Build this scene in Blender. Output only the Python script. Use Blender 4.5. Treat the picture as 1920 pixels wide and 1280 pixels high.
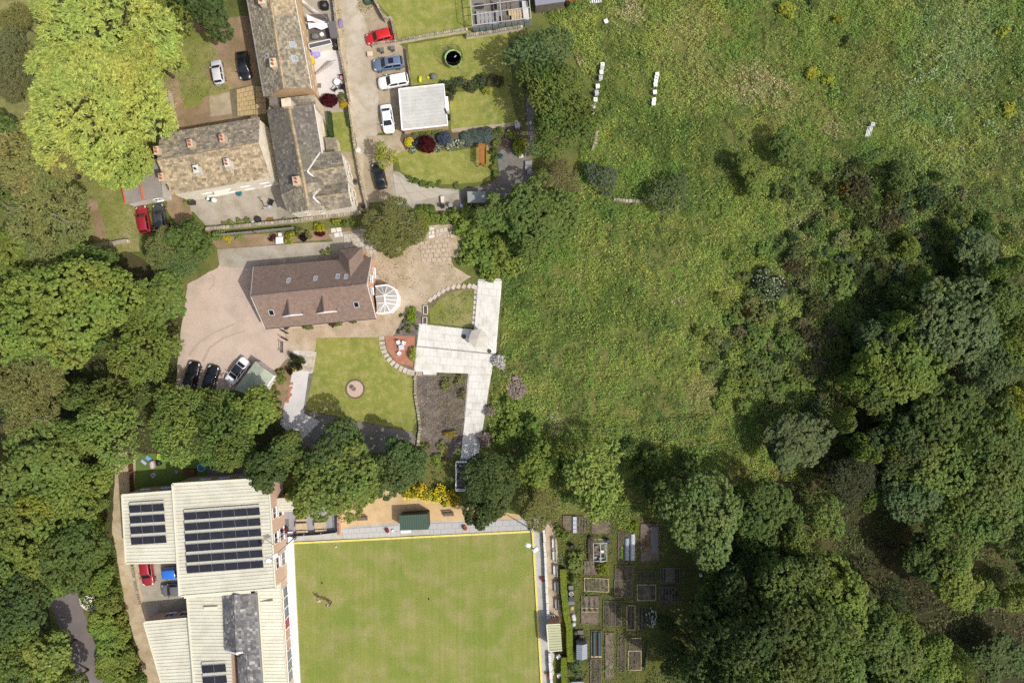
import bpy, bmesh, math, random
import numpy as np
from mathutils import Vector, Matrix
from mathutils.noise import noise as mnoise

random.seed(11)
rng = np.random.default_rng(11)
for o in list(bpy.data.objects):
    bpy.data.objects.remove(o)
SC = bpy.context.scene
COL = SC.collection

# ------------------------------------------------------------------ camera, sky, sun, exposure
CAM_H = 103.2                       # drone height above the lawns
PPM = 1920 / (CAM_H * 1.5)          # photo pixels per metre on the ground
cd = bpy.data.cameras.new('camera')
cd.lens = 24; cd.sensor_width = 36; cd.clip_start = 1; cd.clip_end = 6000
cam = bpy.data.objects.new('camera', cd)
cam.location = (0, 0, CAM_H)
COL.objects.link(cam)
SC.camera = cam

SUN_EL = math.radians(53)
SUN_DIR = Vector((0.862 * math.cos(SUN_EL), -0.507 * math.cos(SUN_EL), math.sin(SUN_EL))).normalized()
world = bpy.data.worlds.new('World')
SC.world = world
world.use_nodes = True
wn = world.node_tree
bg = wn.nodes['Background']
sky = wn.nodes.new('ShaderNodeTexSky')
sky.sky_type = 'NISHITA'
sky.sun_disc = False
sky.sun_elevation = SUN_EL
sky.sun_rotation = math.atan2(SUN_DIR.x, SUN_DIR.y)
sky.altitude = 150
sky.dust_density = 5.0
sky.ozone_density = 0.4
wn.links.new(sky.outputs[0], bg.inputs[0])
bg.inputs[1].default_value = 0.15
sd = bpy.data.lights.new('sun', 'SUN')
sd.energy = 3.6
sd.angle = math.radians(0.55)
sd.color = (1.0, 0.96, 0.90)
sun = bpy.data.objects.new('sun', sd)
sun.location = SUN_DIR * 300
sun.rotation_euler = SUN_DIR.to_track_quat('Z', 'Y').to_euler()
COL.objects.link(sun)
SC.view_settings.view_transform = 'Standard'
SC.view_settings.look = 'None'
SC.view_settings.gamma = 1
SC.view_settings.exposure = 0.0
SC.view_settings.use_curve_mapping = False
SC.render.engine = 'CYCLES'
SC.cycles.max_bounces = 5
SC.cycles.diffuse_bounces = 4
SC.cycles.transmission_bounces = 4
SC.cycles.transparent_max_bounces = 6
SC.cycles.use_denoising = False

# ------------------------------------------------------------------ helpers
def W(px, py, z=0.0):
    """a point of the photograph (1920 x 1280) that lies at height z -> metres"""
    s = (1 - z / CAM_H) / PPM
    return Vector(((px - 960) * s, (640 - py) * s, z))

def lin(c):
    c = c / 255.0
    return c / 12.92 if c <= 0.04045 else ((c + 0.055) / 1.055) ** 2.4

def A(r, g, b, k=0.72):
    """albedo of a sunlit surface that the photograph shows as r, g, b"""
    return (lin(r) * k, lin(g) * k, lin(b) * k)

MATS = {}
def _nt(name):
    m = bpy.data.materials.new(name)
    m.use_nodes = True
    nt = m.node_tree
    return m, nt, nt.nodes['Principled BSDF']

def _mix(nt, a, b, f, mode='MIX'):
    n = nt.nodes.new('ShaderNodeMix')
    n.data_type = 'RGBA'
    n.blend_type = mode
    for sock, v in ((n.inputs[6], a), (n.inputs[7], b), (n.inputs[0], f)):
        if hasattr(v, 'is_linked'):
            nt.links.new(v, sock)
        elif isinstance(v, (int, float)):
            sock.default_value = v
        else:
            sock.default_value = (*v[:3], 1)
    return n.outputs[2]

def _noise(nt, scale, detail=3, lo=0.35, hi=0.65, vec=None, rough=0.55, dist=0.0):
    n = nt.nodes.new('ShaderNodeTexNoise')
    n.inputs['Scale'].default_value = scale
    n.inputs['Detail'].default_value = detail
    n.inputs['Roughness'].default_value = rough
    n.inputs['Distortion'].default_value = dist
    if vec is not None:
        nt.links.new(vec, n.inputs['Vector'])
    m = nt.nodes.new('ShaderNodeMapRange')
    m.inputs['From Min'].default_value = lo
    m.inputs['From Max'].default_value = hi
    nt.links.new(n.outputs[0], m.inputs[0])
    return m.outputs[0]

def gmat(name, cols, scales=(0.12, 0.9, 5.0), fine=0.25, rough=0.9, bump=0.0, bscale=8.0, spec=0.2, stretch=None, island=0.0, lo=0.38, hi=0.62, metal=0.0, amt=(1.0, 0.7), streak=0.0):
    """mottled surface: cols[0] and cols[1] in big patches, cols[2] in small ones, fine grain on top"""
    if name in MATS:
        return MATS[name]
    m, nt, bs = _nt(name)
    g = nt.nodes.new('ShaderNodeNewGeometry')
    vec = g.outputs['Position']
    if stretch:
        mp = nt.nodes.new('ShaderNodeMapping')
        mp.inputs['Scale'].default_value = stretch
        nt.links.new(vec, mp.inputs[0])
        vec = mp.outputs[0]
    c = cols[0]
    if len(cols) > 1:
        f1 = _noise(nt, scales[0], 4, lo, hi, vec)
        if amt[0] != 1.0:
            mm = nt.nodes.new('ShaderNodeMath'); mm.operation = 'MULTIPLY'; nt.links.new(f1, mm.inputs[0]); mm.inputs[1].default_value = amt[0]; f1 = mm.outputs[0]
        c = _mix(nt, c, cols[1], f1)
    if len(cols) > 2:
        f2 = _noise(nt, scales[1], 5, 0.45, 0.68, vec)
        mm = nt.nodes.new('ShaderNodeMath'); mm.operation = 'MULTIPLY'; nt.links.new(f2, mm.inputs[0]); mm.inputs[1].default_value = amt[1]
        c = _mix(nt, c, cols[2], mm.outputs[0])
    if island:
        r = g.outputs['Random Per Island']
        mr = nt.nodes.new('ShaderNodeMapRange')
        mr.inputs['To Min'].default_value = 1 - island
        mr.inputs['To Max'].default_value = 1 + island
        nt.links.new(r, mr.inputs[0])
        h = nt.nodes.new('ShaderNodeHueSaturation')
        nt.links.new(mr.outputs[0], h.inputs['Value'])
        if hasattr(c, 'is_linked'):
            nt.links.new(c, h.inputs['Color'])
        else:
            h.inputs['Color'].default_value = (*c, 1)
        c = h.outputs[0]
    if fine:
        f3 = _noise(nt, scales[2] if len(scales) > 2 else 5.0, 6, 0.25, 0.75, vec, 0.7)
        mr = nt.nodes.new('ShaderNodeMapRange')
        mr.inputs['To Min'].default_value = 1 - fine
        mr.inputs['To Max'].default_value = 1 + fine
        nt.links.new(f3, mr.inputs[0])
        h = nt.nodes.new('ShaderNodeHueSaturation')
        nt.links.new(mr.outputs[0], h.inputs['Value'])
        if hasattr(c, 'is_linked'):
            nt.links.new(c, h.inputs['Color'])
        else:
            h.inputs['Color'].default_value = (*c, 1)
        c = h.outputs[0]
    if streak:
        for sc in ((2.6, .05, 1),):
            mp = nt.nodes.new('ShaderNodeMapping'); mp.inputs['Scale'].default_value = sc; mp.inputs['Rotation'].default_value = (0, 0, -.045)
            nt.links.new(g.outputs['Position'], mp.inputs[0])
            mr = nt.nodes.new('ShaderNodeMapRange'); mr.inputs['To Min'].default_value = 1 - streak; mr.inputs['To Max'].default_value = 1 + streak
            nt.links.new(_noise(nt, 1.0, 2, .3, .7, mp.outputs[0]), mr.inputs[0])
            h = nt.nodes.new('ShaderNodeHueSaturation'); nt.links.new(mr.outputs[0], h.inputs['Value']); nt.links.new(c, h.inputs['Color']); c = h.outputs[0]
    if hasattr(c, 'is_linked'):
        nt.links.new(c, bs.inputs['Base Color'])
    else:
        bs.inputs['Base Color'].default_value = (*c, 1)
    bs.inputs['Roughness'].default_value = rough
    bs.inputs['Specular IOR Level'].default_value = spec
    bs.inputs['Metallic'].default_value = metal
    if bump:
        n = nt.nodes.new('ShaderNodeTexNoise')
        n.inputs['Scale'].default_value = bscale
        n.inputs['Detail'].default_value = 5
        nt.links.new(vec, n.inputs['Vector'])
        b = nt.nodes.new('ShaderNodeBump')
        b.inputs['Strength'].default_value = 1.0
        b.inputs['Distance'].default_value = bump
        nt.links.new(n.outputs[0], b.inputs['Height'])
        nt.links.new(b.outputs[0], bs.inputs['Normal'])
    MATS[name] = m
    return m

def flat(name, col, rough=0.6, spec=0.4, metal=0.0, fine=0.08, scale=3.0, coat=0.0):
    if name in MATS:
        return MATS[name]
    m = gmat(name, [col], (1, 1, scale), fine, rough, 0, 8, spec, metal=metal)
    if coat:
        m.node_tree.nodes['Principled BSDF'].inputs['Coat Weight'].default_value = coat
        m.node_tree.nodes['Principled BSDF'].inputs['Coat Roughness'].default_value = 0.05
    return m

def slabmat(name, stops, fine=0.25, rough=0.9, scale=4.0, stain=None, stain_scale=0.5):
    """each slab (mesh island) takes one colour out of a ramp, with weathering over it"""
    if name in MATS:
        return MATS[name]
    m, nt, bs = _nt(name)
    g = nt.nodes.new('ShaderNodeNewGeometry')
    r = nt.nodes.new('ShaderNodeValToRGB')
    els = r.color_ramp.elements
    while len(els) < len(stops):
        els.new(0.5)
    for e, (p, c) in zip(els, stops):
        e.position = p
        e.color = (*c, 1)
    nt.links.new(g.outputs['Random Per Island'], r.inputs[0])
    c = r.outputs[0]
    if stain:
        c = _mix(nt, c, stain, _noise(nt, stain_scale, 4, 0.46, 0.74, g.outputs['Position']))
    f3 = _noise(nt, scale, 6, 0.25, 0.75, g.outputs['Position'], 0.7)
    mr = nt.nodes.new('ShaderNodeMapRange')
    mr.inputs['To Min'].default_value = 1 - fine
    mr.inputs['To Max'].default_value = 1 + fine
    nt.links.new(f3, mr.inputs[0])
    h = nt.nodes.new('ShaderNodeHueSaturation')
    nt.links.new(mr.outputs[0], h.inputs['Value'])
    nt.links.new(c, h.inputs['Color'])
    nt.links.new(h.outputs[0], bs.inputs['Base Color'])
    bs.inputs['Roughness'].default_value = rough
    bs.inputs['Specular IOR Level'].default_value = 0.2
    MATS[name] = m
    return m

def leafmat(name, from_attr=False, trans=0.47, var=0.32, hue=0.025):
    """leaves: colour of the object (or of the leaf), varied leaf by leaf, some light passing through"""
    if name in MATS:
        return MATS[name]
    m, nt, bs = _nt(name)
    g = nt.nodes.new('ShaderNodeNewGeometry')
    if from_attr:
        a = nt.nodes.new('ShaderNodeVertexColor')
        a.layer_name = 'col'
        c = a.outputs[0]
    else:
        oi = nt.nodes.new('ShaderNodeObjectInfo')
        c = oi.outputs['Color']
    h = nt.nodes.new('ShaderNodeHueSaturation')
    mr = nt.nodes.new('ShaderNodeMapRange')
    mr.inputs['To Min'].default_value = 1 - var
    mr.inputs['To Max'].default_value = 1 + var
    nt.links.new(g.outputs['Random Per Island'], mr.inputs[0])
    big = _noise(nt, 0.22, 3, 0.3, 0.7, g.outputs['Position'])
    mh = nt.nodes.new('ShaderNodeMapRange')
    mh.inputs['To Min'].default_value = 0.5 - hue
    mh.inputs['To Max'].default_value = 0.5 + hue
    nt.links.new(big, mh.inputs[0])
    nt.links.new(mr.outputs[0], h.inputs['Value'])
    nt.links.new(mh.outputs[0], h.inputs['Hue'])
    nt.links.new(c, h.inputs['Color'])
    nt.links.new(h.outputs[0], bs.inputs['Base Color'])
    bs.inputs['Roughness'].default_value = 0.6
    bs.inputs['Specular IOR Level'].default_value = 0.16
    t = nt.nodes.new('ShaderNodeBsdfTranslucent')
    nt.links.new(h.outputs[0], t.inputs[0])
    mx = nt.nodes.new('ShaderNodeMixShader')
    mx.inputs[0].default_value = trans
    out = nt.nodes['Material Output']
    nt.links.new(bs.outputs[0], mx.inputs[1])
    nt.links.new(t.outputs[0], mx.inputs[2])
    nt.links.new(mx.outputs[0], out.inputs[0])
    MATS[name] = m
    return m

def glassmat(name, col=(0.012, 0.014, 0.016), rough=0.06):
    if name in MATS:
        return MATS[name]
    m, nt, bs = _nt(name)
    bs.inputs['Base Color'].default_value = (*col, 1)
    bs.inputs['Roughness'].default_value = rough
    bs.inputs['Specular IOR Level'].default_value = 0.6
    MATS[name] = m
    return m

# ---- objects
def tag(o, label=None, cat=None, group=None, kind=None):
    if label: o['label'] = label
    if cat: o['category'] = cat
    if group: o['group'] = group
    if kind: o['kind'] = kind
    return o

def thing(name, label, cat, loc, group=None, rotz=0.0):
    o = bpy.data.objects.new(name, None)
    o.empty_display_size = 0.3
    o.location = loc
    o.rotation_euler = (0, 0, rotz)
    COL.objects.link(o)
    return tag(o, label, cat, group)

def link(name, me, parent=None, loc=None):
    o = bpy.data.objects.new(name, me)
    COL.objects.link(o)
    if parent is not None:
        o.parent = parent
    if loc is not None:
        o.location = loc
    return o

def copy_tree(o, parent=None):
    c = o.copy()
    COL.objects.link(c)
    if parent is not None:
        c.parent = parent
    for ch in o.children:
        copy_tree(ch, c)
    return c

def org(o):
    """where an unrotated chain of parents sits"""
    v = Vector((0, 0, 0))
    while o is not None:
        v += o.location
        o = o.parent
    return v

class MB:
    """collects shapes and links them as one mesh object"""
    def __init__(s):
        s.v = []; s.f = []; s.m = []; s.sm = []; s.mats = []; s.cur = 0; s.smooth = False
    def mat(s, m):
        if m not in s.mats:
            s.mats.append(m)
        s.cur = s.mats.index(m)
        return s
    def face(s, pts):
        i = len(s.v)
        s.v += [tuple(p) for p in pts]
        s.f.append(list(range(i, i + len(pts)))); s.m.append(s.cur); s.sm.append(s.smooth)
    def add(s, vs, fs):
        i = len(s.v)
        s.v += [tuple(p) for p in vs]
        for f in fs:
            s.f.append([i + k for k in f]); s.m.append(s.cur); s.sm.append(s.smooth)
    def box(s, c, size, rz=0.0, bottom=True, taper=1.0, basis=None):
        hx, hy, hz = size[0] / 2, size[1] / 2, size[2] / 2
        p = []
        for z, t in ((-hz, 1.0), (hz, taper)):
            for x, y in ((-hx, -hy), (hx, -hy), (hx, hy), (-hx, hy)):
                p.append(Vector((x * t, y * t, z)))
        R = basis if basis is not None else Matrix.Rotation(rz, 3, 'Z')
        c = Vector(c)
        p = [R @ q + c for q in p]
        fs = [(4, 5, 6, 7), (0, 1, 5, 4), (1, 2, 6, 5), (2, 3, 7, 6), (3, 0, 4, 7)]
        if bottom:
            fs.append((3, 2, 1, 0))
        s.add(p, fs)
    def bar(s, a, b, w, h=None, up=Vector((0, 0, 1))):
        """box from a to b, w wide and h deep"""
        a = Vector(a); b = Vector(b); h = h or w
        d = b - a
        L = d.length
        if L < 1e-6: return
        d.normalize()
        if abs(d.dot(up)) > 0.98:
            up = Vector((0, 1, 0))
        y = up.cross(d).normalized(); z = d.cross(y)
        R = Matrix((d, y, z)).transposed()
        s.box((a + b) / 2, (L, w, h), basis=R)
    def tube(s, pts, r, n=6, caps=True):
        pts = [Vector(p) for p in pts]
        rs = r if isinstance(r, (list, tuple)) else [r] * len(pts)
        vs = []; fs = []
        for k, p in enumerate(pts):
            d = (pts[min(k + 1, len(pts) - 1)] - pts[max(k - 1, 0)]).normalized()
            u = Vector((0, 0, 1)) if abs(d.z) < 0.9 else Vector((1, 0, 0))
            x = u.cross(d).normalized(); y = d.cross(x)
            for j in range(n):
                t = 2 * math.pi * j / n
                vs.append(p + (x * math.cos(t) + y * math.sin(t)) * rs[k])
        for k in range(len(pts) - 1):
            for j in range(n):
                a = k * n + j; b = k * n + (j + 1) % n
                fs.append((a, b, b + n, a + n))
        if caps:
            fs.append(tuple(range(n))[::-1])
            fs.append(tuple(range((len(pts) - 1) * n, len(pts) * n)))
        s.add(vs, fs)
    def lathe(s, c, prof, n=16, sx=1.0, sy=1.0):
        c = Vector(c); vs = []; fs = []
        for r, z in prof:
            for j in range(n):
                t = 2 * math.pi * j / n
                vs.append(c + Vector((r * sx * math.cos(t), r * sy * math.sin(t), z)))
        for k in range(len(prof) - 1):
            for j in range(n):
                a = k * n + j; b = k * n + (j + 1) % n
                fs.append((a, b, b + n, a + n))
        if prof[-1][0] > 1e-4:
            fs.append(tuple(range((len(prof) - 1) * n, len(prof) * n)))
        if prof[0][0] > 1e-4:
            fs.append(tuple(range(n))[::-1])
        s.add(vs, fs)
    def prism(s, poly, z0, z1, bottom=False):
        n = len(poly)
        area = sum(poly[i][0] * poly[(i + 1) % n][1] - poly[(i + 1) % n][0] * poly[i][1] for i in range(n))
        if area < 0:
            poly = poly[::-1]
        vs = [(p[0], p[1], z0) for p in poly] + [(p[0], p[1], z1) for p in poly]
        fs = [tuple(range(n, 2 * n))] + [(i, (i + 1) % n, n + (i + 1) % n, n + i) for i in range(n)]
        if bottom:
            fs.append(tuple(range(n))[::-1])
        s.add(vs, fs)
    def build(s, name, mat=None, parent=None, loc=None, local=False):
        if mat is not None and not s.mats:
            s.mats = [mat]
        me = bpy.data.meshes.new(name)
        off = Vector((0, 0, 0))
        if parent is not None and not local:
            off = org(parent)
        if loc is not None:
            off = off + Vector(loc) if parent is not None else Vector(loc)
        me.from_pydata([(x - off.x, y - off.y, z - off.z) for x, y, z in s.v], [], s.f)
        for m in s.mats:
            me.materials.append(m)
        if len(s.mats) > 1:
            me.polygons.foreach_set('material_index', s.m)
        me.polygons.foreach_set('use_smooth', s.sm)
        me.update()
        return link(name, me, parent, loc)

def solo(mb, name, label, cat, mat=None, group=None):
    """a thing that is one mesh, its origin at its base"""
    xs = [p[0] for p in mb.v]; ys = [p[1] for p in mb.v]; zs = [p[2] for p in mb.v]
    o = mb.build(name, mat, None, ((min(xs) + max(xs)) / 2, (min(ys) + max(ys)) / 2, min(zs)))
    return tag(o, label, cat, group)

def outline(pts, z=0.0, jit=0.0, step=0.8, closed=True, seed=0.0):
    """photo outline -> ground outline, its edges broken up and roughened"""
    g = [W(x, y, z) for x, y in pts]
    out = []
    n = len(g)
    for i in range(n if closed else n - 1):
        a, b = g[i], g[(i + 1) % n]
        k = max(1, int((b - a).length / step)) if jit else 1
        for j in range(k):
            p = a.lerp(b, j / k)
            if jit:
                p = p + Vector((mnoise(Vector((p.x * 0.9, p.y * 0.9, 3 + seed))), mnoise(Vector((p.x * 0.9, p.y * 0.9, 9 + seed))), 0)) * jit
            out.append(Vector((p.x, p.y, z)))
    if not closed:
        out.append(g[-1])
    return out

LAYERS = []
def sheet(name, pts, mat, jit=0.12, step=0.7, z=None, kind='structure', parent=None):
    """one flat piece of the ground, a few mm above the one below"""
    if z is None:
        xs = [p[0] for p in pts]; ys = [p[1] for p in pts]
        bb = (min(xs) - 2, min(ys) - 2, max(xs) + 2, max(ys) + 2)
        lv = 1 + max([l for (a, b, c, d), l in LAYERS if a < bb[2] and bb[0] < c and b < bb[3] and bb[1] < d], default=0)
        LAYERS.append((bb, lv))
        z = 0.004 * lv
    o = outline(pts, 0, jit, step)
    n = len(o)
    if sum(o[i].x * o[(i + 1) % n].y - o[(i + 1) % n].x * o[i].y for i in range(n)) < 0:
        o = o[::-1]
    me = bpy.data.meshes.new(name)
    me.from_pydata([(p.x, p.y, z) for p in o], [], [list(range(n))])
    me.materials.append(mat)
    ob = link(name, me, parent)
    if parent is None:
        tag(ob, kind=kind)
    return ob

def inside(px, py, poly):
    poly = np.asarray(poly, float)
    x0, y0 = poly[:, 0], poly[:, 1]
    x1, y1 = np.roll(x0, -1), np.roll(y0, -1)
    r = np.zeros(len(px), bool)
    for a, b, c, d in zip(x0, y0, x1, y1):
        t = (b > py) != (d > py)
        r ^= t & (px < (c - a) * (py - b) / (d - b + 1e-12) + a)
    return r

_lat = np.random.default_rng(5).random((256, 256))
def vnoise(x, y, scale, seed=0):
    """smooth value noise, 0..1, features about scale long"""
    x = np.asarray(x) / scale + seed * 17.3; y = np.asarray(y) / scale + seed * 7.7
    i = np.floor(x).astype(int); j = np.floor(y).astype(int)
    u = x - i; v = y - j
    u = u * u * (3 - 2 * u); v = v * v * (3 - 2 * v)
    a = _lat[i % 256, j % 256]; b = _lat[(i + 1) % 256, j % 256]
    c = _lat[i % 256, (j + 1) % 256]; d = _lat[(i + 1) % 256, (j + 1) % 256]
    return (a * (1 - u) + b * u) * (1 - v) + (c * (1 - u) + d * u) * v

def unit(v):
    return v / (np.linalg.norm(v, axis=1, keepdims=True) + 1e-9)

def leaf_mesh(name, P, N, D, L, Wd, mat, cols=None, fold=0.18):
    """one folded rhombus per leaf: centre P, normal N, long axis D"""
    n = len(P)
    N = unit(N)
    D = unit(D - N * np.sum(D * N, axis=1, keepdims=True))
    S = np.cross(N, D)
    L = np.asarray(L).reshape(-1, 1) * np.ones((n, 1)); Wd = np.asarray(Wd).reshape(-1, 1) * np.ones((n, 1))
    v = np.empty((n, 4, 3))
    v[:, 0] = P - D * L / 2
    v[:, 1] = P + S * Wd / 2 + N * Wd * fold
    v[:, 2] = P + D * L / 2 - N * L * 0.08
    v[:, 3] = P - S * Wd / 2 + N * Wd * fold
    me = bpy.data.meshes.new(name)
    me.vertices.add(4 * n)
    me.vertices.foreach_set('co', v.astype(np.float32).ravel())
    me.loops.add(4 * n)
    me.loops.foreach_set('vertex_index', np.arange(4 * n, dtype=np.int32))
    me.polygons.add(n)
    me.polygons.foreach_set('loop_start', np.arange(0, 4 * n, 4, dtype=np.int32))
    me.polygons.foreach_set('loop_total', np.full(n, 4, dtype=np.int32))
    me.update(calc_edges=True)
    if cols is not None:
        at = me.color_attributes.new('col', 'FLOAT_COLOR', 'POINT')
        c4 = np.ones((n, 4, 4), np.float32)
        c4[:, :, :3] = cols[:, None, :]
        at.data.foreach_set('color', c4.ravel())
    me.materials.append(mat)
    return me
# ------------------------------------------------------------------ the ground
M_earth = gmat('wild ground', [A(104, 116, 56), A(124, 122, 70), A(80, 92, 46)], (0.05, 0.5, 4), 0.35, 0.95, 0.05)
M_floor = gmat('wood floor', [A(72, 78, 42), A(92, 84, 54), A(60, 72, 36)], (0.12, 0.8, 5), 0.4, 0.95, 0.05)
M_lawn = gmat('lawn grass', [A(152, 154, 78), A(132, 142, 66), A(178, 170, 108)], (0.2, 0.9, 7), 0.36, 0.95, 0.03, 14, 0.1)
M_lawn2 = gmat('rough lawn', [A(134, 140, 70), A(164, 156, 106), A(114, 126, 62)], (0.22, 0.9, 9), 0.3, 0.95, 0.04, 12, 0.1)
M_green = gmat('bowling green turf', [A(146, 150, 80), A(131, 145, 68), A(166, 157, 106)], (0.13, 0.35, 5), 0.34, 0.95, 0.01, 18, 0.08, amt=(1.0, 0.75), streak=.07)
M_artlawn = gmat('artificial turf', [A(110, 134, 66), A(100, 124, 58)], (0.4, 1, 9), 0.15, 0.9)
M_lane = gmat('lane gravel', [A(206, 196, 178), A(190, 178, 156), A(170, 156, 126)], (0.2, 0.7, 7), 0.16, 0.95, 0.02, 10)
M_park = gmat('worn concrete', [A(190, 174, 148), A(176, 162, 136), A(152, 140, 108)], (0.25, 0.8, 6), 0.16, 0.9, 0.01)
M_drive = gmat('pink tarmac', [A(213, 193, 175), A(203, 184, 168), A(188, 172, 155)], (0.1, 0.35, 7), 0.2, 0.92, 0.02, 12, amt=(1, .9))
M_concrete = gmat('grey concrete', [A(188, 180, 164), A(172, 164, 148), A(150, 140, 118)], (0.25, 0.6, 5), 0.14, 0.9, 0.01)
M_dirt = gmat('brown dirt', [A(172, 148, 120), A(150, 126, 100), A(126, 122, 72)], (0.25, 0.7, 5), 0.22, 0.95, 0.04)
M_patio = gmat('brown patio', [A(204, 186, 162), A(184, 166, 140), A(160, 148, 112)], (0.25, 0.7, 5), 0.26, 0.92, 0.02)
M_mortar = gmat('joint earth', [A(116, 108, 84), A(136, 124, 96)], (0.8, 2, 6), 0.25, 0.95)
M_pathc = gmat('path concrete', [A(206, 204, 196), A(188, 188, 180), A(172, 168, 156)], (0.3, 0.9, 6), 0.1, 0.9)
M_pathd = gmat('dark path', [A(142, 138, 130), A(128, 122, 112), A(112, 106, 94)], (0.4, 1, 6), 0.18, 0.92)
M_tan = gmat('tan gravel', [A(222, 192, 144), A(212, 182, 136), A(200, 170, 126)], (0.2, 0.8, 9), 0.1, 0.95, 0.01, 16)
M_brickp = gmat('red brick paving', [A(186, 130, 104), A(176, 120, 96), A(194, 146, 122)], (0.5, 1.6, 9), 0.14, 0.92)
M_slate = gmat('slate chippings', [A(128, 119, 110), A(104, 98, 92), A(146, 130, 110)], (0.4, 1.2, 7), 0.4, 0.95, 0.05, 9)
M_tarmac = gmat('road tarmac', [A(132, 124, 122), A(118, 112, 110), A(142, 130, 124)], (0.2, 0.8, 8), 0.1, 0.9)
M_track = gmat('earth track', [A(208, 192, 162), A(190, 172, 140), A(170, 148, 112)], (0.3, 0.9, 6), 0.16, 0.95, 0.02)
M_deck = flat('dark decking', A(104, 98, 94), 0.8, 0.2, fine=0.15)
M_whitepatio = gmat('white porcelain patio', [A(226, 222, 218), A(214, 210, 206)], (0.5, 1, 5), 0.05, 0.7)
M_allot = gmat('allotment grass', [A(98, 104, 46), A(112, 112, 58), A(80, 86, 42)], (0.2, 0.8, 8), 0.32, 0.95, 0.04, 10)
M_soil = gmat('dug soil', [A(132, 118, 102), A(116, 104, 90), A(146, 132, 114)], (0.6, 1.6, 7), 0.24, 0.95, 0.04, 8)
M_darksoil = gmat('dark soil', [A(104, 94, 80), A(90, 84, 68), A(116, 104, 88)], (0.6, 1.6, 7), 0.28, 0.95, 0.05, 8)

g = MB(); g.face([(-1500, -1500, -0.02), (1500, -1500, -0.02), (1500, 1500, -0.02), (-1500, 1500, -0.02)])
tag(g.build('ground', M_earth), kind='structure')

sheet('meadow', [(1000, -60), (2000, -60), (2000, 900), (1350, 930), (1050, 970), (930, 870), (915, 760), (945, 560), (930, 510), (860, 490), (875, 420), (1060, 350), (1090, 250), (1110, 180), (1050, 90)], M_earth, 0.5, 1.5)
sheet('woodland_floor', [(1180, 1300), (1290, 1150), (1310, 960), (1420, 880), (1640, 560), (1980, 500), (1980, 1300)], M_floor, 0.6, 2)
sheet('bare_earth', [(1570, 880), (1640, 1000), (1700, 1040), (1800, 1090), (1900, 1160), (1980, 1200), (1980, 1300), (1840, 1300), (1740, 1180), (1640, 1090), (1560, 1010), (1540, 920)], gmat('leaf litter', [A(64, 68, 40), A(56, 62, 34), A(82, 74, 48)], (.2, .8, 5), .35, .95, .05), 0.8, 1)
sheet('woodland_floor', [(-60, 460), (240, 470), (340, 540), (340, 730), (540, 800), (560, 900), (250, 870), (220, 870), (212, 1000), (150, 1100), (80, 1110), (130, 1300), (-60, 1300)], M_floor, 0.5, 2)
sheet('grass_field', [(-60, -60), (60, -60), (320, 40), (330, 230), (320, 320), (262, 400), (262, 470), (170, 478), (100, 420), (-60, 380)], M_lawn2, 0.3)
sheet('earth_patch', [(155, 370), (182, 378), (196, 420), (198, 448), (184, 452), (176, 420)], M_dirt, 0.3)
sheet('yard_ground', [(318, 40), (470, 30), (500, 215), (480, 240), (330, 245), (322, 180)], M_dirt, 0.3)
sheet('grass_patch', [(322, 60), (400, 62), (404, 105), (388, 128), (394, 150), (424, 155), (425, 170), (388, 182), (350, 205), (338, 180), (330, 130)], M_lawn2, 0.9, 0.5)
sheet('concrete_pad', [(392, 180), (430, 174), (435, 213), (395, 219)], M_park, 0.25)
sheet('joint_bed', [(430, 168), (478, 158), (500, 162), (500, 218), (436, 220)], M_mortar, 0.06)
sheet('terrace_yard', [(560, -20), (632, -20), (658, 190), (668, 290), (640, 300), (596, 200), (572, 60)], M_concrete, 0.05)
sheet('decking', [(574, 28), (614, 26), (628, 72), (580, 78)], M_deck, 0.03)
sheet('white_patio', [(584, 90), (640, 88), (652, 174), (598, 182)], M_whitepatio, 0.03)
sheet('small_lawn', [(620, 212), (657, 208), (668, 284), (640, 288), (634, 262), (622, 258)], M_lawn, 0.1)
# the lane and the parking places off it
sheet('lane', [(628, -30), (700, -30), (706, 40), (700, 100), (712, 160), (708, 250), (694, 282), (702, 330), (690, 392), (676, 385), (668, 270), (652, 180), (640, 70)], M_lane, 0.3)
sheet('earth_verge', [(628, -30), (636, -30), (645, 60), (653, 118), (651, 180), (646, 182), (638, 100)], M_patio, 0.35)
sheet('earth_verge', [(664, -30), (706, -30), (704, 10), (690, 22), (680, 30), (672, 14)], M_patio, 0.7)
sheet('parking_area', [(682, 28), (706, 12), (734, 40), (746, 82), (762, 92), (772, 166), (752, 172), (755, 246), (706, 250), (710, 180), (700, 110), (692, 70)], M_park, 0.18)
sheet('parking_area', [(686, 255), (744, 254), (736, 300), (738, 376), (692, 380), (680, 330)], M_park, 0.2)
sheet('garden_path', [(736, 240), (770, 244), (766, 284), (744, 292), (736, 300)], M_park, .15)
sheet('front_path', [(622, 286), (670, 284), (692, 396), (650, 398)], M_park, .06)
sheet('driveway', [(731, 320), (748, 322), (770, 340), (812, 352), (864, 356), (880, 400), (740, 388)], M_concrete, 0.1)
sheet('garden_lawn', [(728, -30), (884, -30), (896, 60), (840, 68), (748, 82), (738, 40), (704, 0)], M_lawn, 0.15)
sheet('garden_lawn', [(764, 84), (850, 70), (950, 58), (962, 160), (840, 158), (772, 166)], M_lawn, 0.12)
sheet('garden_lawn', [(842, 176), (952, 160), (972, 232), (846, 246)], M_lawn, 0.12)
sheet('flower_bed', [(754, 246), (846, 246), (976, 232), (982, 262), (932, 290), (900, 274), (760, 282), (750, 262)], M_darksoil, 0.2)
sheet('garden_lawn', [(742, 288), (764, 280), (850, 284), (914, 272), (924, 300), (920, 340), (836, 346), (790, 340), (752, 322)], M_lawn, 0.16)
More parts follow.
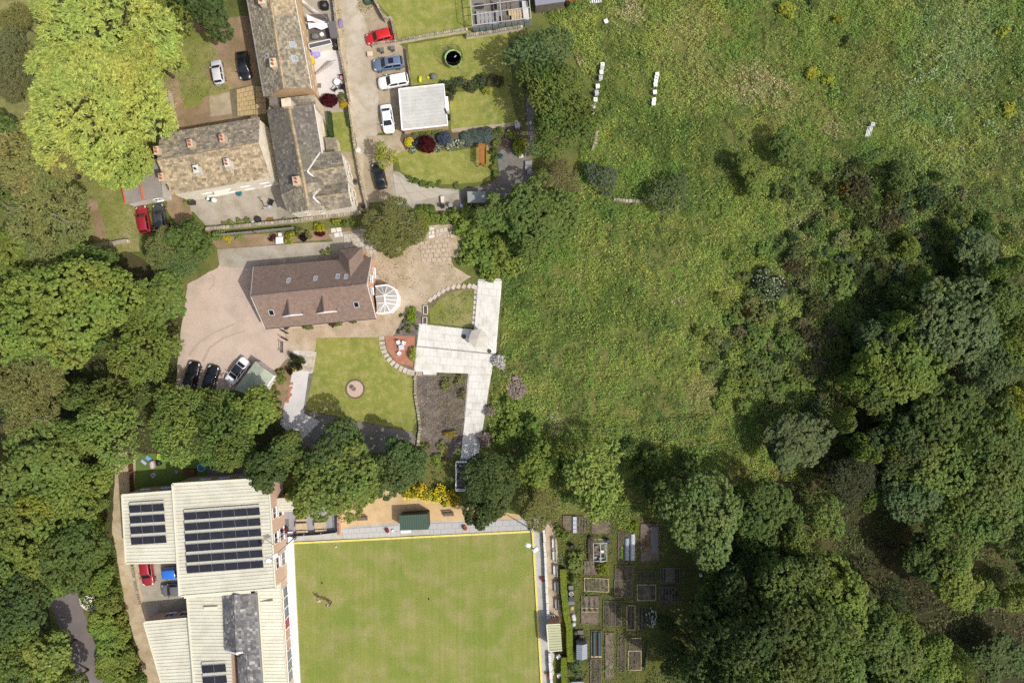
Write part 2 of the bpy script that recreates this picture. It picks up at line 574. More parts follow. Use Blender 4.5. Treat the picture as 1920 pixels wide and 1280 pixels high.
sheet('garden_path', [(846, 242), (976, 228), (978, 235), (848, 249)], M_park, 0.06)
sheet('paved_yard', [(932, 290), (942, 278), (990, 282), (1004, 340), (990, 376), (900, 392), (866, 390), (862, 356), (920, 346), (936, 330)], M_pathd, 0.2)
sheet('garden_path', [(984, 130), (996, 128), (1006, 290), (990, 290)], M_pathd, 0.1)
# cottage yard, its bed and the terrace below
sheet('cottage_yard', [(318, 372), (506, 342), (548, 352), (556, 410), (392, 430), (362, 396), (322, 410)], M_concrete, 0.08)
sheet('earth_patch', [(316, 368), (352, 362), (360, 410), (372, 440), (330, 420), (312, 392)], M_dirt, 0.3)
sheet('gravel_path', [(262, 430), (318, 416), (300, 450), (276, 486), (300, 540), (340, 560), (322, 510), (340, 470), (330, 440)], M_dirt, 0.4)
sheet('flower_bed', [(392, 446), (680, 424), (684, 446), (600, 450), (408, 468)], M_dirt, 0.15)
# the brown house: drive, concrete apron, patios
sheet('drive', [(352, 532), (408, 502), (412, 494), (640, 470), (720, 470), (760, 520), (776, 600), (768, 634), (598, 633), (570, 668), (520, 690), (440, 730), (330, 732), (336, 640)], M_drive, 0.12)
sheet('concrete_apron', [(407, 468), (560, 456), (640, 452), (640, 492), (480, 504), (412, 500)], M_concrete, 0.06)
sheet('back_terrace', [(616, 440), (684, 428), (704, 470), (700, 520), (640, 500), (636, 470)], M_concrete, 0.08)
sheet('back_patio', [(690, 470), (740, 462), (800, 458), (842, 470), (850, 500), (884, 520), (850, 540), (806, 566), (794, 580), (796, 606), (774, 632), (712, 632), (704, 600), (700, 520)], M_patio, 0.25)
sheet('garden_earth', [(776, 424), (850, 420), (884, 452), (856, 484), (800, 470), (774, 450)], M_patio, 0.4)
sheet('front_patio', [(532, 618), (706, 600), (780, 606), (778, 628), (600, 632), (590, 660), (540, 656)], M_patio, 0.08)
sheet('house_lawn', [(594, 633), (712, 631), (716, 652), (726, 672), (744, 690), (778, 702), (780, 745), (786, 782), (770, 808), (700, 794), (640, 782), (572, 768), (588, 700)], M_lawn, 0.1)
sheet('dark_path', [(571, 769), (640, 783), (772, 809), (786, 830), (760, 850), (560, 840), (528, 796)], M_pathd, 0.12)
sheet('side_path', [(550, 657), (594, 660), (586, 700), (570, 775), (600, 790), (560, 830), (526, 796), (540, 700)], M_whitepatio, 0.1)
sheet('soil_strip', [(579, 700), (588, 699), (573, 767), (569, 768)], M_pathd, 0.06)
sheet('soil_bed', [(514, 700), (540, 670), (548, 700), (530, 775), (524, 770)], M_dirt, 0.15)
sheet('brick_patio', [(722, 630), (779, 628), (774, 690), (768, 688), (744, 680), (726, 656)], M_brickp, 0.02)
sheet('kitchen_lawn', [(806, 566), (836, 548), (892, 540), (888, 614), (806, 606)], M_lawn2, 0.25)
sheet('planting_bed', [(738, 630), (760, 590), (776, 578), (796, 590), (794, 610), (780, 630)], M_slate, 0.2)
sheet('slate_bed', [(779, 704), (880, 702), (872, 800), (866, 830), (846, 860), (800, 850), (786, 800), (790, 780), (780, 740)], M_slate, 0.25)
M_tread = flat('worn tyre track', A(188, 170, 156), .9, .1, fine=.12, scale=2)
for pts in ([(352, 664), (372, 640), (400, 622), (440, 606), (441, 609), (402, 625), (375, 643), (356, 668)], [(378, 676), (392, 650), (418, 632), (460, 618), (461, 621), (420, 635), (395, 653), (382, 679)], [(396, 512), (404, 520), (402, 534), (392, 545), (391, 543), (399, 533), (401, 521), (394, 514)]):
    sheet('tyre_mark', pts, M_tread, .03, .5)
# bowling green and its surrounds
sheet('gravel_terrace', [(634, 958), (716, 918), (740, 922), (850, 945), (1000, 968), (1008, 988), (640, 1004)], M_tan, 0.12)
sheet('green_path', [(520, 1004), (636, 988), (760, 978), (1000, 972), (1012, 968), (1050, 1320), (1012, 1320), (998, 998), (544, 1020), (554, 1320), (520, 1320)], M_pathc, 0.0)
sheet('bowling_green', [(545, 1020), (998, 998), (1016, 1330), (557, 1330)], M_green, 0.0)
# allotments
sheet('allotment_ground', [(1030, 965), (1190, 950), (1320, 1000), (1330, 1330), (1040, 1330)], M_allot, 0.4)
# clubhouse surroundings
sheet('garden_turf', [(250, 850), (520, 850), (520, 925), (250, 930)], M_artlawn, 0.05)
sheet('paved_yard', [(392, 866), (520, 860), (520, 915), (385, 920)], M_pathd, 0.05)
sheet('car_park', [(236, 1045), (360, 1040), (360, 1180), (268, 1180), (250, 1110)], M_concrete, 0.06)
sheet('track', [(218, 846), (256, 846), (250, 930), (258, 1060), (262, 1100), (282, 1170), (318, 1330), (282, 1330), (262, 1230), (236, 1140), (222, 1060), (210, 990)], M_track, 0.2)
sheet('road', [(84, 1105), (140, 1098), (162, 1160), (190, 1240), (205, 1330), (140, 1330), (120, 1200)], M_tarmac, 0.08)
# ------------------------------------------------------------------ shared builders
M_glass = glassmat('window glass')
M_carglass = glassmat('car glass', (0.014, 0.016, 0.019), 0.05)
M_skyglass = glassmat('skylight glass', (0.30, 0.34, 0.38), 0.12)
M_white = flat('white paint', (0.74, 0.74, 0.72), 0.5, 0.4, fine=0.06)
M_upvc = flat('white plastic', (0.8, 0.8, 0.8), 0.35, 0.5, fine=0.03)
M_offwhite = flat('off white', (0.62, 0.6, 0.55), 0.7, 0.3, fine=0.1)
M_black = flat('black plastic', (0.012, 0.012, 0.013), 0.5, 0.4)
M_dark = flat('dark metal', (0.03, 0.031, 0.033), 0.5, 0.4)
M_grey = flat('grey plastic', (0.13, 0.135, 0.14), 0.55, 0.4)
M_midgrey = flat('mid grey', (0.26, 0.26, 0.255), 0.7, 0.3, fine=0.15)
M_alu = flat('aluminium', (0.42, 0.43, 0.44), 0.45, 0.5, fine=0.1)
M_wood = gmat('orange wood', [A(190, 124, 66), A(168, 106, 58)], (1.5, 4, 9), 0.2, 0.75, stretch=(1, 6, 1))
M_palewood = gmat('pale wood', [A(214, 194, 158), A(198, 178, 142)], (1.5, 4, 9), 0.14, 0.8)
M_greywood = gmat('weathered wood', [A(136, 126, 114), A(116, 106, 96)], (1.5, 4, 9), 0.22, 0.9)
M_brownwood = gmat('brown wood', [A(120, 84, 62), A(100, 70, 52)], (1.5, 4, 9), 0.2, 0.85)
M_stonewall = gmat('house stone', [A(238, 224, 196), A(226, 210, 180), A(206, 190, 158)], (0.6, 1.6, 4), 0.16, 0.92, 0.02)
M_tanstone = gmat('tan stone', [A(224, 194, 150), A(212, 182, 140), A(198, 170, 132)], (0.6, 1.6, 4), 0.12, 0.92, 0.01)
M_palewall = gmat('pale lime wash', [(.80, .74, .62), (.74, .68, .56), (.66, .60, .48)], (0.6, 1.6, 4), 0.1, 0.92, 0.02)
M_render = gmat('white render', [A(238, 234, 224), A(226, 220, 208)], (0.7, 2, 4), 0.05, 0.85)
M_brick = slabmat('red brick', [(0.0, A(222, 172, 138)), (0.5, A(230, 182, 148)), (1.0, A(214, 162, 130))], 0.12)
M_clubbrick = slabmat('club brick', [(0.0, A(232, 200, 176)), (1.0, A(222, 190, 166))], 0.1)
M_coping = slabmat('coping stone', [(0.0, A(194, 184, 164)), (0.5, A(174, 164, 144)), (1.0, A(150, 142, 124))], 0.22, stain=A(120, 118, 92))
M_stonetile = slabmat('stone roof slabs', [(0.0, A(134, 120, 100)), (0.2, A(168, 152, 124)), (0.6, A(194, 175, 140)), (0.88, A(208, 190, 156)), (1.0, A(140, 126, 106))], 0.42, 0.95, 5, A(138, 126, 106), 1.6)
M_stonetile2 = slabmat('old stone slabs', [(0.0, A(124, 117, 103)), (0.3, A(150, 142, 124)), (0.65, A(168, 157, 134)), (0.9, A(188, 176, 148)), (1.0, A(116, 109, 98))], 0.45, 0.95, 5, A(116, 111, 100), 1.4)
M_bluetile = slabmat('blue slates', [(0.0, A(100, 96, 90)), (0.5, A(120, 115, 107)), (0.9, A(134, 128, 118)), (1.0, A(164, 154, 136))], 0.3, 0.85, 4, A(122, 116, 98), 0.35)
M_greytile = slabmat('grey slates', [(0.0, A(98, 98, 102)), (0.4, A(124, 124, 124)), (0.8, A(146, 144, 140)), (1.0, A(190, 188, 182))], 0.3, 0.85, 4, A(92, 92, 94), 0.5)
M_browntile = slabmat('brown concrete tiles', [(0.0, A(134, 116, 104)), (0.5, A(145, 125, 112)), (1.0, A(156, 134, 118))], 0.1, 0.95, 6, A(142, 124, 114), 0.25)
M_chim = slabmat('chimney stone', [(0, A(224, 206, 178)), (1, A(206, 186, 156))], .18)
M_ridge = slabmat('ridge stones', [(0.0, A(198, 176, 140)), (0.5, A(176, 158, 126)), (1.0, A(156, 140, 114))], 0.2)
M_cream = gmat('cream steel sheet', [A(228, 226, 206), A(218, 216, 196), A(202, 199, 178)], (0.15, 0.5, 3), 0.02, 0.6, spec=0.2, amt=(1, 0.6))
M_creamtrim = flat('cream trim', A(232, 230, 206), 0.6, 0.3)
M_solar = gmat('solar cells', [(0.018, 0.019, 0.026), (0.023, 0.024, 0.032)], (1, 3, 6), 0.1, 0.45, spec=0.2)
M_greensteel = flat('green steel', A(74, 98, 82), 0.55, 0.3, fine=0.08)
M_felt = gmat('roof felt', [A(158, 152, 146), A(146, 140, 134), A(168, 160, 150)], (0.5, 2, 10), 0.12, 0.95)
M_terracotta = flat('terracotta', A(196, 108, 74), 0.85, 0.2, fine=0.12)
M_redpot = flat('red glazed', A(200, 52, 40), 0.5, 0.4)
M_tyre = flat('tyre rubber', (0.014, 0.014, 0.014), 0.85, 0.2)
M_rim = flat('alloy rim', (0.4, 0.4, 0.41), 0.35, 0.5, 0.6)
M_lens = flat('lamp lens', (0.7, 0.7, 0.7), 0.15, 0.6)
M_redlens = flat('red lens', (0.34, 0.015, 0.012), 0.25, 0.5)

def V(p): return Vector(p)

def quadn(Aq, B, C, D):
    n = (B - Aq).cross(D - Aq)
    if n.z < 0: n = -n
    return n.normalized()

def bil(Aq, B, C, D, u, v):
    return (Aq.lerp(B, u)).lerp(D.lerp(C, u), v)

def slab_roof(mb, Aq, B, C, D, row_h, wmin, wmax, th, rnd=0.35, lap=1.22):
    """eave A-B up to ridge D-C, laid with overlapping slabs, each one a solid of its own"""
    n = quadn(Aq, B, C, D)
    nr = max(1, int(round(((D - Aq).length + (C - B).length) / 2 / row_h)))
    R = random.random
    for r in range(nr):
        v0 = r / nr; v1 = min(1.0, (r + lap) / nr)
        width = bil(Aq, B, C, D, 0, v0).lerp(bil(Aq, B, C, D, 1, v0), 1) - bil(Aq, B, C, D, 0, v0)
        Lw = width.length
        u = -(R() * wmax) / Lw
        while u < 1:
            w = (wmin + (wmax - wmin) * R()) / Lw
            u0 = max(0, u); u1 = min(1, u + w * 0.965)
            u += w
            if u1 - u0 < 0.15 * wmin / Lw: continue
            dv = (R() - 0.5) * rnd * 0.3 / nr
            lift = th * (1 + (R() - 0.5) * rnd); lift2 = th * (R() * rnd)
            a = bil(Aq, B, C, D, u0, max(0, v0 + dv)); b = bil(Aq, B, C, D, u1, max(0, v0 + dv))
            c = bil(Aq, B, C, D, u1, v1); d = bil(Aq, B, C, D, u0, v1)
            ta, tb = a + n * (lift + th * 0.6 + lift2), b + n * (lift + th * 0.6)
            tc, td = c + n * (0.006 + lift2 * 0.3), d + n * (0.006 + lift2 * 0.3)
            mb.add([ta, tb, tc, td, a + n * th * 0.35, b + n * th * 0.35, c - n * 0.01, d - n * 0.01], [(0, 1, 2, 3), (4, 5, 1, 0), (5, 6, 2, 1), (7, 4, 0, 3)])
    o = n * -0.015
    mb.face([Aq + o, B + o, C + o, D + o])

def ribbed(mb, Aq, B, C, D, pitch, h, frac=0.3, n=None):
    """profiled metal sheet, ribs along A-B, repeated from A to D"""
    n = n or quadn(Aq, B, C, D)
    k = max(1, int(round((D - Aq).length / pitch)))
    prof = []
    for i in range(k):
        for f, z in ((0.0, 0), (1 - frac * 1.6, 0), (1 - frac * 1.25, h), (1 - frac * 0.35, h)):
            prof.append(((i + f) / k, z))
    prof.append((1.0, 0))
    vs = []; fs = []
    for v, z in prof:
        vs += [Aq.lerp(D, v) + n * z, B.lerp(C, v) + n * z]
    for i in range(len(prof) - 1):
        fs.append((2 * i, 2 * i + 1, 2 * i + 3, 2 * i + 2))
    mb.add(vs, fs)

def ridge_caps(mb, a, b, w=0.24, ln=0.45, h=0.1):
    """a row of angled ridge stones"""
    d = (b - a); L = d.length; k = max(1, int(L / ln)); d.normalize()
    s = Vector((0, 0, 1)).cross(d).normalized()
    for i in range(k):
        p = a + d * (L * i / k); q = a + d * (L * (i + 0.96) / k)
        z = Vector((0, 0, h + random.random() * 0.02)); dz = Vector((0, 0, -0.05))
        mb.add([p - s * w + dz, p + z, p + s * w + dz, q - s * w + dz, q + z, q + s * w + dz], [(0, 1, 4, 3), (1, 2, 5, 4), (0, 2, 1), (3, 4, 5)])

def shrink(pts, d):
    c = sum(pts, Vector((0, 0, 0))) / len(pts)
    out = []
    for p in pts:
        v = Vector((p.x - c.x, p.y - c.y, 0))
        L = v.length
        out.append(Vector((p.x - v.x / L * d, p.y - v.y / L * d, p.z)))
    return out

def gable_walls(mb, e1A, e1B, e2A, e2B, rA, rB, inset=0.3, drop=0.14, z0=-0.1):
    q = shrink([e1A, e1B, e2B, e2A], inset)
    dz = Vector((0, 0, drop))
    a1, b1, b2, a2 = [p - dz for p in q]
    mA = rA.lerp(rB, inset / (rB - rA).length) - dz; mB = rB.lerp(rA, inset / (rB - rA).length) - dz
    g = lambda p: Vector((p.x, p.y, z0))
    mb.face([g(a1), g(a2), a2, mA, a1]); mb.face([g(b2), g(b1), b1, mB, b2])
    mb.face([g(b1), g(a1), a1, b1]); mb.face([g(a2), g(b2), b2, a2])
    return a1, b1, b2, a2

def wall_window(parent, a, b, u0, u1, z0, z1, frame=None, pane=None, out=None, name='window', bars=1, proud=0.04):
    """window on the wall a-b (ground points): frame, and pane as its child"""
    frame = frame or M_upvc; pane = pane or M_glass
    a = Vector((a[0], a[1], 0)); b = Vector((b[0], b[1], 0))
    d = (b - a).normalized(); n = Vector((d.y, -d.x, 0))
    if out is not None and n.dot(Vector((out[0], out[1], 0))) < 0: n = -n
    p = a.lerp(b, u0) + n * proud; q = a.lerp(b, u1) + n * proud
    Z = lambda v, z: Vector((v.x, v.y, z))
    f = MB()
    t = 0.07
    for z in (z0, z1):
        f.bar(Z(p, z), Z(q, z), 0.08, t)
    for k in range(bars + 2):
        w = p.lerp(q, k / (bars + 1))
        f.bar(Z(w, z0), Z(w, z1), 0.08, t)
    fo = f.build(name, frame, parent)
    g = MB(); o = n * -0.015
    g.face([Z(p, z0) + o, Z(q, z0) + o, Z(q, z1) + o, Z(p, z1) + o])
    g.build('pane', pane, fo)
    s = MB(); s.bar(Z(p, z0 - 0.07) + n * 0.05, Z(q, z0 - 0.07) + n * 0.05, 0.18, 0.07)
    s.build('sill', M_stonewall if frame is not M_upvc else frame, fo)
    return fo

def roof_light(parent, Aq, B, C, D, u, v, w, h, pane=None, open_=0.0):
    n = quadn(Aq, B, C, D)
    c = bil(Aq, B, C, D, u, v) + n * 0.06
    x = (B - Aq).normalized(); y = n.cross(x)
    if y.z < 0: y = -y
    f = MB()
    for sx in (-1, 1):
        f.bar(c + x * sx * w / 2 - y * h / 2, c + x * sx * w / 2 + y * h / 2, 0.1, 0.12, n)
    for sy in (-1, 1):
        f.bar(c + y * sy * h / 2 - x * (w / 2 - 0.05), c + y * sy * h / 2 + x * (w / 2 - 0.05), 0.1, 0.12, n)
    fo = f.build('skylight', M_alu, parent)
    g = MB(); k = n * 0.02
    g.face([c - x * w / 2 - y * h / 2 + k, c + x * w / 2 - y * h / 2 + k, c + x * w / 2 + y * h / 2 + k, c - x * w / 2 + y * h / 2 + k])
    g.build('pane', pane or M_skyglass, fo)

def chimney(parent, base, w, d, h, rz, mat, pots=2, cap=None):
    m = MB()
    x, y, z = base
    m.box((x, y, z + h / 2 - 0.6), (w, d, h + 1.2), rz)
    m.box((x, y, z + h + 0.06), (w + 0.14, d + 0.14, 0.12), rz)
    c = m.build('chimney', mat, parent)
    R = Matrix.Rotation(rz, 3, 'Z')
    for k in range(pots):
        t = MB()
        p = Vector((x, y, z + h + 0.12)) + R @ Vector((0, (k - (pots - 1) / 2) * d / max(1, pots) * 0.95, 0))
        t.lathe(p, [(0.15, 0), (0.13, 0.3), (0.16, 0.33), (0.1, 0.34), (0.09, 0.1)], 10)
        t.build('chimney_pot', M_terracotta if pots > 1 else M_dark, c)
    return c

def gutter(mb, a, b, r=0.07):
    mb.bar(a, b, r * 2, r * 1.5)

# ---- stone wall: body and coping stones laid along a photo path
def stone_wall(name, label, pts, h, th, ln=0.45, mat=None, cop=None, z=0.0, jitter=0.06, flat_top=False, cat='wall'):
    g = [W(x, y, 0) for x, y in pts]
    t = thing(name, label, cat, (g[0].x, g[0].y, 0))
    b = MB()
    for p, q in zip(g, g[1:]):
        d = (q - p).normalized() * th * 0.3
        b.bar(Vector((p.x, p.y, h / 2)) - d, Vector((q.x, q.y, h / 2)) + d, th * 0.8, h)
    b.build('wall', mat or M_stonewall, t)
    c = MB(); big = ln > 0.75; kids = []
    for p, q in zip(g, g[1:]):
        L = (q - p).length; s = 0.0
        d = (q - p).normalized(); rz = math.atan2(d.y, d.x)
        while s < L - 0.1:
            l = min(L - s, ln * (0.7 + 0.6 * random.random()))
            m = p + d * (s + l / 2)
            hh = 0.1 if flat_top else 0.14 + random.random() * 0.14
            args = ((m.x + (random.random() - .5) * jitter, m.y + (random.random() - .5) * jitter, h + hh / 2 - 0.01), (l * 0.94, th * (0.92 + 0.16 * random.random()), hh), rz + (random.random() - .5) * jitter)
            if big:
                k = MB(); k.box(*args, taper=0.95); k.build('coping_stone', cop or M_coping, t)
            else:
                c.box(*args, bottom=False, taper=0.9)
            s += l
    if not big:
        tag(c.build('coping', cop or M_coping, t), kind='stuff')
    return t

def slab_run(parent_name, kind_parent, pts_list, size, mat, z=0.05, name='slab'):
    pass

def lay(parent, px, py, w, d, rz, mat, h=0.06, name='paving_slab', jit=0.04, tilt=0.01):
    """one paving slab, a piece of the ground it lies in"""
    c = W(px, py, 0)
    m = MB()
    R = Matrix.Rotation(rz + (random.random() - .5) * jit, 3, 'Z') @ Matrix.Rotation((random.random() - .5) * tilt, 3, 'X')
    m.box((0, 0, 0), (w * (1 - random.random() * jit), d * (1 - random.random() * jit), h), basis=R, bottom=False, taper=0.97)
    o = m.build(name, mat, parent, None, local=True)
    o.location = Vector((c.x, c.y, h / 2 + 0.05)) - org(parent)
    return o

def flags(parent, p00, p10, p11, p01, nu, nv, mat, skip=0.0, gap=0.06, h=0.05, off=True, zb=0.09, jit=0.03, weights=None):
    """grid of paving flags laid over a four-cornered photo area"""
    a, b, c, d = [W(*p, 0) for p in (p00, p10, p11, p01)]
    for j in range(nv):
        us = [0.0]
        s = 0.5 if (off and j % 2) else 0.0
        us = [0] + [(k + s) / nu for k in range(0 if s else 1, nu + (0 if not s else 0)) if 0 < (k + s) / nu < 1] + [1]
        for u0, u1 in zip(us, us[1:]):
            if random.random() < skip or u1 - u0 < 0.01: continue
            gu = gap / (b - a).length / 2; gv = gap / (d - a).length / 2
            v0, v1 = j / nv, (j + 1) / nv
            P = [bil(a, b, c, d, uu, vv) for uu, vv in ((u0 + gu, v0 + gv), (u1 - gu, v0 + gv), (u1 - gu, v1 - gv), (u0 + gu, v1 - gv))]
            P = [p + Vector(((random.random() - .5) * jit, (random.random() - .5) * jit, 0)) for p in P]
            hh = h + random.random() * 0.4 * jit
            m = MB(); m.prism([(p.x, p.y) for p in P], zb - 0.06, zb + hh)
            ctr = sum(P, Vector((0, 0, 0))) / 4
            o = m.build('paving_slab', mat, parent, None, local=True)
            off_ = org(parent)
            for v in o.data.vertices:
                v.co -= off_

# ---- cars
CAR_KINDS = {
    'hatch': dict(cab=(-.485, -.40, .07, .245), zt=[(-.5, .62), (-.485, .86), (-.3, .93), (.1, .94), (.25, .93), (.38, .85), (.46, .74), (.5, .56)], roofw=.72, H=1.5, bootk=0),
    'suv': dict(cab=(-.49, -.43, .06, .22), zt=[(-.5, .7), (-.488, .98), (-.3, 1.05), (.1, 1.05), (.23, 1.04), (.4, .97), (.47, .84), (.5, .62)], roofw=.74, H=1.68, bootk=0),
    'estate': dict(cab=(-.488, -.42, .06, .22), zt=[(-.5, .62), (-.487, .86), (-.3, .93), (.1, .94), (.23, .93), (.4, .85), (.47, .73), (.5, .55)], roofw=.72, H=1.48, bootk=0),
    'saloon': dict(cab=(-.37, -.21, .09, .265), zt=[(-.5, .66), (-.488, .88), (-.38, .95), (.1, .95), (.26, .92), (.38, .85), (.46, .74), (.5, .56)], roofw=.7, H=1.44, bootk=1),
}
WS = [(-.5, .74), (-.485, .88), (-.45, .95), (-.32, 1.0), (.3, 1.0), (.4, .96), (.455, .86), (.487, .7), (.5, .56)]
def interp(tab, x):
    for (a, va), (b, vb) in zip(tab, tab[1:]):
        if x <= b:
            return va + (vb - va) * (x - a) / (b - a)
    return tab[-1][1]

def car(label, px, py, ang, L=4.15, Wd=1.78, kind='hatch', paint=None, z=0.0, roof=None, sunroof=False, rails=False, H=None, name='parked_car', group='parked cars'):
    """ang: heading of the bonnet on the ground, degrees anticlockwise from the photo's right"""
    K = CAR_KINDS[kind]; H = H or K['H']
    c = W(px, py, z + 0.9); c.z = z
    t = thing(name, label, 'car', c, group, math.radians(ang))
    hw = Wd / 2
    xs = [-.5, -.485, -.45, -.38, -.3, -.15, 0, .15, .25, .33, .4, .455, .487, .5]
    m = MB(); m.smooth = True; m.mat(paint)
    rings = []
    for x in xs:
        w = hw * interp(WS, x); zt = interp(K['zt'], x)
        rings.append([(x * L, -w * .93, .24), (x * L, -w, .42), (x * L, -w * 1.0, zt * .74), (x * L, -w * .97, zt * .92), (x * L, -w * .84, zt), (x * L, -w * .42, zt + .03), (x * L, 0, zt + .035),
                      (x * L, w * .42, zt + .03), (x * L, w * .84, zt), (x * L, w * .97, zt * .92), (x * L, w, zt * .74), (x * L, w, .42), (x * L, w * .93, .24)])
    n = len(rings[0]); vs = [p for r in rings for p in r]; fs = []
    for i in range(len(rings) - 1):
        for j in range(n - 1):
            fs.append((i * n + j, i * n + j + 1, (i + 1) * n + j + 1, (i + 1) * n + j))
    fs.append(tuple(range(n))); fs.append(tuple(range((len(rings) - 1) * n, len(rings) * n))[::-1])
    m.add(vs, fs)
    # greenhouse
    x0, r0, r1, x1 = [q * L for q in K['cab']]
    zb = interp(K['zt'], 0) - 0.02
    wb = hw * .86; wr = hw * K['roofw']
    def ring(xa, xb, w, zz, k=0.06):
        return [(xa, -w * .93, zz), (xa + k, -w, zz), (0, -w * 1.02, zz), (xb - k, -w, zz), (xb, -w * .9, zz), (xb + k * .5, 0, zz), (xb, w * .9, zz), (xb - k, w, zz), (0, w * 1.02, zz), (xa + k, w, zz), (xa, w * .93, zz), (xa - k * .5, 0, zz)]
    low = ring(x0, x1, wb, zb); up = ring(r0, r1, wr, H - .05); top = ring(r0 + .12, r1 - .12, wr * .86, H)
    k = len(low)
    vs = low + up + top + [((r0 + r1) / 2, 0, H + .02)]; fs = []
    for lv in (0, 1):
        for j in range(k):
            a = lv * k + j; b = lv * k + (j + 1) % k
            fs.append((a, b, b + k, a + k))
    for j in range(k):
        fs.append((2 * k + j, 2 * k + (j + 1) % k, 3 * k))
    m.add(vs, fs)
    if roof is not None:
        m.mat(roof)
        m.add([(p[0], p[1], p[2] + .012) for p in up + top] + [((r0 + r1) / 2, 0, H + .034)], [(j, (j + 1) % k, k + (j + 1) % k, k + j) for j in range(k)] + [(k + j, k + (j + 1) % k, 2 * k) for j in range(k)])
    m.build('body', None, t, local=True)
    # glass
    def pane(nm, q, push=.02):
        q = [Vector(p) for p in q]
        nn = (q[1] - q[0]).cross(q[-1] - q[0]).normalized()
        cen = sum(q, Vector((0, 0, 0))) / len(q)
        if nn.dot(cen - Vector((0, 0, .8))) < 0: nn = -nn
        g = MB(); g.face([p + nn * push for p in q]); g.build(nm, M_carglass, t, local=True)
    def lp(a, b, f): return tuple(a[i] + (b[i] - a[i]) * f for i in range(3))
    lo, hi = .08, .93
    pane('windscreen', [lp((x1, -wb * .84, zb), (r1, -wr * .86, H - .05), lo), lp((x1 + .03, 0, zb), (r1 + .03, 0, H - .05), lo), lp((x1, wb * .84, zb), (r1, wr * .86, H - .05), lo), lp((x1, wb * .84, zb), (r1, wr * .86, H - .05), hi), lp((x1, -wb * .84, zb), (r1, -wr * .86, H - .05), hi)], .025)
    pane('rear_window', [lp((x0, -wb * .84, zb), (r0, -wr * .84, H - .05), .3), lp((x0, wb * .84, zb), (r0, wr * .84, H - .05), .3), lp((x0, wb * .84, zb), (r0, wr * .84, H - .05), hi), lp((x0, -wb * .84, zb), (r0, -wr * .84, H - .05), hi)], .05)
    for s in (-1, 1):
        a0 = (x0 + .2, s * wb, zb); a1 = (x1 - .2, s * wb, zb); b0 = (r0 + .16, s * wr, H - .05); b1 = (r1 - .08, s * wr, H - .05)
        mid = lambda p, q, f: lp(p, q, f)
        for f0, f1 in ((0.0, .47), (.53, 1.0)):
            pane('side_window', [mid(lp(a0, a1, f0), lp(b0, b1, f0), .1), mid(lp(a0, a1, f1), lp(b0, b1, f1), .1), mid(lp(a0, a1, f1), lp(b0, b1, f1), .9), mid(lp(a0, a1, f0), lp(b0, b1, f0), .9)], .035)
    if sunroof:
        g = MB(); g.box(((r0 + r1) / 2 + .25, 0, H + .03), (.75, wr * 1.2, .03)); g.build('sunroof', M_carglass, t, local=True)
    if rails:
        for s in (-1, 1):
            g = MB(); g.tube([(r0 + .1, s * wr * .88, H + .01), (r0 + .25, s * wr * .9, H + .06), (r1 - .25, s * wr * .9, H + .06), (r1 - .1, s * wr * .88, H + .01)], .02); g.build('roof_rail', M_alu, t, local=True)
    for s in (-1, 1):
        for x in (.31, -.3):
            w = MB(); w.smooth = False
            w.tube([(x * L, s * (hw - .2), .32), (x * L, s * (hw + .012), .32)], .32, 16)
            wo = w.build('wheel', M_tyre, t, local=True)
            r = MB(); r.tube([(x * L, s * (hw + .0), .32), (x * L, s * (hw + .02), .32)], .2, 12); r.build('rim', M_rim, wo, local=True)
        g = MB(); g.box((x1 - .22, s * (hw + .07), zb + .1), (.14, .2, .14), taper=.8); g.build('mirror', paint, t, local=True)
        zf = interp(K['zt'], .465)
        g = MB(); g.face([(.40 * L, s * hw * .92, interp(K['zt'], .40) + .004), (.40 * L, s * hw * .72, interp(K['zt'], .40) + .012), (.472 * L, s * hw * .56, zf + .01), (.466 * L, s * hw * .80, zf - .03)]); g.build('headlight', M_lens, t, local=True)
        g = MB(); g.box((-.485 * L, s * hw * .8, interp(K['zt'], -.488) - .1), (.1, .2, .16)); g.build('tail_light', M_redlens, t, local=True)
    return t

def paint(name, col, metal=0.0):
    return flat('paint ' + name, col, 0.28, 0.5, metal, 0.02, 2, coat=0.7)
# ------------------------------------------------------------------ buildings
def slope_part(t, quads, row, wmin, wmax, th, mat, name='roof', rnd=0.35):
    m = MB()
    for q in quads:
        slab_roof(m, *q, row, wmin, wmax, th, rnd)
    o = m.build(name, mat, t)
    o['kind'] = 'stuff'
    return o

def caps(t, segs, mat=None, w=0.24, ln=0.45):
    m = MB()
    for a, b in segs:
        ridge_caps(m, a, b, w, ln)
    o = m.build('ridge', mat or M_ridge, t)
    o['kind'] = 'stuff'

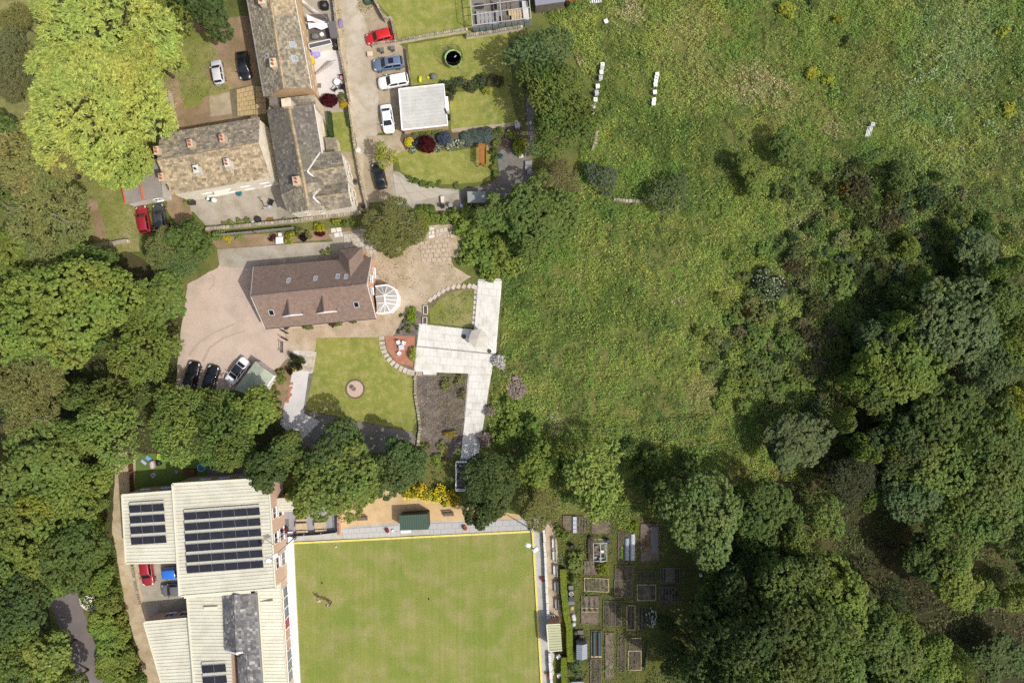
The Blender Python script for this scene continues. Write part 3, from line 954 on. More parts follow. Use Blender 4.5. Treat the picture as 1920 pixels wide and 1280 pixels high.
# terrace at the top
def terrace():
    t = thing('terrace_house', 'long stone terrace house with mossy stone slab roof at the top edge', 'house', W(560, 60, 0))
    r0, r1 = W(497, -60, 7.0), W(532, 166, 7.0)
    w0, w1 = W(454, -60, 5.0), W(497, 184, 5.0)
    e0, e1 = W(541, -60, 5.0), W(583, 166, 5.0)
    m = MB(); gable_walls(m, w0, w1, e0, e1, r0, r1, 0.25)
    m.build('wall', M_tanstone, t)
    # near part of the terrace has lighter slabs than the far part
    f = 0.40
    L = lambda a, b: a.lerp(b, f)
    slope_part(t, [(w1, w0, r0, r1)], 0.33, 0.28, 0.5, 0.06, M_stonetile2)
    slope_part(t, [(e0, L(e0, e1), L(r0, r1), r0)], 0.33, 0.28, 0.5, 0.06, M_stonetile)
    slope_part(t, [(L(e0, e1), e1, r1, L(r0, r1))], 0.33, 0.28, 0.5, 0.06, M_stonetile2)
    caps(t, [(r0, r1)], M_ridge, 0.2)
    for (u, v) in ((0.53, 0.40), (0.645, 0.42)):
        roof_light(t, e0, e1, r1, r0, u + 0.11, v, 0.75, 0.95)
    roof_light(t, w0, w1, r1, r0, 0.70, 0.45, 0.45, 0.55, M_glass)
    chimney(t, W(518, 125, 6.3), 0.75, 1.1, 1.3, 0.1, M_stonewall, 2)
    chimney(t, W(497, 6, 6.3), 0.8, 1.5, 1.4, 0.1, M_stonewall, 3)
    g = MB()
    off = Vector((0.08, 0, -0.05))
    g.bar(e0 + off, e1 + off, 0.13, 0.12)
    g.build('gutter', M_offwhite, t)
    g = MB(); g.bar(w0 - off * 1.2, w1 - off * 1.2, 0.1, 0.1); g.build('gutter', M_midgrey, t)
    a, b = W(541, -60, 5.0), W(583, 166, 5.0)
    for u0 in (0.36, 0.47, 0.60, 0.72, 0.84, 0.93):
        wall_window(t, a + Vector((-.25, 0, 0)), b + Vector((-.25, 0, 0)), u0, u0 + 0.04, 2.9, 4.2, out=(1, 0))
        wall_window(t, a + Vector((-.25, 0, 0)), b + Vector((-.25, 0, 0)), u0, u0 + 0.045, 0.9, 2.2, out=(1, 0))
    for u0, zz in ((0.42, 2.05), (0.78, 2.05)):
        d = MB(); p = a.lerp(b, u0) + Vector((-.2, 0, 0)); q = a.lerp(b, u0 + .03) + Vector((-.2, 0, 0))
        d.bar(Vector((p.x, p.y, 1.02)), Vector((q.x, q.y, 1.02)), 0.06, 2.0); d.build('door', M_white, t)
terrace()

# slate house with two cross gables
def slate_house():
    t = thing('slate_house', 'dark slate roofed stone house with two cross gables beside the lane', 'house', W(585, 300, 0))
    ra, rb = W(541, 200, 7.0), W(570, 345, 7.0)
    rc = W(578, 394, 7.0)
    wa, wb, wc = W(500, 206, 5.0), W(528, 365, 5.0), W(541, 401, 5.0)
    ea, eb, ec = W(588, 196, 5.0), W(612, 340, 5.0), W(620, 394, 5.0)
    m = MB(); gable_walls(m, wa, wc, ea, ec, ra, rc, 0.25)
    m.build('wall', M_palewall, t)
    slope_part(t, [(wb, wa, ra, rb), (ea, eb, rb, ra)], 0.34, 0.28, 0.42, 0.025, M_bluetile)
    slope_part(t, [(wc, wb, rb, rc), (eb, ec, rc, rb)], 0.46, 0.5, 0.95, 0.06, M_stonetile2)
    caps(t, [(ra, rb), (rb, rc)], M_ridge, 0.24, 0.5)
    # lower slab-roofed link to the terrace
    l = MB()
    p = [W(505, 186, 5.2), W(590, 178, 5.2), W(592, 196, 5.0), W(504, 205, 5.0)]
    slab_roof(l, p[3], p[2], p[1], p[0], 0.45, 0.5, 0.9, 0.05); l.build('link_roof', M_stonetile2, t)['kind'] = 'stuff'
    l = MB(); l.prism([(q.x, q.y) for q in shrink(p, 0.1)], 0, 4.95); l.build('link_wall', M_stonewall, t)
    # cross wings
    wings = [(W(577, 322, 6.5), W(645, 311, 6.5), W(601, 287, 4.9), W(639, 284, 4.9), W(604, 346, 4.9), W(652, 338, 4.9)),
             (W(588, 370, 6.4), W(653, 361, 6.4), W(606, 346, 4.9), W(652, 340, 4.9), W(612, 395, 4.9), W(660, 387, 4.9))]
    for k, (r0, r1, n0, n1, s0, s1) in enumerate(wings):
        r0 = Vector((r0.x, r0.y, 6.4))
        w = MB()
        gable_walls(w, n0 - Vector((1.5, 0, 0)), n1, s0 - Vector((1.5, 0, 0)), s1, r0 - Vector((1, 0, 0)), r1, 0.15)
        w.build('wing_wall', M_palewall, t)
        slope_part(t, [(n1, n0, r0, r1), (s0, s1, r1, r0)], 0.46, 0.5, 1.0, 0.05, M_stonetile2, 'wing_roof')
        caps(t, [(r0, r1)], M_ridge, 0.16)
        # pale verge and valley stones
        v = MB()
        if k == 0:
            v.bar(r0 + Vector((0, 0, .26)), n0 + Vector((0, 0, .26)), 0.2, 0.08); v.bar(r0 + Vector((0, 0, .26)), s0 + Vector((0, 0, .3)), 0.2, 0.08)
        else:
            v.bar(r0 + Vector((0, 0, .26)), n0 + Vector((0, 0, .3)), 0.2, 0.08); v.bar(r0 + Vector((0, 0, .26)), s0 + Vector((0, 0, .26)), 0.2, 0.08)
        v.build('valley_lead', M_offwhite, t)
        a, b = Vector((n1.x - .1, n1.y, 0)), Vector((s1.x - .1, s1.y, 0))
        for u0 in (0.2, 0.56):
            wall_window(t, a, b, u0, u0 + 0.2, 2.9, 4.3, out=(1, 0), frame=M_offwhite)
            wall_window(t, a, b, u0, u0 + 0.2, 0.8, 2.2, out=(1, 0), frame=M_offwhite)
    g = MB(); g.bar(W(604, 346, 4.95), W(652, 339, 4.95), 0.26, 0.06); g.build('valley_gutter', M_midgrey, t)
    a, b = Vector((wc.x + .2, wc.y + .2, 0)), Vector((ec.x, ec.y + .2, 0))
    for u0 in (0.3, 0.66):
        wall_window(t, a, b, u0, u0 + 0.1, 2.9, 4.0, out=(0, -1), frame=M_offwhite)
    chimney(t, W(522, 199, 5.6), 0.95, 1.1, 2.0, 0.1, M_greywood, 0)
    chimney(t, W(541, 197, 6.6), 1.2, 1.0, 0.9, 0.1, M_stonewall, 0)
    chimney(t, W(561, 343, 6.5), 0.9, 1.1, 1.2, 0.15, M_chim, 2)
    # porch and front wall details
    p = [W(609, 258, 2.6), W(630, 258, 2.6), W(634, 285, 2.4), W(612, 285, 2.4)]
    l = MB(); slab_roof(l, p[3], p[2], p[1], p[0], 0.45, 0.5, 0.9, 0.05); l.build('porch_roof', M_stonetile2, t)['kind'] = 'stuff'
    l = MB(); l.prism([(q.x, q.y) for q in shrink(p, 0.15)], 0, 2.35); l.build('porch_wall', M_stonewall, t)
    a, b = Vector((ea.x - .2, ea.y, 0)), Vector((eb.x - .2, eb.y, 0))
    for u0 in (0.12, 0.34):
        wall_window(t, a, b, u0, u0 + 0.1, 2.9, 4.2, out=(1, 0), frame=M_offwhite)
        wall_window(t, a, b, u0, u0 + 0.1, 0.8, 2.1, out=(1, 0), frame=M_offwhite)
    g = MB(); g.bar(ea + Vector((.08, 0, -.04)), eb + Vector((.08, 0, -.04)), 0.14, 0.12); g.build('gutter', M_offwhite, t)
slate_house()

def cottage():
    t = thing('cottage_row', 'pair of stone cottages with buff stone slab roof and six chimneys', 'house', W(400, 300, 0))
    rW, rE = W(294.5, 301.5, 6.8), W(485, 268, 6.8)
    nW, nE = W(300.5, 252, 4.9), W(487, 221, 4.9)
    sW, sE = W(323, 365.5, 4.9), W(508, 333, 4.9)
    m = MB(); gable_walls(m, nW, nE, sW, sE, rW, rE, 0.22)
    m.build('wall', M_palewall, t)
    slope_part(t, [(nE, nW, rW, rE)], 0.36, 0.28, 0.62, 0.065, M_stonetile2)
    slope_part(t, [(sW, sE, rE, rW)], 0.38, 0.3, 0.66, 0.07, M_stonetile)
    caps(t, [(rW, rE)], M_ridge, 0.2, 0.6)
    rz = math.atan2(rE.y - rW.y, rE.x - rW.x)
    for px, py, zz, pots, mat in ((293, 282, 5.2, 2, M_chim), (356, 269, 5.4, 2, M_chim), (416, 259, 5.4, 2, M_chim), (302, 332, 5.0, 2, M_chim), (367, 317, 5.3, 1, M_render), (425, 305, 5.5, 2, M_render)):
        chimney(t, W(px, py, zz + 2.2) - Vector((0, 0, 2.2)), 0.6, 1.0, 2.1, rz, mat, pots)
    a, b = Vector((sW.x, sW.y + .2, 0)), Vector((sE.x, sE.y + .2, 0))
    for u0 in (0.22, 0.42, 0.62, 0.82):
        wall_window(t, a, b, u0, u0 + 0.1, 2.5, 3.7, out=(0, -1))
        wall_window(t, a, b, u0, u0 + 0.1, 0.8, 1.9, out=(0, -1))
    for u0 in (0.35, 0.75):
        d = MB(); p = a.lerp(b, u0); q = a.lerp(b, u0 + .055)
        d.bar(Vector((p.x, p.y, 1.02)), Vector((q.x, q.y, 1.02)), 0.1, 2.0); d.build('door', M_white, t)
    # porch canopy: long white lean-to along the front
    p = [W(352, 368, 2.6), W(478, 346, 2.6), W(480, 354, 2.2), W(354, 376, 2.2)]
    k = MB(); k.box(((p[0].x + p[2].x) / 2, (p[0].y + p[2].y) / 2, 2.45), (2.2, 0.9, .1), rz); k.build('porch_canopy', M_render, t)
    # side extension
    x = thing('side_extension', 'low grey felt roofed extension with orange ridge strips and white walls', 'outbuilding', W(270, 345, 0))
    q = [W(259, 302, 3.0), W(296, 296, 3.0), W(305, 369, 2.9), W(269, 375, 2.9)]
    f = MB(); f.prism([(v.x, v.y) for v in q], 2.85, 3.0); f.build('roof', M_felt, x)
    f = MB(); f.prism([(v.x, v.y) for v in shrink(q, .12)], 0, 2.84); f.build('wall', M_render, x)
    q2 = [W(228, 346, 2.6), W(262, 326, 2.6), W(269, 375, 2.6), W(236, 383, 2.6)]
    f = MB(); f.prism([(v.x, v.y) for v in q2], 2.46, 2.6); f.build('roof', M_felt, x)
    f = MB(); f.prism([(v.x, v.y) for v in shrink(q2, .12)], 0, 2.45); f.build('wall', M_render, x)
    M_or = flat('orange trim', A(226, 116, 74), 0.7, 0.3)
    f = MB(); f.bar(W(260, 322, 3.06), W(268.5, 375.5, 3.06), 0.22, 0.14); f.build('ridge_strip', M_or, x)
    f = MB(); f.bar(W(228, 346, 2.66), W(236, 383, 2.66), 0.14, 0.12); f.build('ridge_strip', M_or, x)
    wall_window(x, Vector((q[3].x, q[3].y + .1, 0)), Vector((q[2].x, q[2].y + .1, 0)), .35, .7, 1, 2.1, out=(0, -1))
cottage()

def brown_house():
    t = thing('brown_house', 'detached house with brown tiled roof, dormers and skylights beside the pink drive', 'house', W(590, 555, 0))
    rW, rE = W(470, 555, 7.1), W(688, 532, 7.1)
    nW, nE = W(475, 501, 3.3), W(697, 482, 3.3)
    sW, sE = W(497, 615.5, 3.1), W(705.5, 596.5, 3.1)
    m = MB(); gable_walls(m, nW, nE, sW, sE, rW, rE, 0.28)
    m.build('wall', M_brick, t)
    slope_part(t, [(nE, nW, rW, rE), (sW, sE, rE, rW)], 0.33, 0.30, 0.34, 0.035, M_browntile, rnd=0.2)
    caps(t, [(rW, rE)], M_browntile, 0.17, 0.42)
    v = MB()
    for a, b in ((nE, rE), (rE, sE), (nW, rW), (rW, sW)):
        v.bar(a + Vector((0, 0, -.06)), b + Vector((0, 0, -.06)), 0.07, 0.2)
    v.build('bargeboard', M_offwhite, t)
    g = MB(); g.bar(sW + Vector((0, -.07, -.03)), sE + Vector((0, -.07, -.03)), .13, .11); g.build('gutter', M_dark, t)
    rz = math.atan2(rE.y - rW.y, rE.x - rW.x)
    for u, vv in ((0.315, 0.60), (0.545, 0.62), (0.735, 0.62), (0.808, 0.66)):
        roof_light(t, nW, nE, rE, rW, u, vv, 0.5, 0.85, M_skyglass)
    for u, vv in ((0.115, 0.47), (0.862, 0.46)):
        roof_light(t, sW, sE, rE, rW, u, vv, 0.7, 0.95, M_glass)
    ax = (rE - rW).normalized(); ax.z = 0; ax.normalize(); ay = Vector((-ax.y, ax.x, 0))
    # two gabled dormers on the south slope
    for px in (548, 612):
        c = W(px, 591 - (px - 548) * 0.09, 5.0)
        zf = 6.3; ze = 4.75; hw = 1.42; dep = 3.0
        f0 = Vector((c.x, c.y, 0))
        L_, R_ = f0 - ax * hw, f0 + ax * hw
        k = MB()
        pk = Vector((f0.x, f0.y, zf)); bk = pk + ay * dep
        lf = Vector((L_.x, L_.y, ze)); rf = Vector((R_.x, R_.y, ze)); lb = lf + ay * (dep * .42); rb_ = rf + ay * (dep * .42)
        slab_roof(k, lb, lf, pk, bk, .3, .28, .34, .03, .2); slab_roof(k, rf, rb_, bk, pk, .3, .28, .34, .03, .2)
        do = k.build('dormer', M_browntile, t)
        do['kind'] = 'stuff'
        w = MB()
        s = ay * 0.18
        w.face([lf + s + ax * .15 - Vector((0, 0, 1.2)), rf + s - ax * .15 - Vector((0, 0, 1.2)), rf + s - ax * .15, pk + s - Vector((0, 0, .1)), lf + s + ax * .15])
        w.face([lf + s + ax * .15 - Vector((0, 0, 1.2)), lf + s + ax * .15, lb + ax * .15, ]); w.face([rf + s - ax * .15 - Vector((0, 0, 1.2)), rf + s - ax * .15, rb_ - ax * .15])
        w.build('dormer_wall', M_brownwood, do)
        w = MB(); e = Vector((0, 0, .05)); w.bar(lb + e, bk + e, .13, .05); w.bar(rb_ + e, bk + e, .13, .05); w.bar(rf + e, rb_ + e, .12, .1); w.bar(pk + e, bk + e, .16, .08)
        w.build('valley_lead', flat('dark lead', A(104, 92, 86), .7), do)
        w = MB(); w.bar(lf + Vector((0, 0, -.02)), pk, .06, .2); w.bar(rf + Vector((0, 0, -.02)), pk, .06, .2); w.bar(lf + Vector((0, 0, -.1)) - ay * .02, rf + Vector((0, 0, -.1)) - ay * .02, .1, .14)
        w.build('bargeboard', M_upvc, do)
        w = MB(); w.bar(lf + ax * .5 + Vector((0, 0, -.5)) + ay * .14, rf - ax * .5 + Vector((0, 0, -.5)) + ay * .14, .08, .8); w.build('window', M_glass, do)
    # hipped wing on the north slope
    fl, fr = W(637, 468.5, 3.6), W(679, 464, 3.6)
    zr = 5.9
    ra = W(654, 489, zr); rb = Vector((ra.x, ra.y, zr)) - ay * 2.6
    bl, br = W(634, 492, 3.6), W(682, 488, 3.6)
    k = MB()
    slab_roof(k, fr, fl, ra + ax * .01, ra - ax * .01, .33, .3, .34, .03, .2)
    slab_roof(k, fl, bl - ay * 1.2, rb, ra, .33, .3, .34, .03, .2)
    slab_roof(k, br - ay * 1.2, fr, ra, rb, .33, .3, .34, .03, .2)
    k.build('wing_roof', M_browntile, t)['kind'] = 'stuff'
    k = MB(); q = shrink([fl, fr, br - ay * 2, bl - ay * 2], .25); k.prism([(p.x, p.y) for p in q], 0, 3.5); k.build('wing_wall', M_brick, t)
    # east gable windows, south windows and door
    a, b = Vector((nE.x - .22, nE.y, 0)), Vector((sE.x - .22, sE.y, 0))
    wall_window(t, a, b, .3, .42, 3.3, 4.6, out=(1, 0)); wall_window(t, a, b, .5, .62, 3.3, 4.6, out=(1, 0)); wall_window(t, a, b, .15, .32, .9, 2.1, out=(1, 0))
    a, b = Vector((sW.x, sW.y + .25, 0)), Vector((sE.x, sE.y + .25, 0))
    for u0 in (.1, .35, .62, .82):
        wall_window(t, a, b, u0, u0 + .1, .9, 2.1, out=(0, -1))
    d = MB(); p = a.lerp(b, .52); q = a.lerp(b, .58); d.bar(Vector((p.x, p.y, 1)), Vector((q.x, q.y, 1)), .1, 2); d.build('door', M_white, t)
    # conservatory, a lower glass polygon against the east gable
    c = thing('conservatory', 'white framed octagonal glass conservatory on the east gable of the brown house', 'conservatory', W(720, 560, 0))
    zt, zr = 2.4, 3.3
    rim = [W(704, 537, zt), W(726, 534, zt), W(740, 541, zt), W(746.5, 555, zt), W(744.5, 571, zt), W(732, 585, zt), W(710, 588, zt), W(706, 586, zt)]
    h1, h2 = W(720.5, 554, zr), W(722.5, 567.5, zr)
    b1, b2 = W(704, 556, zr), W(706, 569, zr)
    fr = MB()
    for a, b in zip(rim, rim[1:]):
        fr.bar(a, b, .2, .14)
        fr.bar(Vector((a.x, a.y, .6)), Vector((b.x, b.y, .6)), .12, 1.2)
    for a in rim:
        fr.bar(Vector((a.x, a.y, 0)), a, .1, .1, Vector((1, 0, 0)))
    for a in rim[:4]: fr.bar(a, h1, .085, .07)
    for a in rim[4:]: fr.bar(a, h2, .085, .07)
    fr.bar(h1, h2, .18, .12); fr.bar(b1, h1, .085, .07); fr.bar(b2, h2, .085, .07)
    for f in (.5,):
        fr.bar(rim[0].lerp(rim[1], f), h1, .07, .06); fr.bar(rim[3].lerp(rim[4], .5), h1.lerp(h2, .5), .07, .06); fr.bar(rim[5].lerp(rim[6], .5), h2, .07, .06)
    fr.build('frame', M_upvc, c)
    M_cons = glassmat('conservatory glass', A(190, 184, 172, .62), .15)
    dz = Vector((0, 0, -.03))
    tri = [(rim[i], rim[i + 1], h1) for i in range(3)] + [(rim[3], rim[4], h2, h1)] + [(rim[i], rim[i + 1], h2) for i in range(4, 7)] + [(rim[0], h1, b1), (b1, h1, h2, b2), (rim[7], b2, h2)]
    for f in tri:
        g = MB(); g.face([p + dz for p in f]); g.build('pane', M_cons, c)
    for a, b in zip(rim, rim[1:]):
        g = MB(); g.face([Vector((a.x, a.y, 1.2)), Vector((b.x, b.y, 1.2)), b + dz, a + dz]); g.build('pane', M_cons, c)
brown_house()

# ------------------------------------------------------------------ clubhouse with cream sheet roofs
def clubhouse():
    t = thing('clubhouse', 'sprawling clubhouse with cream profiled metal roofs and solar panels by the bowling green', 'building', W(430, 1080, 0))
    zA, zB, zC, zD = 5.4, 5.8, 3.3, 3.6
    RA = [W(229, 927, zA), W(335, 919, zA), W(344, 1053, zA), W(236.5, 1055.5, zA)]
    RB = [W(324, 907, zB), W(504, 896, zB), W(517, 1102, zB), W(337.5, 1117, zB)]
    RC1 = [W(349, 1095, 4.2), W(427, 1095, 4.4), W(437, 1330, 4.4), W(368, 1330, 4.2)]
    RC2 = [W(476, 1090, 4.4), W(526, 1090, zC), W(541.5, 1330, zC), W(494, 1330, 4.4)]
    RD = [W(270, 1165, zD), W(360, 1157, zD), W(374, 1330, zD), W(318, 1330, zD)]
    RD0 = [W(270, 1165, zD), W(292, 1163, zD), W(330, 1330, zD), W(278, 1232, zD)]
    for q, z, pit in ((RA, zA, .5), (RB, zB, .5), (RC1, 4.2, .5), (RC2, 3.9, .5), (RD, zD, .5)):
        m = MB()
        a, b, c, d = q
        ribbed(m, a, b, c, d, pit, .07, .16)
        m.build('roof', M_cream, t)['kind'] = 'stuff'
    # sloping verge of the corner roof
    walls = MB()
    walls.mat(M_clubbrick)
    for q in (RA, RB, RC1, RC2, RD):
        s = shrink(q, .12)
        zt = min(p.z for p in q) - .12
        walls.prism([(p.x, p.y) for p in s], -.1, zt)
    walls.build('wall', M_brick, t)
    trims = MB()
    up = Vector((0, 0, .06))
    for a, b in ((RA[0], RA[1]), (RA[0], RA[3]), (RA[3], RA[2]), (RB[0], RB[1]), (RB[0], RB[3]), (RB[3], RB[2]), (RB[1], RB[2]), (RD[0], RD[1]), (RD[0], RD[3]), (RC1[0], RC1[3])):
        trims.bar(a + up, b + up, .3 if a is RB[0] else .2, .16)
    trims.bar(RC2[1] + up, RC2[2] + up, .12, .14)
    trims.bar(W(345, 1118, zB + .05), W(470, 1108, zB + .05), .5, .1)
    trims.bar(W(484, 1100, 4.55), W(499, 1330, 4.55), .22, .12)
    trims.build('roof_trim', M_creamtrim, t)
    g = MB(); g.bar(W(352, 1158, 4.28), W(366, 1330, 4.28), .2, .1); g.build('gutter', M_midgrey, t)
    # raised slate roof
    zr, ze = 6.3, 4.9
    w0, w1 = W(418, 1116, ze), W(421.5, 1219, ze)
    r0, r1 = W(439, 1114, zr), W(443, 1224, zr)
    e0, e1, e2 = W(480, 1111, ze), W(486, 1222, ze), W(496, 1330, ze)
    q0, q1 = W(461, 1222, 5.55), W(467, 1330, 5.55)
    v0, v1 = W(445, 1232, ze), W(451, 1330, ze)
    slope_part(t, [(w1, w0, r0, r1), (e0, e1, r1, r0), (e1, e2, q1, q0), (v1, v0, q0, q1)], .36, .34, .5, .03, M_greytile, 'slate_roof')
    k = MB(); k.prism([(p.x, p.y) for p in shrink([w0, e0, e2, v1, v0, w1], .2)], 3.4, ze - .1)
    k.face([w1 + Vector((.1, .15, 0)), e1.lerp(w1, .0) + Vector((-.1, .15, 0)), r1 + Vector((0, .12, -.05))])
    k.build('upper_wall', M_midgrey, t)
    k = MB(); k.bar(w1, r1 + Vector((0, 0, .03)), .22, .12); k.bar(r1 + Vector((0, 0, .03)), W(461, 1221, 5.65), .26, .12); k.build('verge', M_white, t)
    caps(t, [(r0, r1), (q0, q1)], M_greytile, .14, .5)
    # low roof ventilators
    for px, py, z, L_ in ((396.5, 1138, 4.3, 2.1), (499.5, 1128, 3.95, 2.1)):
        c = W(px, py, z)
        k = MB(); k.box((c.x, c.y, z + .22), (L_, .5, .34), .04, taper=.9); k.build('roof_vent', M_creamtrim, t)
    # solar panels: rows of tilted modules
    def array(p00, p10, p11, p01, rows, cols, z, clip=None):
        a, b, c, d = [W(*p, z) for p in (p00, p10, p11, p01)]
        for r in range(rows):
            for k in range(cols):
                f = 0.745
                u0, u1 = (k + .005) / cols, (k + .995) / cols
                v0, v1 = (r / rows) * (1 + .0), (r + f) / rows
                P = [bil(a, b, c, d, u, v) for u, v in ((u0, v0), (u1, v0), (u1, v1), (u0, v1))]
                hi, lo = Vector((0, 0, .3)), Vector((0, 0, .16))
                q = [P[0] + hi, P[1] + hi, P[2] + lo, P[3] + lo]
                m = MB(); m.mat(M_solar)
                th = Vector((0, 0, -.05))
                m.face(q)
                m.mat(M_alu)
                for i in range(4):
                    m.face([q[i], q[(i + 1) % 4], q[(i + 1) % 4] + th, q[i] + th])
                m.face([p + th for p in q][::-1])
                m.mat(M_dark)
                x = (q[1] - q[0]); y = (q[3] - q[0])
                n = quadn(*q)
                m.mat(M_alu)
                m.bar(q[0] + n * .004, q[3] + n * .004, .012, .01)
                m.bar(q[0] + n * .006, q[1] + n * .006, .03, .02); m.bar(q[3] + n * .006, q[2] + n * .006, .03, .02)
                so = m.build('solar_panel', None, t)
                s = MB()
                bk0, bk1 = P[0] + Vector((0, .34, .07)), P[1] + Vector((0, .34, .07))
                s.face([bk0, bk1, P[1] + hi + th, P[0] + hi + th])
                s.bar(P[0] + Vector((.06, .3, .1)), P[3] + Vector((.06, 0, .1)), .07, .06)
                s.build('panel_mount', M_creamtrim, so)
    array((243, 946), (308.5, 942), (314, 1021.5), (247.5, 1025.5), 4, 3, zA + .2)
    array((345.5, 959.5), (487.5, 949.5), (495.5, 1068), (351.5, 1078.5), 6, 6, zB + .2)
    array((379, 1244.5), (424, 1241.5), (427.5, 1284), (382, 1287.5), 2, 2, 4.4)
    # east wall: windows in bays under the eave
    P = lambda px, py, z: W(px, py, z)
    a, b = RB[1] + Vector((-.12, 0, 0)), RB[2] + Vector((-.12, 0, 0))
    for u0 in (.29, .52, .75):
        wall_window(t, a, b, u0, u0 + .12, 1.0, 2.6, out=(1, 0), bars=1, proud=.06)
        wall_window(t, a, b, u0, u0 + .1, 3.6, 4.9, out=(1, 0), bars=1, proud=.06)
    a, b = RC2[1] + Vector((-.1, 0, 0)), RC2[2] + Vector((-.1, 0, 0))
    mats = [M_glass, M_glass, M_glass, flat('red curtain', A(178, 72, 76)), flat('buff board', A(206, 164, 132)), flat('buff board', A(206, 164, 132)), M_glass, M_glass, M_glass, M_glass]
    for k in range(9):
        u0 = .07 + k * .083
        wall_window(t, a, b, u0, u0 + .076, .6, 2.7, pane=mats[k], out=(1, 0), bars=0, proud=.12)
    k = MB(); k.bar(Vector((a.x + .55, a.y + 6.5, .2)), Vector((b.x + .55, b.y, .2)), .75, .4); k.build('plinth', M_white, t)
    # north faces: dark windows under the eave
    a, b = RA[0] + Vector((0, -.1, 0)), RA[1] + Vector((0, -.1, 0))
    wall_window(t, a, b, .12, .3, 2.5, 4.2, out=(0, 1)); wall_window(t, a, b, .5, .8, 2.5, 4.2, out=(0, 1))
    a, b = RB[0] + Vector((0, -.1, 0)), RB[1] + Vector((0, -.1, 0))
    for u0 in (.2, .4, .62, .8): wall_window(t, a, b, u0, u0 + .12, 3.4, 4.8, out=(0, 1))
    a, b = RD[0] + Vector((0, -.08, 0)), RD[1] + Vector((0, -.08, 0))
    for u0 in (.3, .62): wall_window(t, a, b, u0, u0 + .2, 1.0, 2.4, out=(0, 1))
    # cream kitchen roof in the north-east corner
    x = thing('kitchen_annexe', 'small cream roofed annexe behind the terrace under the sycamore', 'outbuilding', W(540, 945, 0))
    q = [W(517, 934, 2.9), W(560, 932, 2.9), W(562, 957, 2.8), W(519, 960, 2.8)]
    m = MB(); ribbed(m, *q, .4, .04); m.build('roof', M_cream, x)['kind'] = 'stuff'
    m = MB(); m.prism([(p.x, p.y) for p in shrink(q, .1)], 0, 2.75); m.build('wall', M_brick, x)
clubhouse()

# ------------------------------------------------------------------ small buildings
def garage():
    t = thing('garage', 'pale flat-roofed double garage with profiled sheeting beside the parked white cars', 'garage', W(795, 202, 0))
    q = [W(748, 167, 2.7), W(832, 158, 2.7), W(839.5, 235, 2.5), W(754, 244, 2.5)]
    m = MB(); ribbed(m, *q, .5, .05, .14); m.build('roof', gmat('pale steel', [A(214, 214, 206), A(200, 202, 194), A(192, 192, 184)], (.3, .9, 3), .02, .6, spec=.3), t)['kind'] = 'stuff'
    m = MB(); m.prism([(p.x, p.y) for p in shrink(q, .15)], 0, 2.42); m.build('wall', M_tanstone, t)
    m = MB(); u = Vector((0, 0, .04)); m.bar(q[0] + u, q[3] + u, .16, .14); m.bar(q[0] + u, q[1] + u, .12, .12); m.bar(q[3] + u, q[2] + u, .2, .14); m.bar(q[1] + u, q[2] + u, .14, .12); m.build('roof_trim', M_upvc, t)
    a, b = q[0] + Vector((.12, 0, 0)), q[3] + Vector((.12, 0, 0))
    for u0 in (.08, .54):
        d = MB(); p, r = a.lerp(b, u0), a.lerp(b, u0 + .38); d.bar(Vector((p.x - .06, p.y, 1.05)), Vector((r.x - .06, r.y, 1.05)), .08, 2.1); d.build('door', M_white, t)
    m = MB(); m.bar(W(834, 204, 2.6), W(838, 214, 2.6), .22, .2); m.build('downpipe', M_dark, t)
garage()

def shed(name, label, q, z, mat, wallmat, pitch=0, ribs=None, split=None):
    c = sum((W(*p, 0) for p in q), Vector((0, 0, 0))) / 4
    t = thing(name, label, 'shed', c)
    P = [W(*p, z) for p in q]
    if pitch:   # gable, ridge from mid 0-1 to mid 3-2
        ra = (P[0] + P[1]) / 2 + Vector((0, 0, pitch)); rb = (P[3] + P[2]) / 2 + Vector((0, 0, pitch))
        for quad in ((P[0], P[3], rb, ra), (P[2], P[1], ra, rb)):
            m = MB(); Aq, B, C, D = quad
            if ribs: ribbed(m, Aq, D, C, B, ribs, .03)
            else: m.face([Aq, B, C, D]); m.face([p - Vector((0, 0, .05)) for p in (D, C, B, Aq)])
            o = m.build('roof', mat, t)
            if ribs: o['kind'] = 'stuff'
        m = MB(); gable_walls(m, P[0], P[3], P[1], P[2], ra, rb, .08, .06, 0); m.build('wall', wallmat, t)
    else:
        if ribs:
            m = MB(); ribbed(m, *P, ribs, .04); m.build('roof', mat, t)['kind'] = 'stuff'
        else:
            m = MB(); m.prism([(p.x, p.y) for p in P], z - .08, z); m.build('roof', mat, t)
        m = MB(); m.prism([(p.x, p.y) for p in shrink(P, .1)], 0, z - .12); m.build('wall', wallmat, t)
    return t
t = shed('garden_shed', 'pale green felt-roofed shed beside the white car with black roof', [(479, 677), (515, 704), (486, 746), (440, 730)], 2.5, gmat('pale green felt', [A(186, 194, 172), A(172, 182, 160), A(160, 168, 146)], (.4, 1.5, 6), .08, .9), M_offwhite, .35)
m = MB(); m.bar(W(515, 704, 2.52), W(486, 746, 2.52), .16, .12); m.build('roof_trim', M_upvc, t)
t = shed('garden_shed', 'small grey-green flat-roofed shed between the tree and the concrete drive', [(876, 359), (910, 359), (911, 380), (877, 380)], 2.2, flat('grey green felt', A(160, 168, 160), .9, .2, fine=.12), M_greywood)
t = shed('storage_shed', 'long flat grey storage shed along the yard wall of the terrace', [(614, 41), (628, 40), (634, 70), (620, 72)], 1.6, flat('grey felt', A(116, 112, 114), .9, .2, fine=.1), M_greywood)
t = shed('lean_to', 'narrow dark roofed lean-to with cream edges across the terrace yard', [(578, 83), (619, 74), (622, 82), (580, 92)], 2.0, flat('slate felt', A(98, 100, 108), .9, .2, fine=.1), M_offwhite)
m = MB()
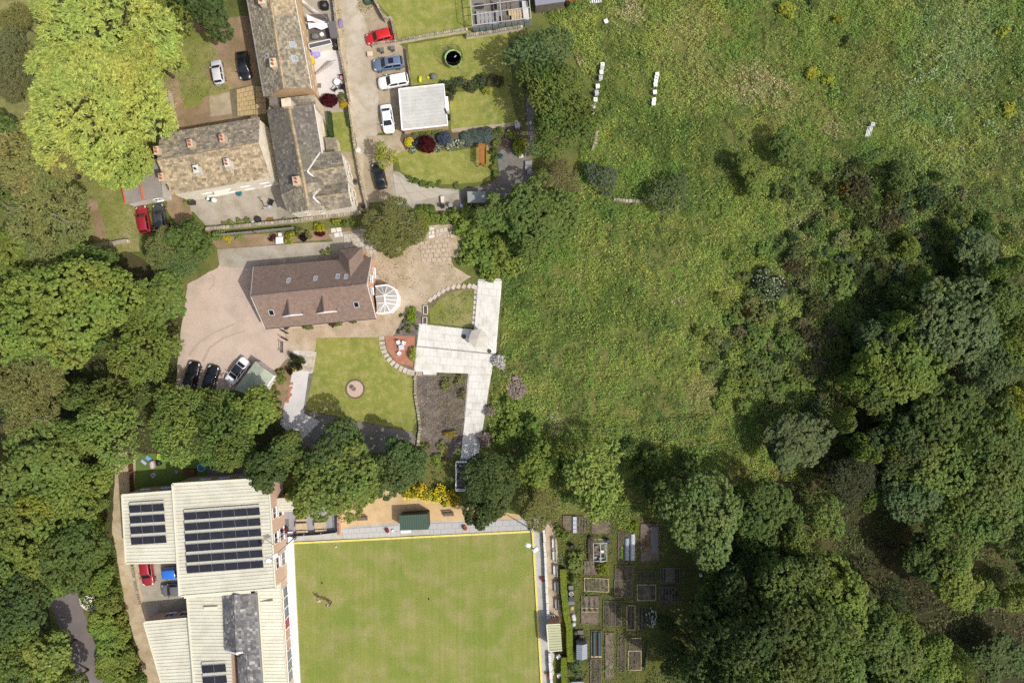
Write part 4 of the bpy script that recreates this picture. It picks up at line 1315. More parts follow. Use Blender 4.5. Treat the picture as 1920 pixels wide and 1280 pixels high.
for a, b in (((578, 83), (619, 74)), ((619, 74), (622, 82)), ((580, 92), (622, 82)), ((578, 83), (580, 92))): m.bar(W(*a, 2.03), W(*b, 2.03), .12, .1)
m.build('roof_trim', M_offwhite, t)
t = shed('summer_house', 'blue-grey roofed building cut by the top edge beside timber planters', [(998, -40), (1052, -40), (1060, 3), (1004, 11)], 2.6, flat('blue grey felt', A(150, 152, 164), .85, .2, fine=.1), M_greywood)
t = shed('allotment_shed', 'blue-grey metal shed with ridged roof among the allotment beds', [(1081, 1208), (1101, 1206), (1101, 1234), (1081, 1236)], 2.1, flat('blue grey steel', A(152, 160, 168), .55, .35, fine=.06), M_midgrey, .3, .3)
t = shed('green_shelter', 'dark green metal shelter standing on the tan gravel above the bowling green', [(749, 966), (803, 963), (804, 992), (750, 994)], 2.5, M_greensteel, flat('green board', A(58, 74, 64), .7), 0, None)
o = [c for c in t.children if c.name.startswith('roof')][0]
bpy.data.objects.remove(o)
P = [W(749, 966, 2.5), W(803, 963, 2.5), W(804, 992, 2.5), W(750, 994, 2.5)]
m = MB(); ribbed(m, P[0], P[3], P[2], P[1], .32, .05); m.build('roof', M_greensteel, t)['kind'] = 'stuff'
t = thing('dugout_shelter', 'cream ribbed-roof shelter on the long terrace right of the bowling green', 'shelter', W(1039, 1193, 0))
P = [W(1025, 1170, 2.6), W(1050.5, 1168.5, 2.6), W(1054, 1218, 2.6), W(1029, 1220, 2.6)]
m = MB(); ribbed(m, *P, .4, .05); m.build('roof', gmat('sage sheet', [A(196, 200, 160), A(184, 190, 150)], (.3, 1, 3), .05, .6), t)['kind'] = 'stuff'
m = MB(); m.bar(P[1] - Vector((.1, 0, 1.35)), P[2] - Vector((.1, 0, 1.35)), .1, 2.5); m.bar(P[0] - Vector((-.1, .1, 1.35)), P[1] - Vector((.1, .1, 1.35)), .1, 2.5); m.bar(P[3] - Vector((-.1, -.1, 1.35)), P[2] - Vector((.1, -.1, 1.35)), .1, 2.5); m.build('wall', M_brick, t)
m = MB(); u = Vector((0, 0, .05)); m.bar(P[0] + u, P[1] + u, .1, .12); m.bar(P[0] + u, P[3] + u, .14, .12); m.bar(P[3] + u, P[2] + u, .14, .12); m.build('roof_trim', M_creamtrim, t)

# greenhouse frame at the top
def greenhouse():
    t = thing('greenhouse_frame', 'large bare aluminium greenhouse frame over grey floor beside the top lawn', 'greenhouse', W(938, 35, 0))
    c = [W(884, 10, 2.3), W(993, -8, 2.3), W(996, 40, 2.3), W(894, 60, 2.3)]
    c0 = [W(882, 5, 2.3), W(991, -14, 2.3)]
    f = MB()
    Q = [W(880, -22, 2.3), W(988, -38, 2.3), W(996, 34, 2.3), W(886, 48, 2.3)]
    for p in Q: f.bar(Vector((p.x, p.y, 0)), p, .1, .1, Vector((1, 0, 0)))
    for v in (0, .28, .5, .72, 1): f.bar(bil(*Q, 0, v), bil(*Q, 1, v), .09, .08)
    for u in (0, .5, 1): f.bar(bil(*Q, u, 0), bil(*Q, u, 1), .09, .08)
    f.build('frame', M_alu, t)
    w = MB(); a, b = Q[3], Q[2]
    g = glassmat('dusty glass', A(140, 152, 150), .35)
    for k in range(9):
        w = MB(); p, q = a.lerp(b, k / 9 + .006), a.lerp(b, (k + 1) / 9 - .006)
        w.bar(Vector((p.x, p.y - .12, 1.0)), Vector((q.x, q.y - .12, 1.0)), .02, 1.9); w.build('pane', g, t)
    fl = MB(); fl.prism([(p.x, p.y) for p in shrink(Q, .3)], .02, .06); fl.build('floor', M_pathd, t)
    for px, py, sx, sy, mt in ((912, 34, 3.0, 2.0, M_midgrey), (950, 40, 1.6, 1.6, M_greywood), (966, 28, 2.0, 1.6, M_palewood), (900, 12, 1.2, .8, M_dark), (985, 20, .9, 2.8, M_offwhite), (945, 12, 3.2, 1.2, M_greywood), (930, 22, .7, 3.0, M_midgrey)):
        s = MB(); p = W(px, py, .5)
        for k in range(5):
            s.box((p.x + (k - 2) * sx / 5, p.y, .55), (sx / 5 * .85, sy, .06), .08)
        s.box((p.x, p.y, .27), (sx * .9, sy * .3, .5), .08)
        s.build('staging', mt, t)
greenhouse()
# ------------------------------------------------------------------ cars
P_red = paint('bright red', (.52, .012, .012)); P_blue = paint('steel blue', (.10, .15, .23)); P_white = paint('white', (.78, .78, .78)); P_black = paint('black', (.008, .008, .009))
P_silver = paint('silver', (.5, .51, .52)); P_maroon = paint('deep red', (.27, .012, .018)); P_charcoal = paint('charcoal', (.045, .048, .055)); P_royal = paint('royal blue', (.02, .16, .62)); P_slate = paint('slate grey', (.13, .135, .145))
car('bright red hatchback nosed in beside the stone wall at the top of the lane', 711, 68, 194, 4.1, 1.76, 'hatch', P_red)
car('steel blue estate with a sunroof parked between the red car and the white one', 727, 119, 188, 4.55, 1.8, 'suv', P_blue, sunroof=True, rails=True)
car('white estate car with tan roof rails parked next to the steel blue one', 737, 152, 190, 4.6, 1.84, 'suv', P_white, rails=True)
car('white saloon parked along the west side of the garage', 726, 222, -82, 4.3, 1.78, 'saloon', P_white)
car('black saloon half under the small bright tree at the lane end', 711, 329, 102, 4.0, 1.76, 'saloon', P_black)
car('silver hatchback on the grassy yard west of the terrace house', 407, 134, 100, 3.7, 1.66, 'hatch', P_silver)
car('black car in the yard close to the terrace house wall', 456, 122, -82, 4.25, 1.78, 'saloon', P_black)
car('deep red car parked on grass by the white side extension', 267, 411, 100, 4.15, 1.76, 'estate', P_maroon)
car('charcoal car parked next to the deep red one by the side extension', 298, 407, 98, 4.1, 1.74, 'hatch', P_charcoal)
car('black car at the drive edge nearest the hedge, half under the trees', 359, 705, 76, 4.4, 1.84, 'suv', P_black)
car('black car beside the other black one, closer to the garden shed', 394, 711, 73, 4.3, 1.8, 'suv', P_black)
car('white car with a black glass roof parked beside the pale green shed', 444, 696, 232, 4.5, 1.84, 'saloon', P_white, roof=M_carglass)
car('maroon car beside the hedge in the clubhouse car park', 274, 1072, -82, 4.3, 1.78, 'estate', P_maroon)
car('royal blue car mostly hidden beside the clubhouse wall', 327, 1074, 4, 3.9, 1.7, 'hatch', P_royal)
car('slate grey car in the shadow beside the clubhouse wall', 326, 1106, 184, 4.2, 1.78, 'hatch', P_slate)

# ------------------------------------------------------------------ walls and fences
stone_wall('stone_wall', 'dry stone wall with toothed coping between the two upper lawns', [(700, 88), (745, 82), (800, 72), (876, 60)], .9, .36, .28)
stone_wall('stone_wall', 'stone wall running from the bench frame to the greenhouse foot', [(876, 72), (920, 66), (978, 55)], .9, .45, .3)
stone_wall('stone_wall', 'stone wall bending round the bright red car', [(696, -10), (712, 20), (724, 42), (736, 40), (740, 60), (744, 82)], 1.1, .32, .45)
stone_wall('stone_wall', 'long low stone wall between the terrace yards and the lane', [(626, -10), (632, 40), (640, 100), (650, 150), (658, 196)], .9, .32, .5)
stone_wall('stone_wall', 'thin stone wall from the small lawn down to the slate house gable', [(656, 200), (668, 286), (678, 340), (690, 396)], .8, .24, .5)
stone_wall('stone_wall', 'thick stone wall of pale blocks beside the giant lime tree', [(319, 178), (326, 210), (334, 244)], 1.0, .7, .85, flat_top=True)
stone_wall('stone_wall', 'stone retaining wall along the edge of the cottage yard', [(392, 431), (470, 424), (556, 416)], .9, .5, .5)
stone_wall('stone_wall', 'rough stone wall under the south gable of the slate house', [(556, 416), (600, 410), (676, 400)], .9, .5, .4)
stone_wall('stone_wall', 'low wall of pale squared stones on the grass below the olive trees', [(174, 462), (208, 458), (242, 453)], .6, .6, .8, flat_top=True)
stone_wall('stone_wall', 'rough stone edging between the house lawn and the slate bed', [(779, 706), (779, 740), (784, 770), (788, 800), (782, 850)], .3, .4, .5)
stone_wall('stone_wall', 'overgrown stone field wall through the tall grass below the grey bush', [(1150, 376), (1190, 379), (1215, 376), (1240, 371)], .5, .5, .4)
stone_wall('stone_wall', 'low stone wall fragment in the grass south of the hive row', [(1118, 250), (1116, 268), (1111, 282)], .6, .5, .4)
stone_wall('terrace_wall', 'long white-topped terrace wall on the right of the bowling green', [(1018.5, 976), (1022, 1040), (1028, 1165)], .75, .4, 1.2, M_white, flat('pale coping', A(226, 224, 218), .8, .2, fine=.08), flat_top=True)
stone_wall('terrace_wall', 'white-topped terrace wall below the cream dugout shelter', [(1030, 1222), (1034, 1290)], .75, .4, 1.2, M_white, flat('pale coping', A(226, 224, 218), .8, .2, fine=.08), flat_top=True)
stone_wall('brick_wall', 'short brick wall between the decked terrace and the tan gravel', [(637, 950), (638, 999)], 1.1, .35, .3, M_brick, slabmat('brick coping', [(0, A(196, 152, 128)), (1, A(172, 128, 106))], .12), flat_top=True)
stone_wall('yard_wall', 'mossy low stone edge beside the maroon car', [(252, 1058), (258, 1095), (266, 1130)], .5, .35, .35)

def board_fence(name, label, pts, h, mat, post=2.0, board=.15, boards=False, horizontal=True, nb=6, cat='fence'):
    g = [W(x, y, 0) for x, y in pts]
    t = thing(name, label, cat, (g[0].x, g[0].y, 0))
    for p, q in zip(g, g[1:]):
        L = (q - p).length; k = max(1, int(L / post))
        for i in range(k + 1):
            m = MB(); c = p.lerp(q, i / k); m.box((c.x, c.y, h / 2 + .05), (.1, .1, h + .1)); m.build('post', mat, t)
        for j in range(nb):
            m = MB(); z = (j + .5) * h / nb; u = Vector((0, 0, z)); m.bar(p + u, q + u, .04, h / nb * .8); m.build('board', mat, t)
    return t
board_fence('garden_fence', 'dark slatted fence below the cottage yard wall', [(414, 442), (480, 436), (554, 429)], 1.4, M_midgrey)
board_fence('garden_fence', 'low wooden edge fence between the blue car and the trampoline lawn', [(762, 94), (766, 130), (772, 166)], .9, M_greywood, nb=4)
board_fence('garden_fence', 'dark panel fence between the drive plants and the shed', [(488, 694), (520, 704), (516, 716)], .9, M_greywood, nb=4)
board_fence('garden_fence', 'brown fence between the earth track and the children garden', [(249, 852), (250, 880), (252, 922)], 1.2, M_brownwood, nb=5)
board_fence('garden_fence', 'orange timber planter fence at the top edge', [(1034, 12), (1060, 7), (1092, 0)], .8, M_wood, nb=4)
board_fence('garden_fence', 'weathered fence stub at the south end of the allotments', [(1208, 1250), (1214, 1200)], 1.0, M_greywood, nb=3)

def railing(name, label, pts, h, mat, step=.25, cat='railing', glass=None):
    g = [W(x, y, 0) for x, y in pts]
    t = thing(name, label, cat, (g[0].x, g[0].y, 0))
    m = MB()
    for p, q in zip(g, g[1:]):
        u = Vector((0, 0, h)); m.bar(p + u, q + u, .08, .06); m.bar(p + u * .1, q + u * .1, .05, .05)
        k = max(1, int((q - p).length / step))
        for i in range(k + 1):
            c = p.lerp(q, i / k); m.bar(c, c + u, .03, .03)
    m.build('rail', mat, t)
    return t
t = railing('terrace_balustrade', 'dark balustrade along the decked terrace above the bowling green', [(541, 1002), (600, 998), (633, 994), (631, 952)], 1.05, M_dark, .9)
for a, b in (((541, 1002), (572, 1000)), ((572, 1000), (603, 998)), ((603, 998), (633, 994))):
    m = MB(); m.bar(W(*a) + Vector((.05, 0, .55)), W(*b) + Vector((-.05, 0, .55)), .02, .8); m.build('panel', glassmat('smoked glass', A(84, 82, 84), .1), t)
def gate(label, a, b):
    p, q = W(*a), W(*b)
    t = thing('metal_gate', label, 'gate', p)
    m = MB(); u = Vector((0, 0, 1))
    for z in (.15, .6, 1.1): m.bar(p + u * z, q + u * z, .05, .05)
    m.bar(p + u * .15, q + u * 1.1, .04, .04)
    for i in range(7): c = p.lerp(q, i / 6); m.bar(c + u * .1, c + u * 1.15, .03, .03)
    m.build('gate_frame', M_dark, t)
    for c in (p, q):
        m = MB(); m.box((c.x, c.y, .65), (.1, .1, 1.3)); m.build('post', M_dark, t)
gate('upper leaf of the black metal gate between drive and front patio', (530, 619), (541, 625))
gate('lower leaf of the black metal gate between drive and front patio', (530, 632), (541, 638))
gate('narrow black gate by the plants at the drive corner', (531, 642), (531, 660))

# ------------------------------------------------------------------ paving pieces
bl = {o.name: o for o in bpy.data.objects}
M_flag = slabmat('buff flags', [(0, A(206, 182, 136)), (.5, A(196, 172, 126)), (1, A(178, 156, 116))], .12)
M_flagp = slabmat('pale flags', [(0, A(222, 212, 196)), (.5, A(208, 198, 180)), (1, A(192, 180, 160))], .1, stain=A(172, 160, 138), stain_scale=.9)
M_flagw = slabmat('white flags', [(0, A(240, 237, 228)), (.4, A(234, 231, 222)), (.8, A(244, 241, 233)), (1, A(224, 222, 214))], .05, .85, 3, A(206, 204, 192), .6)
M_flagpink = slabmat('pink grey flags', [(0, A(212, 192, 172)), (.5, A(196, 178, 158)), (1, A(182, 166, 146))], .1)
flags(bl['joint_bed'], (444, 169), (478, 160), (480, 215), (446, 219), 4, 6, M_flag)
flags(bl['joint_bed'], (479, 162), (499, 164), (500, 214), (481, 216), 2, 5, M_flag)
dk = bl['kitchen_lawn']
# white two-level terrace and its long paths
wt = sheet('white_terrace', [(784, 606), (888, 618), (896, 524), (940, 522), (930, 662), (920, 700), (912, 760), (894, 862), (864, 860), (878, 700), (776, 696)], M_flagw, 0.04)
for z0, q, nu, nv in ((.27, ((787, 608), (890, 619), (926, 662), (782, 648)), 9, 3), (.27, ((897, 530), (940, 529), (929, 660), (889, 622)), 3, 9), (.1, ((781, 650), (925, 664), (922, 702), (778, 696)), 11, 3), (.1, ((880, 702), (921, 702), (896, 862), (864, 858)), 3, 12)):
    flags(wt, *q, nu, nv, M_flagw, gap=.02, h=.05, zb=z0, jit=.008)
m = MB(); m.prism([W(*p).xy for p in ((786, 607), (889, 618), (896, 528), (941, 527), (929, 662), (782, 648))], 0, .235); k = m.build('terrace_base', M_white, wt, None)
m = MB(); m.bar(W(781, 649.5, .2), W(926, 664, .2), .12, .1); m.build('step_joint', M_midgrey, wt)
st = sheet('garden_steps', [(782, 692), (820, 694), (818, 706), (781, 704)], M_pathd, .02)
for i in range(4):
    m = MB(); a, b = W(781 + i * 3, 693), W(780.6 + i * 3, 704); m.bar(a + Vector((0, 0, .06 + .0 * i)), b + Vector((0, 0, .06)), .18, .1); m.build('step', M_flagpink, st)
m = MB(); a = W(806, 698); m.box((a.x, a.y, .08), (2.0, .7, .12), -.03); m.build('step', M_flagw, st)
# stepping stones on the curved edge of the kitchen lawn
path = sheet('stone_edge', [(796, 578), (804, 566), (830, 546), (860, 536), (896, 534), (896, 542), (862, 544), (838, 552), (812, 574), (802, 584)], M_mortar, .2)
for px, py, r in ((807, 562, .6), (815, 557, .6), (823, 551, .6), (831, 546, .55), (840, 541, .55), (850, 538, .5), (860, 537, .5), (870, 537, .45), (880, 536, .55), (888, 537, .5), (894, 540, .45)):
    lay(path, px, py, .55, .72, -r, M_flagp, .1, 'stone')
for i in range(7):
    lay(path, 892 - i * .6, 548 + i * 9.5, .5, .6, .1, M_flagp, .1, 'stone')
# slabs round the brick patio
bp = sheet('slab_edge', [(712, 632), (722, 630), (726, 655), (744, 680), (776, 688), (778, 703), (742, 692), (722, 672), (714, 652)], M_mortar, .04)
for px, py, a in ((715.5, 634, 0), (716.5, 643, .05), (718, 651, .1), (720.5, 659, .25), (724.5, 666.5, .4), (730, 674, .6), (736.5, 680.5, .75), (744, 686, 1.0), (751.5, 690.5, 1.1), (759.5, 694, 1.25), (767, 697, 1.4), (774, 698.5, 1.5)):
    lay(bp, px, py, .84, .58, a, M_flagp, .09)
# loose flags in the earth garden
eg = bl['garden_earth']
flags(eg, (786, 452), (842, 446), (848, 490), (790, 492), 6, 5, M_flagpink, skip=.2, gap=.16, zb=.07)
flags(eg, (802, 426), (814, 425), (816, 446), (803, 448), 1, 3, M_flagw, gap=.15, zb=.08)
flags(eg, (816, 430), (838, 426), (844, 444), (818, 447), 3, 2, M_flagp, gap=.1, zb=.07)
flags(eg, (840, 424), (852, 424), (854, 446), (845, 447), 1, 3, M_flagp, gap=.15, zb=.07)
bt = bl['back_terrace']
flags(bt, (620, 428), (640, 426), (644, 444), (622, 447), 2, 2, M_flagw, gap=.1, zb=.08, skip=.1)
flags(bt, (644, 440), (680, 436), (684, 462), (646, 466), 4, 3, M_flagp, gap=.03, zb=.07)
pp = bl['back_patio']
flags(pp, (682, 434), (700, 432), (702, 450), (684, 452), 2, 2, M_flagw, gap=.1, zb=.09, skip=.1)
flags(pp, (684, 461), (708, 459), (712, 475), (690, 477), 3, 2, M_flagp, gap=.08, zb=.09)
# flags of the side path beside the house lawn
flags(bl['side_path'], (563, 659), (593, 662), (588, 698), (556, 694), 3, 4, M_flagp, gap=.05, zb=.07)
for x, y, a in ((547, 719, .1), (546, 727, .3), (542, 737, .1), (541, 744, 1.2), (545, 740, .8), (539, 752, .3), (543, 731, .2), (539, 747, .6)):
    lay(bl['side_path'], x, y, .5, .42, a, M_brickp, .07, 'brick')
# flags along the bowling green surround
flags(bl['green_path'], (642, 991), (748, 984), (749, 1006), (644, 1010), 10, 2, slabmat('grey flags', [(0, A(206, 206, 202)), (1, A(188, 188, 184))], .07), gap=.025, zb=.04, jit=0.01, h=.02)
flags(bl['green_path'], (806, 981), (998, 972), (996, 994), (806, 1003), 14, 2, slabmat('grey flags 2', [(0, A(198, 198, 196)), (1, A(176, 176, 174))], .07), gap=.025, zb=.04, jit=0.01, h=.02)
flags(bl['driveway'], (736, 324), (766, 342), (862, 360), (744, 386), 4, 3, slabmat('drive bays', [(0, A(196, 188, 172)), (1, A(184, 176, 160))], .08), gap=.05, zb=.05, jit=.0, h=.02, off=False)

# kerb of the bowling green, painted yellow
kt = thing('green_kerb', 'painted yellow edging kerb along the top and right of the bowling green', 'kerb', W(545, 1019))
M_yellow = flat('yellow paint', A(238, 222, 112), .7, .3, fine=.2, scale=1.5)
for a, b, n in (((545, 1017.5), (998, 995), 12), ((998.5, 996), (1017.5, 1320), 8)):
    p, q = W(*a), W(*b)
    for i in range(n):
        m = MB(); u = Vector((0, 0, .11)); m.bar(p.lerp(q, i / n + .0005) + u, p.lerp(q, (i + 1) / n - .0005) + u, .27, .2); m.build('kerb_board', M_yellow, kt)
kw = thing('green_kerb', 'white painted edging kerb on the clubhouse side of the bowling green', 'kerb', W(543, 1020))
p, q = W(540, 1018), W(553, 1320)
for i in range(8):
    m = MB(); u = Vector((0, 0, .16)); m.bar(p.lerp(q, i / 8 + .0005) + u, p.lerp(q, (i + 1) / 8 - .0005) + u, .62, .3); m.build('kerb_board', M_white, kw)

# ------------------------------------------------------------------ furniture and small things
def pot(label, px, py, r, h, mat, plant=None, name='plant_pot', cat='plant pot', group=None, z=0):
    c = W(px, py, z)
    t = thing(name, label, cat, c, group)
    m = MB(); m.lathe((0, 0, 0), [(r * .7, 0), (r, h), (r * 1.08, h), (r * 1.08, h + .03), (r * .9, h + .03), (r * .88, h - .05), (0, h - .05)], 14)
    m.build('pot', mat, t, local=True)
    if plant:
        leafball(t, 'plant', (0, 0, h + r * .5), r * 1.1, r * .9, plant, 60, local=True)
    return t

def leafball(parent, name, c, r, h, col, n=120, size=None, local=False, flowers=None, dens=0.25):
    """small plant of separate leaves"""
    th = rng.random(n) * 6.283; u = rng.random(n) ** .5
    d = np.stack([np.cos(th) * u, np.sin(th) * u, np.sqrt(np.maximum(0, 1 - u * u))], 1)
    rr = (.7 + .35 * rng.random(n))[:, None]
    P = np.array(c)[None] + d * rr * np.array([r, r, h])
    N = unit(d + rng.normal(0, .45, (n, 3)) + np.array([0, 0, .3]))
    D = rng.normal(0, 1, (n, 3)) + d * .6
    s = size or max(.09, r * .34)
    base = np.array(col)[None] * (1 + rng.normal(0, .18, (n, 1)))
    if flowers is not None:
        k = rng.random(n) < dens
        base[k] = np.array(flowers)
    me = leaf_mesh(name, P, N, D, s * (.8 + .5 * rng.random(n)), s * .6, leafmat('plant leaves', True, .25, .25), np.clip(base, .003, .9))
    o = link(name, me, parent)
    if not local and parent is not None:
        o.location = -org(parent)
    return o

def box_thing(name, label, cat, px, py, size, rz, mat, z=0, lid=None, taper=1.0, group=None):
    c = W(px, py, z)
    t = thing(name, label, cat, c, group, rz)
    m = MB(); m.box((0, 0, size[2] / 2), size, taper=taper); m.build('body', mat, t, local=True)
    if lid:
        m = MB(); m.box((0, 0, size[2] + .04), (size[0] * taper * 1.08, size[1] * taper * 1.08, .08)); m.build('lid', lid, t, local=True)
    return t

def wheelie_bin(label, px, py, rz, mat, lid=None):
    t = thing('wheelie_bin', label, 'bin', W(px, py), None, rz)
    m = MB(); m.box((0, 0, .5), (.5, .46, .96)); m.v = [(x * (.82 + .18 * z), y * (.82 + .18 * z), z) for x, y, z in m.v]; m.build('body', mat, t, local=True)
    m = MB(); m.box((.02, 0, 1.02), (.6, .58, .07), taper=.92); m.tube([(-.3, -.22, 1.0), (-.3, .22, 1.0)], .03); m.build('lid', lid or mat, t, local=True)
    for s in (-1, 1):
        m = MB(); m.tube([(-.22, s * .2, .1), (-.22, s * .26, .1)], .1, 10); m.build('wheel', M_tyre, t, local=True)
wheelie_bin('grey wheelie bin against the wall beside the red car, nearer the lane', 718, 98.5, .1, M_grey)
wheelie_bin('grey wheelie bin against the wall beside the red car, nearer the lawn', 738, 95, .1, M_grey)
wheelie_bin('black wheelie bin by the timber planter at the top edge', 1064, 12, .4, M_black)
wheelie_bin('black bin by the concrete drive hedge', 831, 388, .1, M_black)
wheelie_bin('grey bin with a pale lid by the concrete drive hedge', 846, 387, .1, M_grey, M_midgrey)
wheelie_bin('dark bin at the slate house corner', 684, 388, .1, M_dark)
wheelie_bin('dark bin by the gate at the house corner', 540, 614, .3, M_grey, M_dark)
box_thing('bin_store', 'black box bin at the corner of the cottage yard', 'bin', 362, 381, (.9, .6, .8), .1, M_black, lid=M_dark)
box_thing('stone_trough', 'square pale stone block beside the parked cars on the lane', 'planter', 695, 104, (.75, .65, .5), .1, M_stonewall, lid=M_stonewall)

def barrel(name, label, cat, px, py, r, h, mat, top=None):
    t = thing(name, label, cat, W(px, py))
    m = MB(); m.lathe((0, 0, 0), [(r * .85, 0), (r, h * .5), (r * .9, h), (r * .8, h + .02), (r * .76, h - .1), (0, h - .1)], 14); m.build('barrel', mat, t, local=True)
    if top: m = MB(); m.lathe((0, 0, h - .08), [(r * .74, 0), (0, .01)], 14); m.build('contents', top, t, local=True)
    return t
M_teal = flat('teal glaze', A(22, 110, 120), .3, .5)
barrel('glazed_pot', 'round teal glazed pot on the paved yard by the swing seat', 'plant pot', 939, 294, .38, .6, M_teal, flat('water', (.02, .05, .06), .1, .5))
barrel('water_butt', 'small round green water butt by the cottage wall', 'water butt', 394, 375, .32, .8, flat('dark green plastic', A(32, 90, 70), .5), M_white)
barrel('water_butt', 'white tub beside the green water butt', 'tub', 403, 376, .36, .45, M_white)
barrel('teal_tub', 'shallow teal tub against the cottage front', 'tub', 449, 363, .45, .4, M_teal)
barrel('plant_tub', 'round black tub with dark plant on the cottage yard edge', 'plant pot', 485, 412, .5, .6, M_black, M_dark)
barrel('white_tub', 'white bucket beside the black tub on the cottage yard edge', 'bucket', 476, 418, .28, .4, M_white)
barrel('glazed_pot', 'blue-white glazed pot at the end of the cottage yard bed', 'plant pot', 536, 414, .45, .5, flat('pale blue glaze', A(170, 186, 190), .3, .5), M_greywood)
barrel('white_pot', 'white pot beside the drive hedge shed', 'plant pot', 866, 387, .3, .5, M_white)
barrel('stone_pot', 'brown round pot next to the parasol on the white terrace', 'plant pot', 870, 631, .36, .5, flat('brown glaze', A(122, 106, 96), .5), M_darksoil)
barrel('stone_pot', 'grey-brown pot at the lower corner of the white terrace', 'plant pot', 918, 658, .32, .5, flat('grey glaze', A(142, 136, 124), .5), M_darksoil)
barrel('water_butt', 'round white water tank in the row beside the mown hedge', 'water butt', 1070, 1109, .36, .9, M_upvc, M_grey)
barrel('blue_drum', 'blue plastic drum at the cold frame corner', 'drum', 1139, 1012, .36, .9, flat('blue plastic', A(52, 74, 150), .5), M_dark)
barrel('black_drum', 'black drum beside the leafy allotment bush', 'drum', 1072, 1022, .38, .9, M_black)
barrel('satellite_dish', 'dark round planter against the slate house wing wall', 'plant pot', 667, 342, .45, .5, M_grey, M_dark)
t = thing('gate_pillar', 'short white octagonal gate pillar at the lane end of the thin wall', 'pillar', W(674, 285))
m = MB(); m.lathe((0, 0, 0), [(.36, 0), (.36, 1.0), (.46, 1.05), (.46, 1.15), (.2, 1.3), (0, 1.32)], 8); m.build('pillar', M_render, t, local=True)

# trampoline with its safety net
t = thing('trampoline', 'round trampoline with lime green pad and black safety net on the lawn', 'trampoline', W(851, 114))
m = MB(); m.lathe((0, 0, .8), [(1.13, .0), (1.34, .02), (1.34, .06), (1.14, .05), (1.13, .0)], 32); m.build('pad', flat('lime pad', A(178, 214, 118), .6, .3), t, local=True)
m = MB(); m.lathe((0, 0, .78), [(1.16, 0), (.5, -.02), (0, -.03)], 32); m.build('mat', flat('jump mat', (.018, .02, .028), .7, .2), t, local=True)
for k in range(6):
    a = k * 1.047; x, y = 1.4 * math.cos(a), 1.4 * math.sin(a)
    m = MB(); m.tube([(x * .98, y * .98, 0), (x, y, .8), (x * 1.02, y * 1.02, 2.5), (x * .96, y * .96, 2.62)], .035); m.build('pole', M_dark, t, local=True)
m = MB()
for k in range(44):
    a = k * 2 * math.pi / 44; c, s = math.cos(a), math.sin(a); m.tube([(1.3 * c, 1.3 * s, .86), (1.36 * c, 1.36 * s, 2.5)], .007, 3, False)
for z in np.arange(.95, 2.56, .16):
    r = 1.3 + .06 * (z - .86) / 1.64
    m.tube([(r * math.cos(a), r * math.sin(a), z) for a in np.linspace(0, 2 * math.pi, 33)], .022 if z > 2.45 else .007, 3, False)
m.build('safety_net', M_black, t, local=True)
m = MB(); m.box((.3, .3, .79), (.35, .1, .04), .7); m.build('step_mat', M_white, t, local=True)

# swing seat
t = thing('swing_seat', 'orange wooden garden swing seat at the right end of the lower lawn', 'swing seat', W(904, 295))
m = MB()
for y in (-1.5, 1.5):
    m.bar((-.75, y, 0), (0, y, 2.0), .09); m.bar((.75, y, 0), (0, y, 2.0), .09)
m.bar((0, -1.6, 2.0), (0, 1.6, 2.0), .1, .1); m.build('frame', M_wood, t, local=True)
for i in range(5):
    m = MB(); m.bar((.15 + i * .13 - .2, -1.25, .5), (.15 + i * .13 - .2, 1.25, .5), .11, .04); m.build('seat_slat', M_wood, t, local=True)
for i in range(4):
    m = MB(); m.bar((.48 + i * .05, -1.25, .62 + i * .14), (.48 + i * .05, 1.25, .62 + i * .14), .04, .11); m.build('back_slat', M_wood, t, local=True)
for i in range(5):
    m = MB(); m.bar((-.36 + i * .18, -1.45, 2.1), (-.36 + i * .18, 1.45, 2.1), .14, .03); m.build('canopy_slat', M_wood, t, local=True)

def frame_goal(label, pts, h, mat=None):
    g = [W(x, y) for x, y in pts]
    t = thing('goal_frame', label, 'goal', g[0])
    m = MB(); u = Vector((0, 0, h))
    m.bar(g[0], g[0] + u, .06); m.bar(g[1], g[1] + u, .06); m.bar(g[0] + u, g[1] + u, .06); m.bar(g[2], g[0] + u, .05); m.bar(g[3], g[1] + u, .05); m.bar(g[2], g[3], .05)
    for f in (.33, .66): m.bar(g[0].lerp(g[1], f), g[0].lerp(g[1], f) + u, .03)
    m.build('frame', mat or M_dark, t)
frame_goal('thin black goal frame on the top lawn next to the greenhouse', [(872, 50), (866, -4), (880, 50), (876, -4)], 1.8)

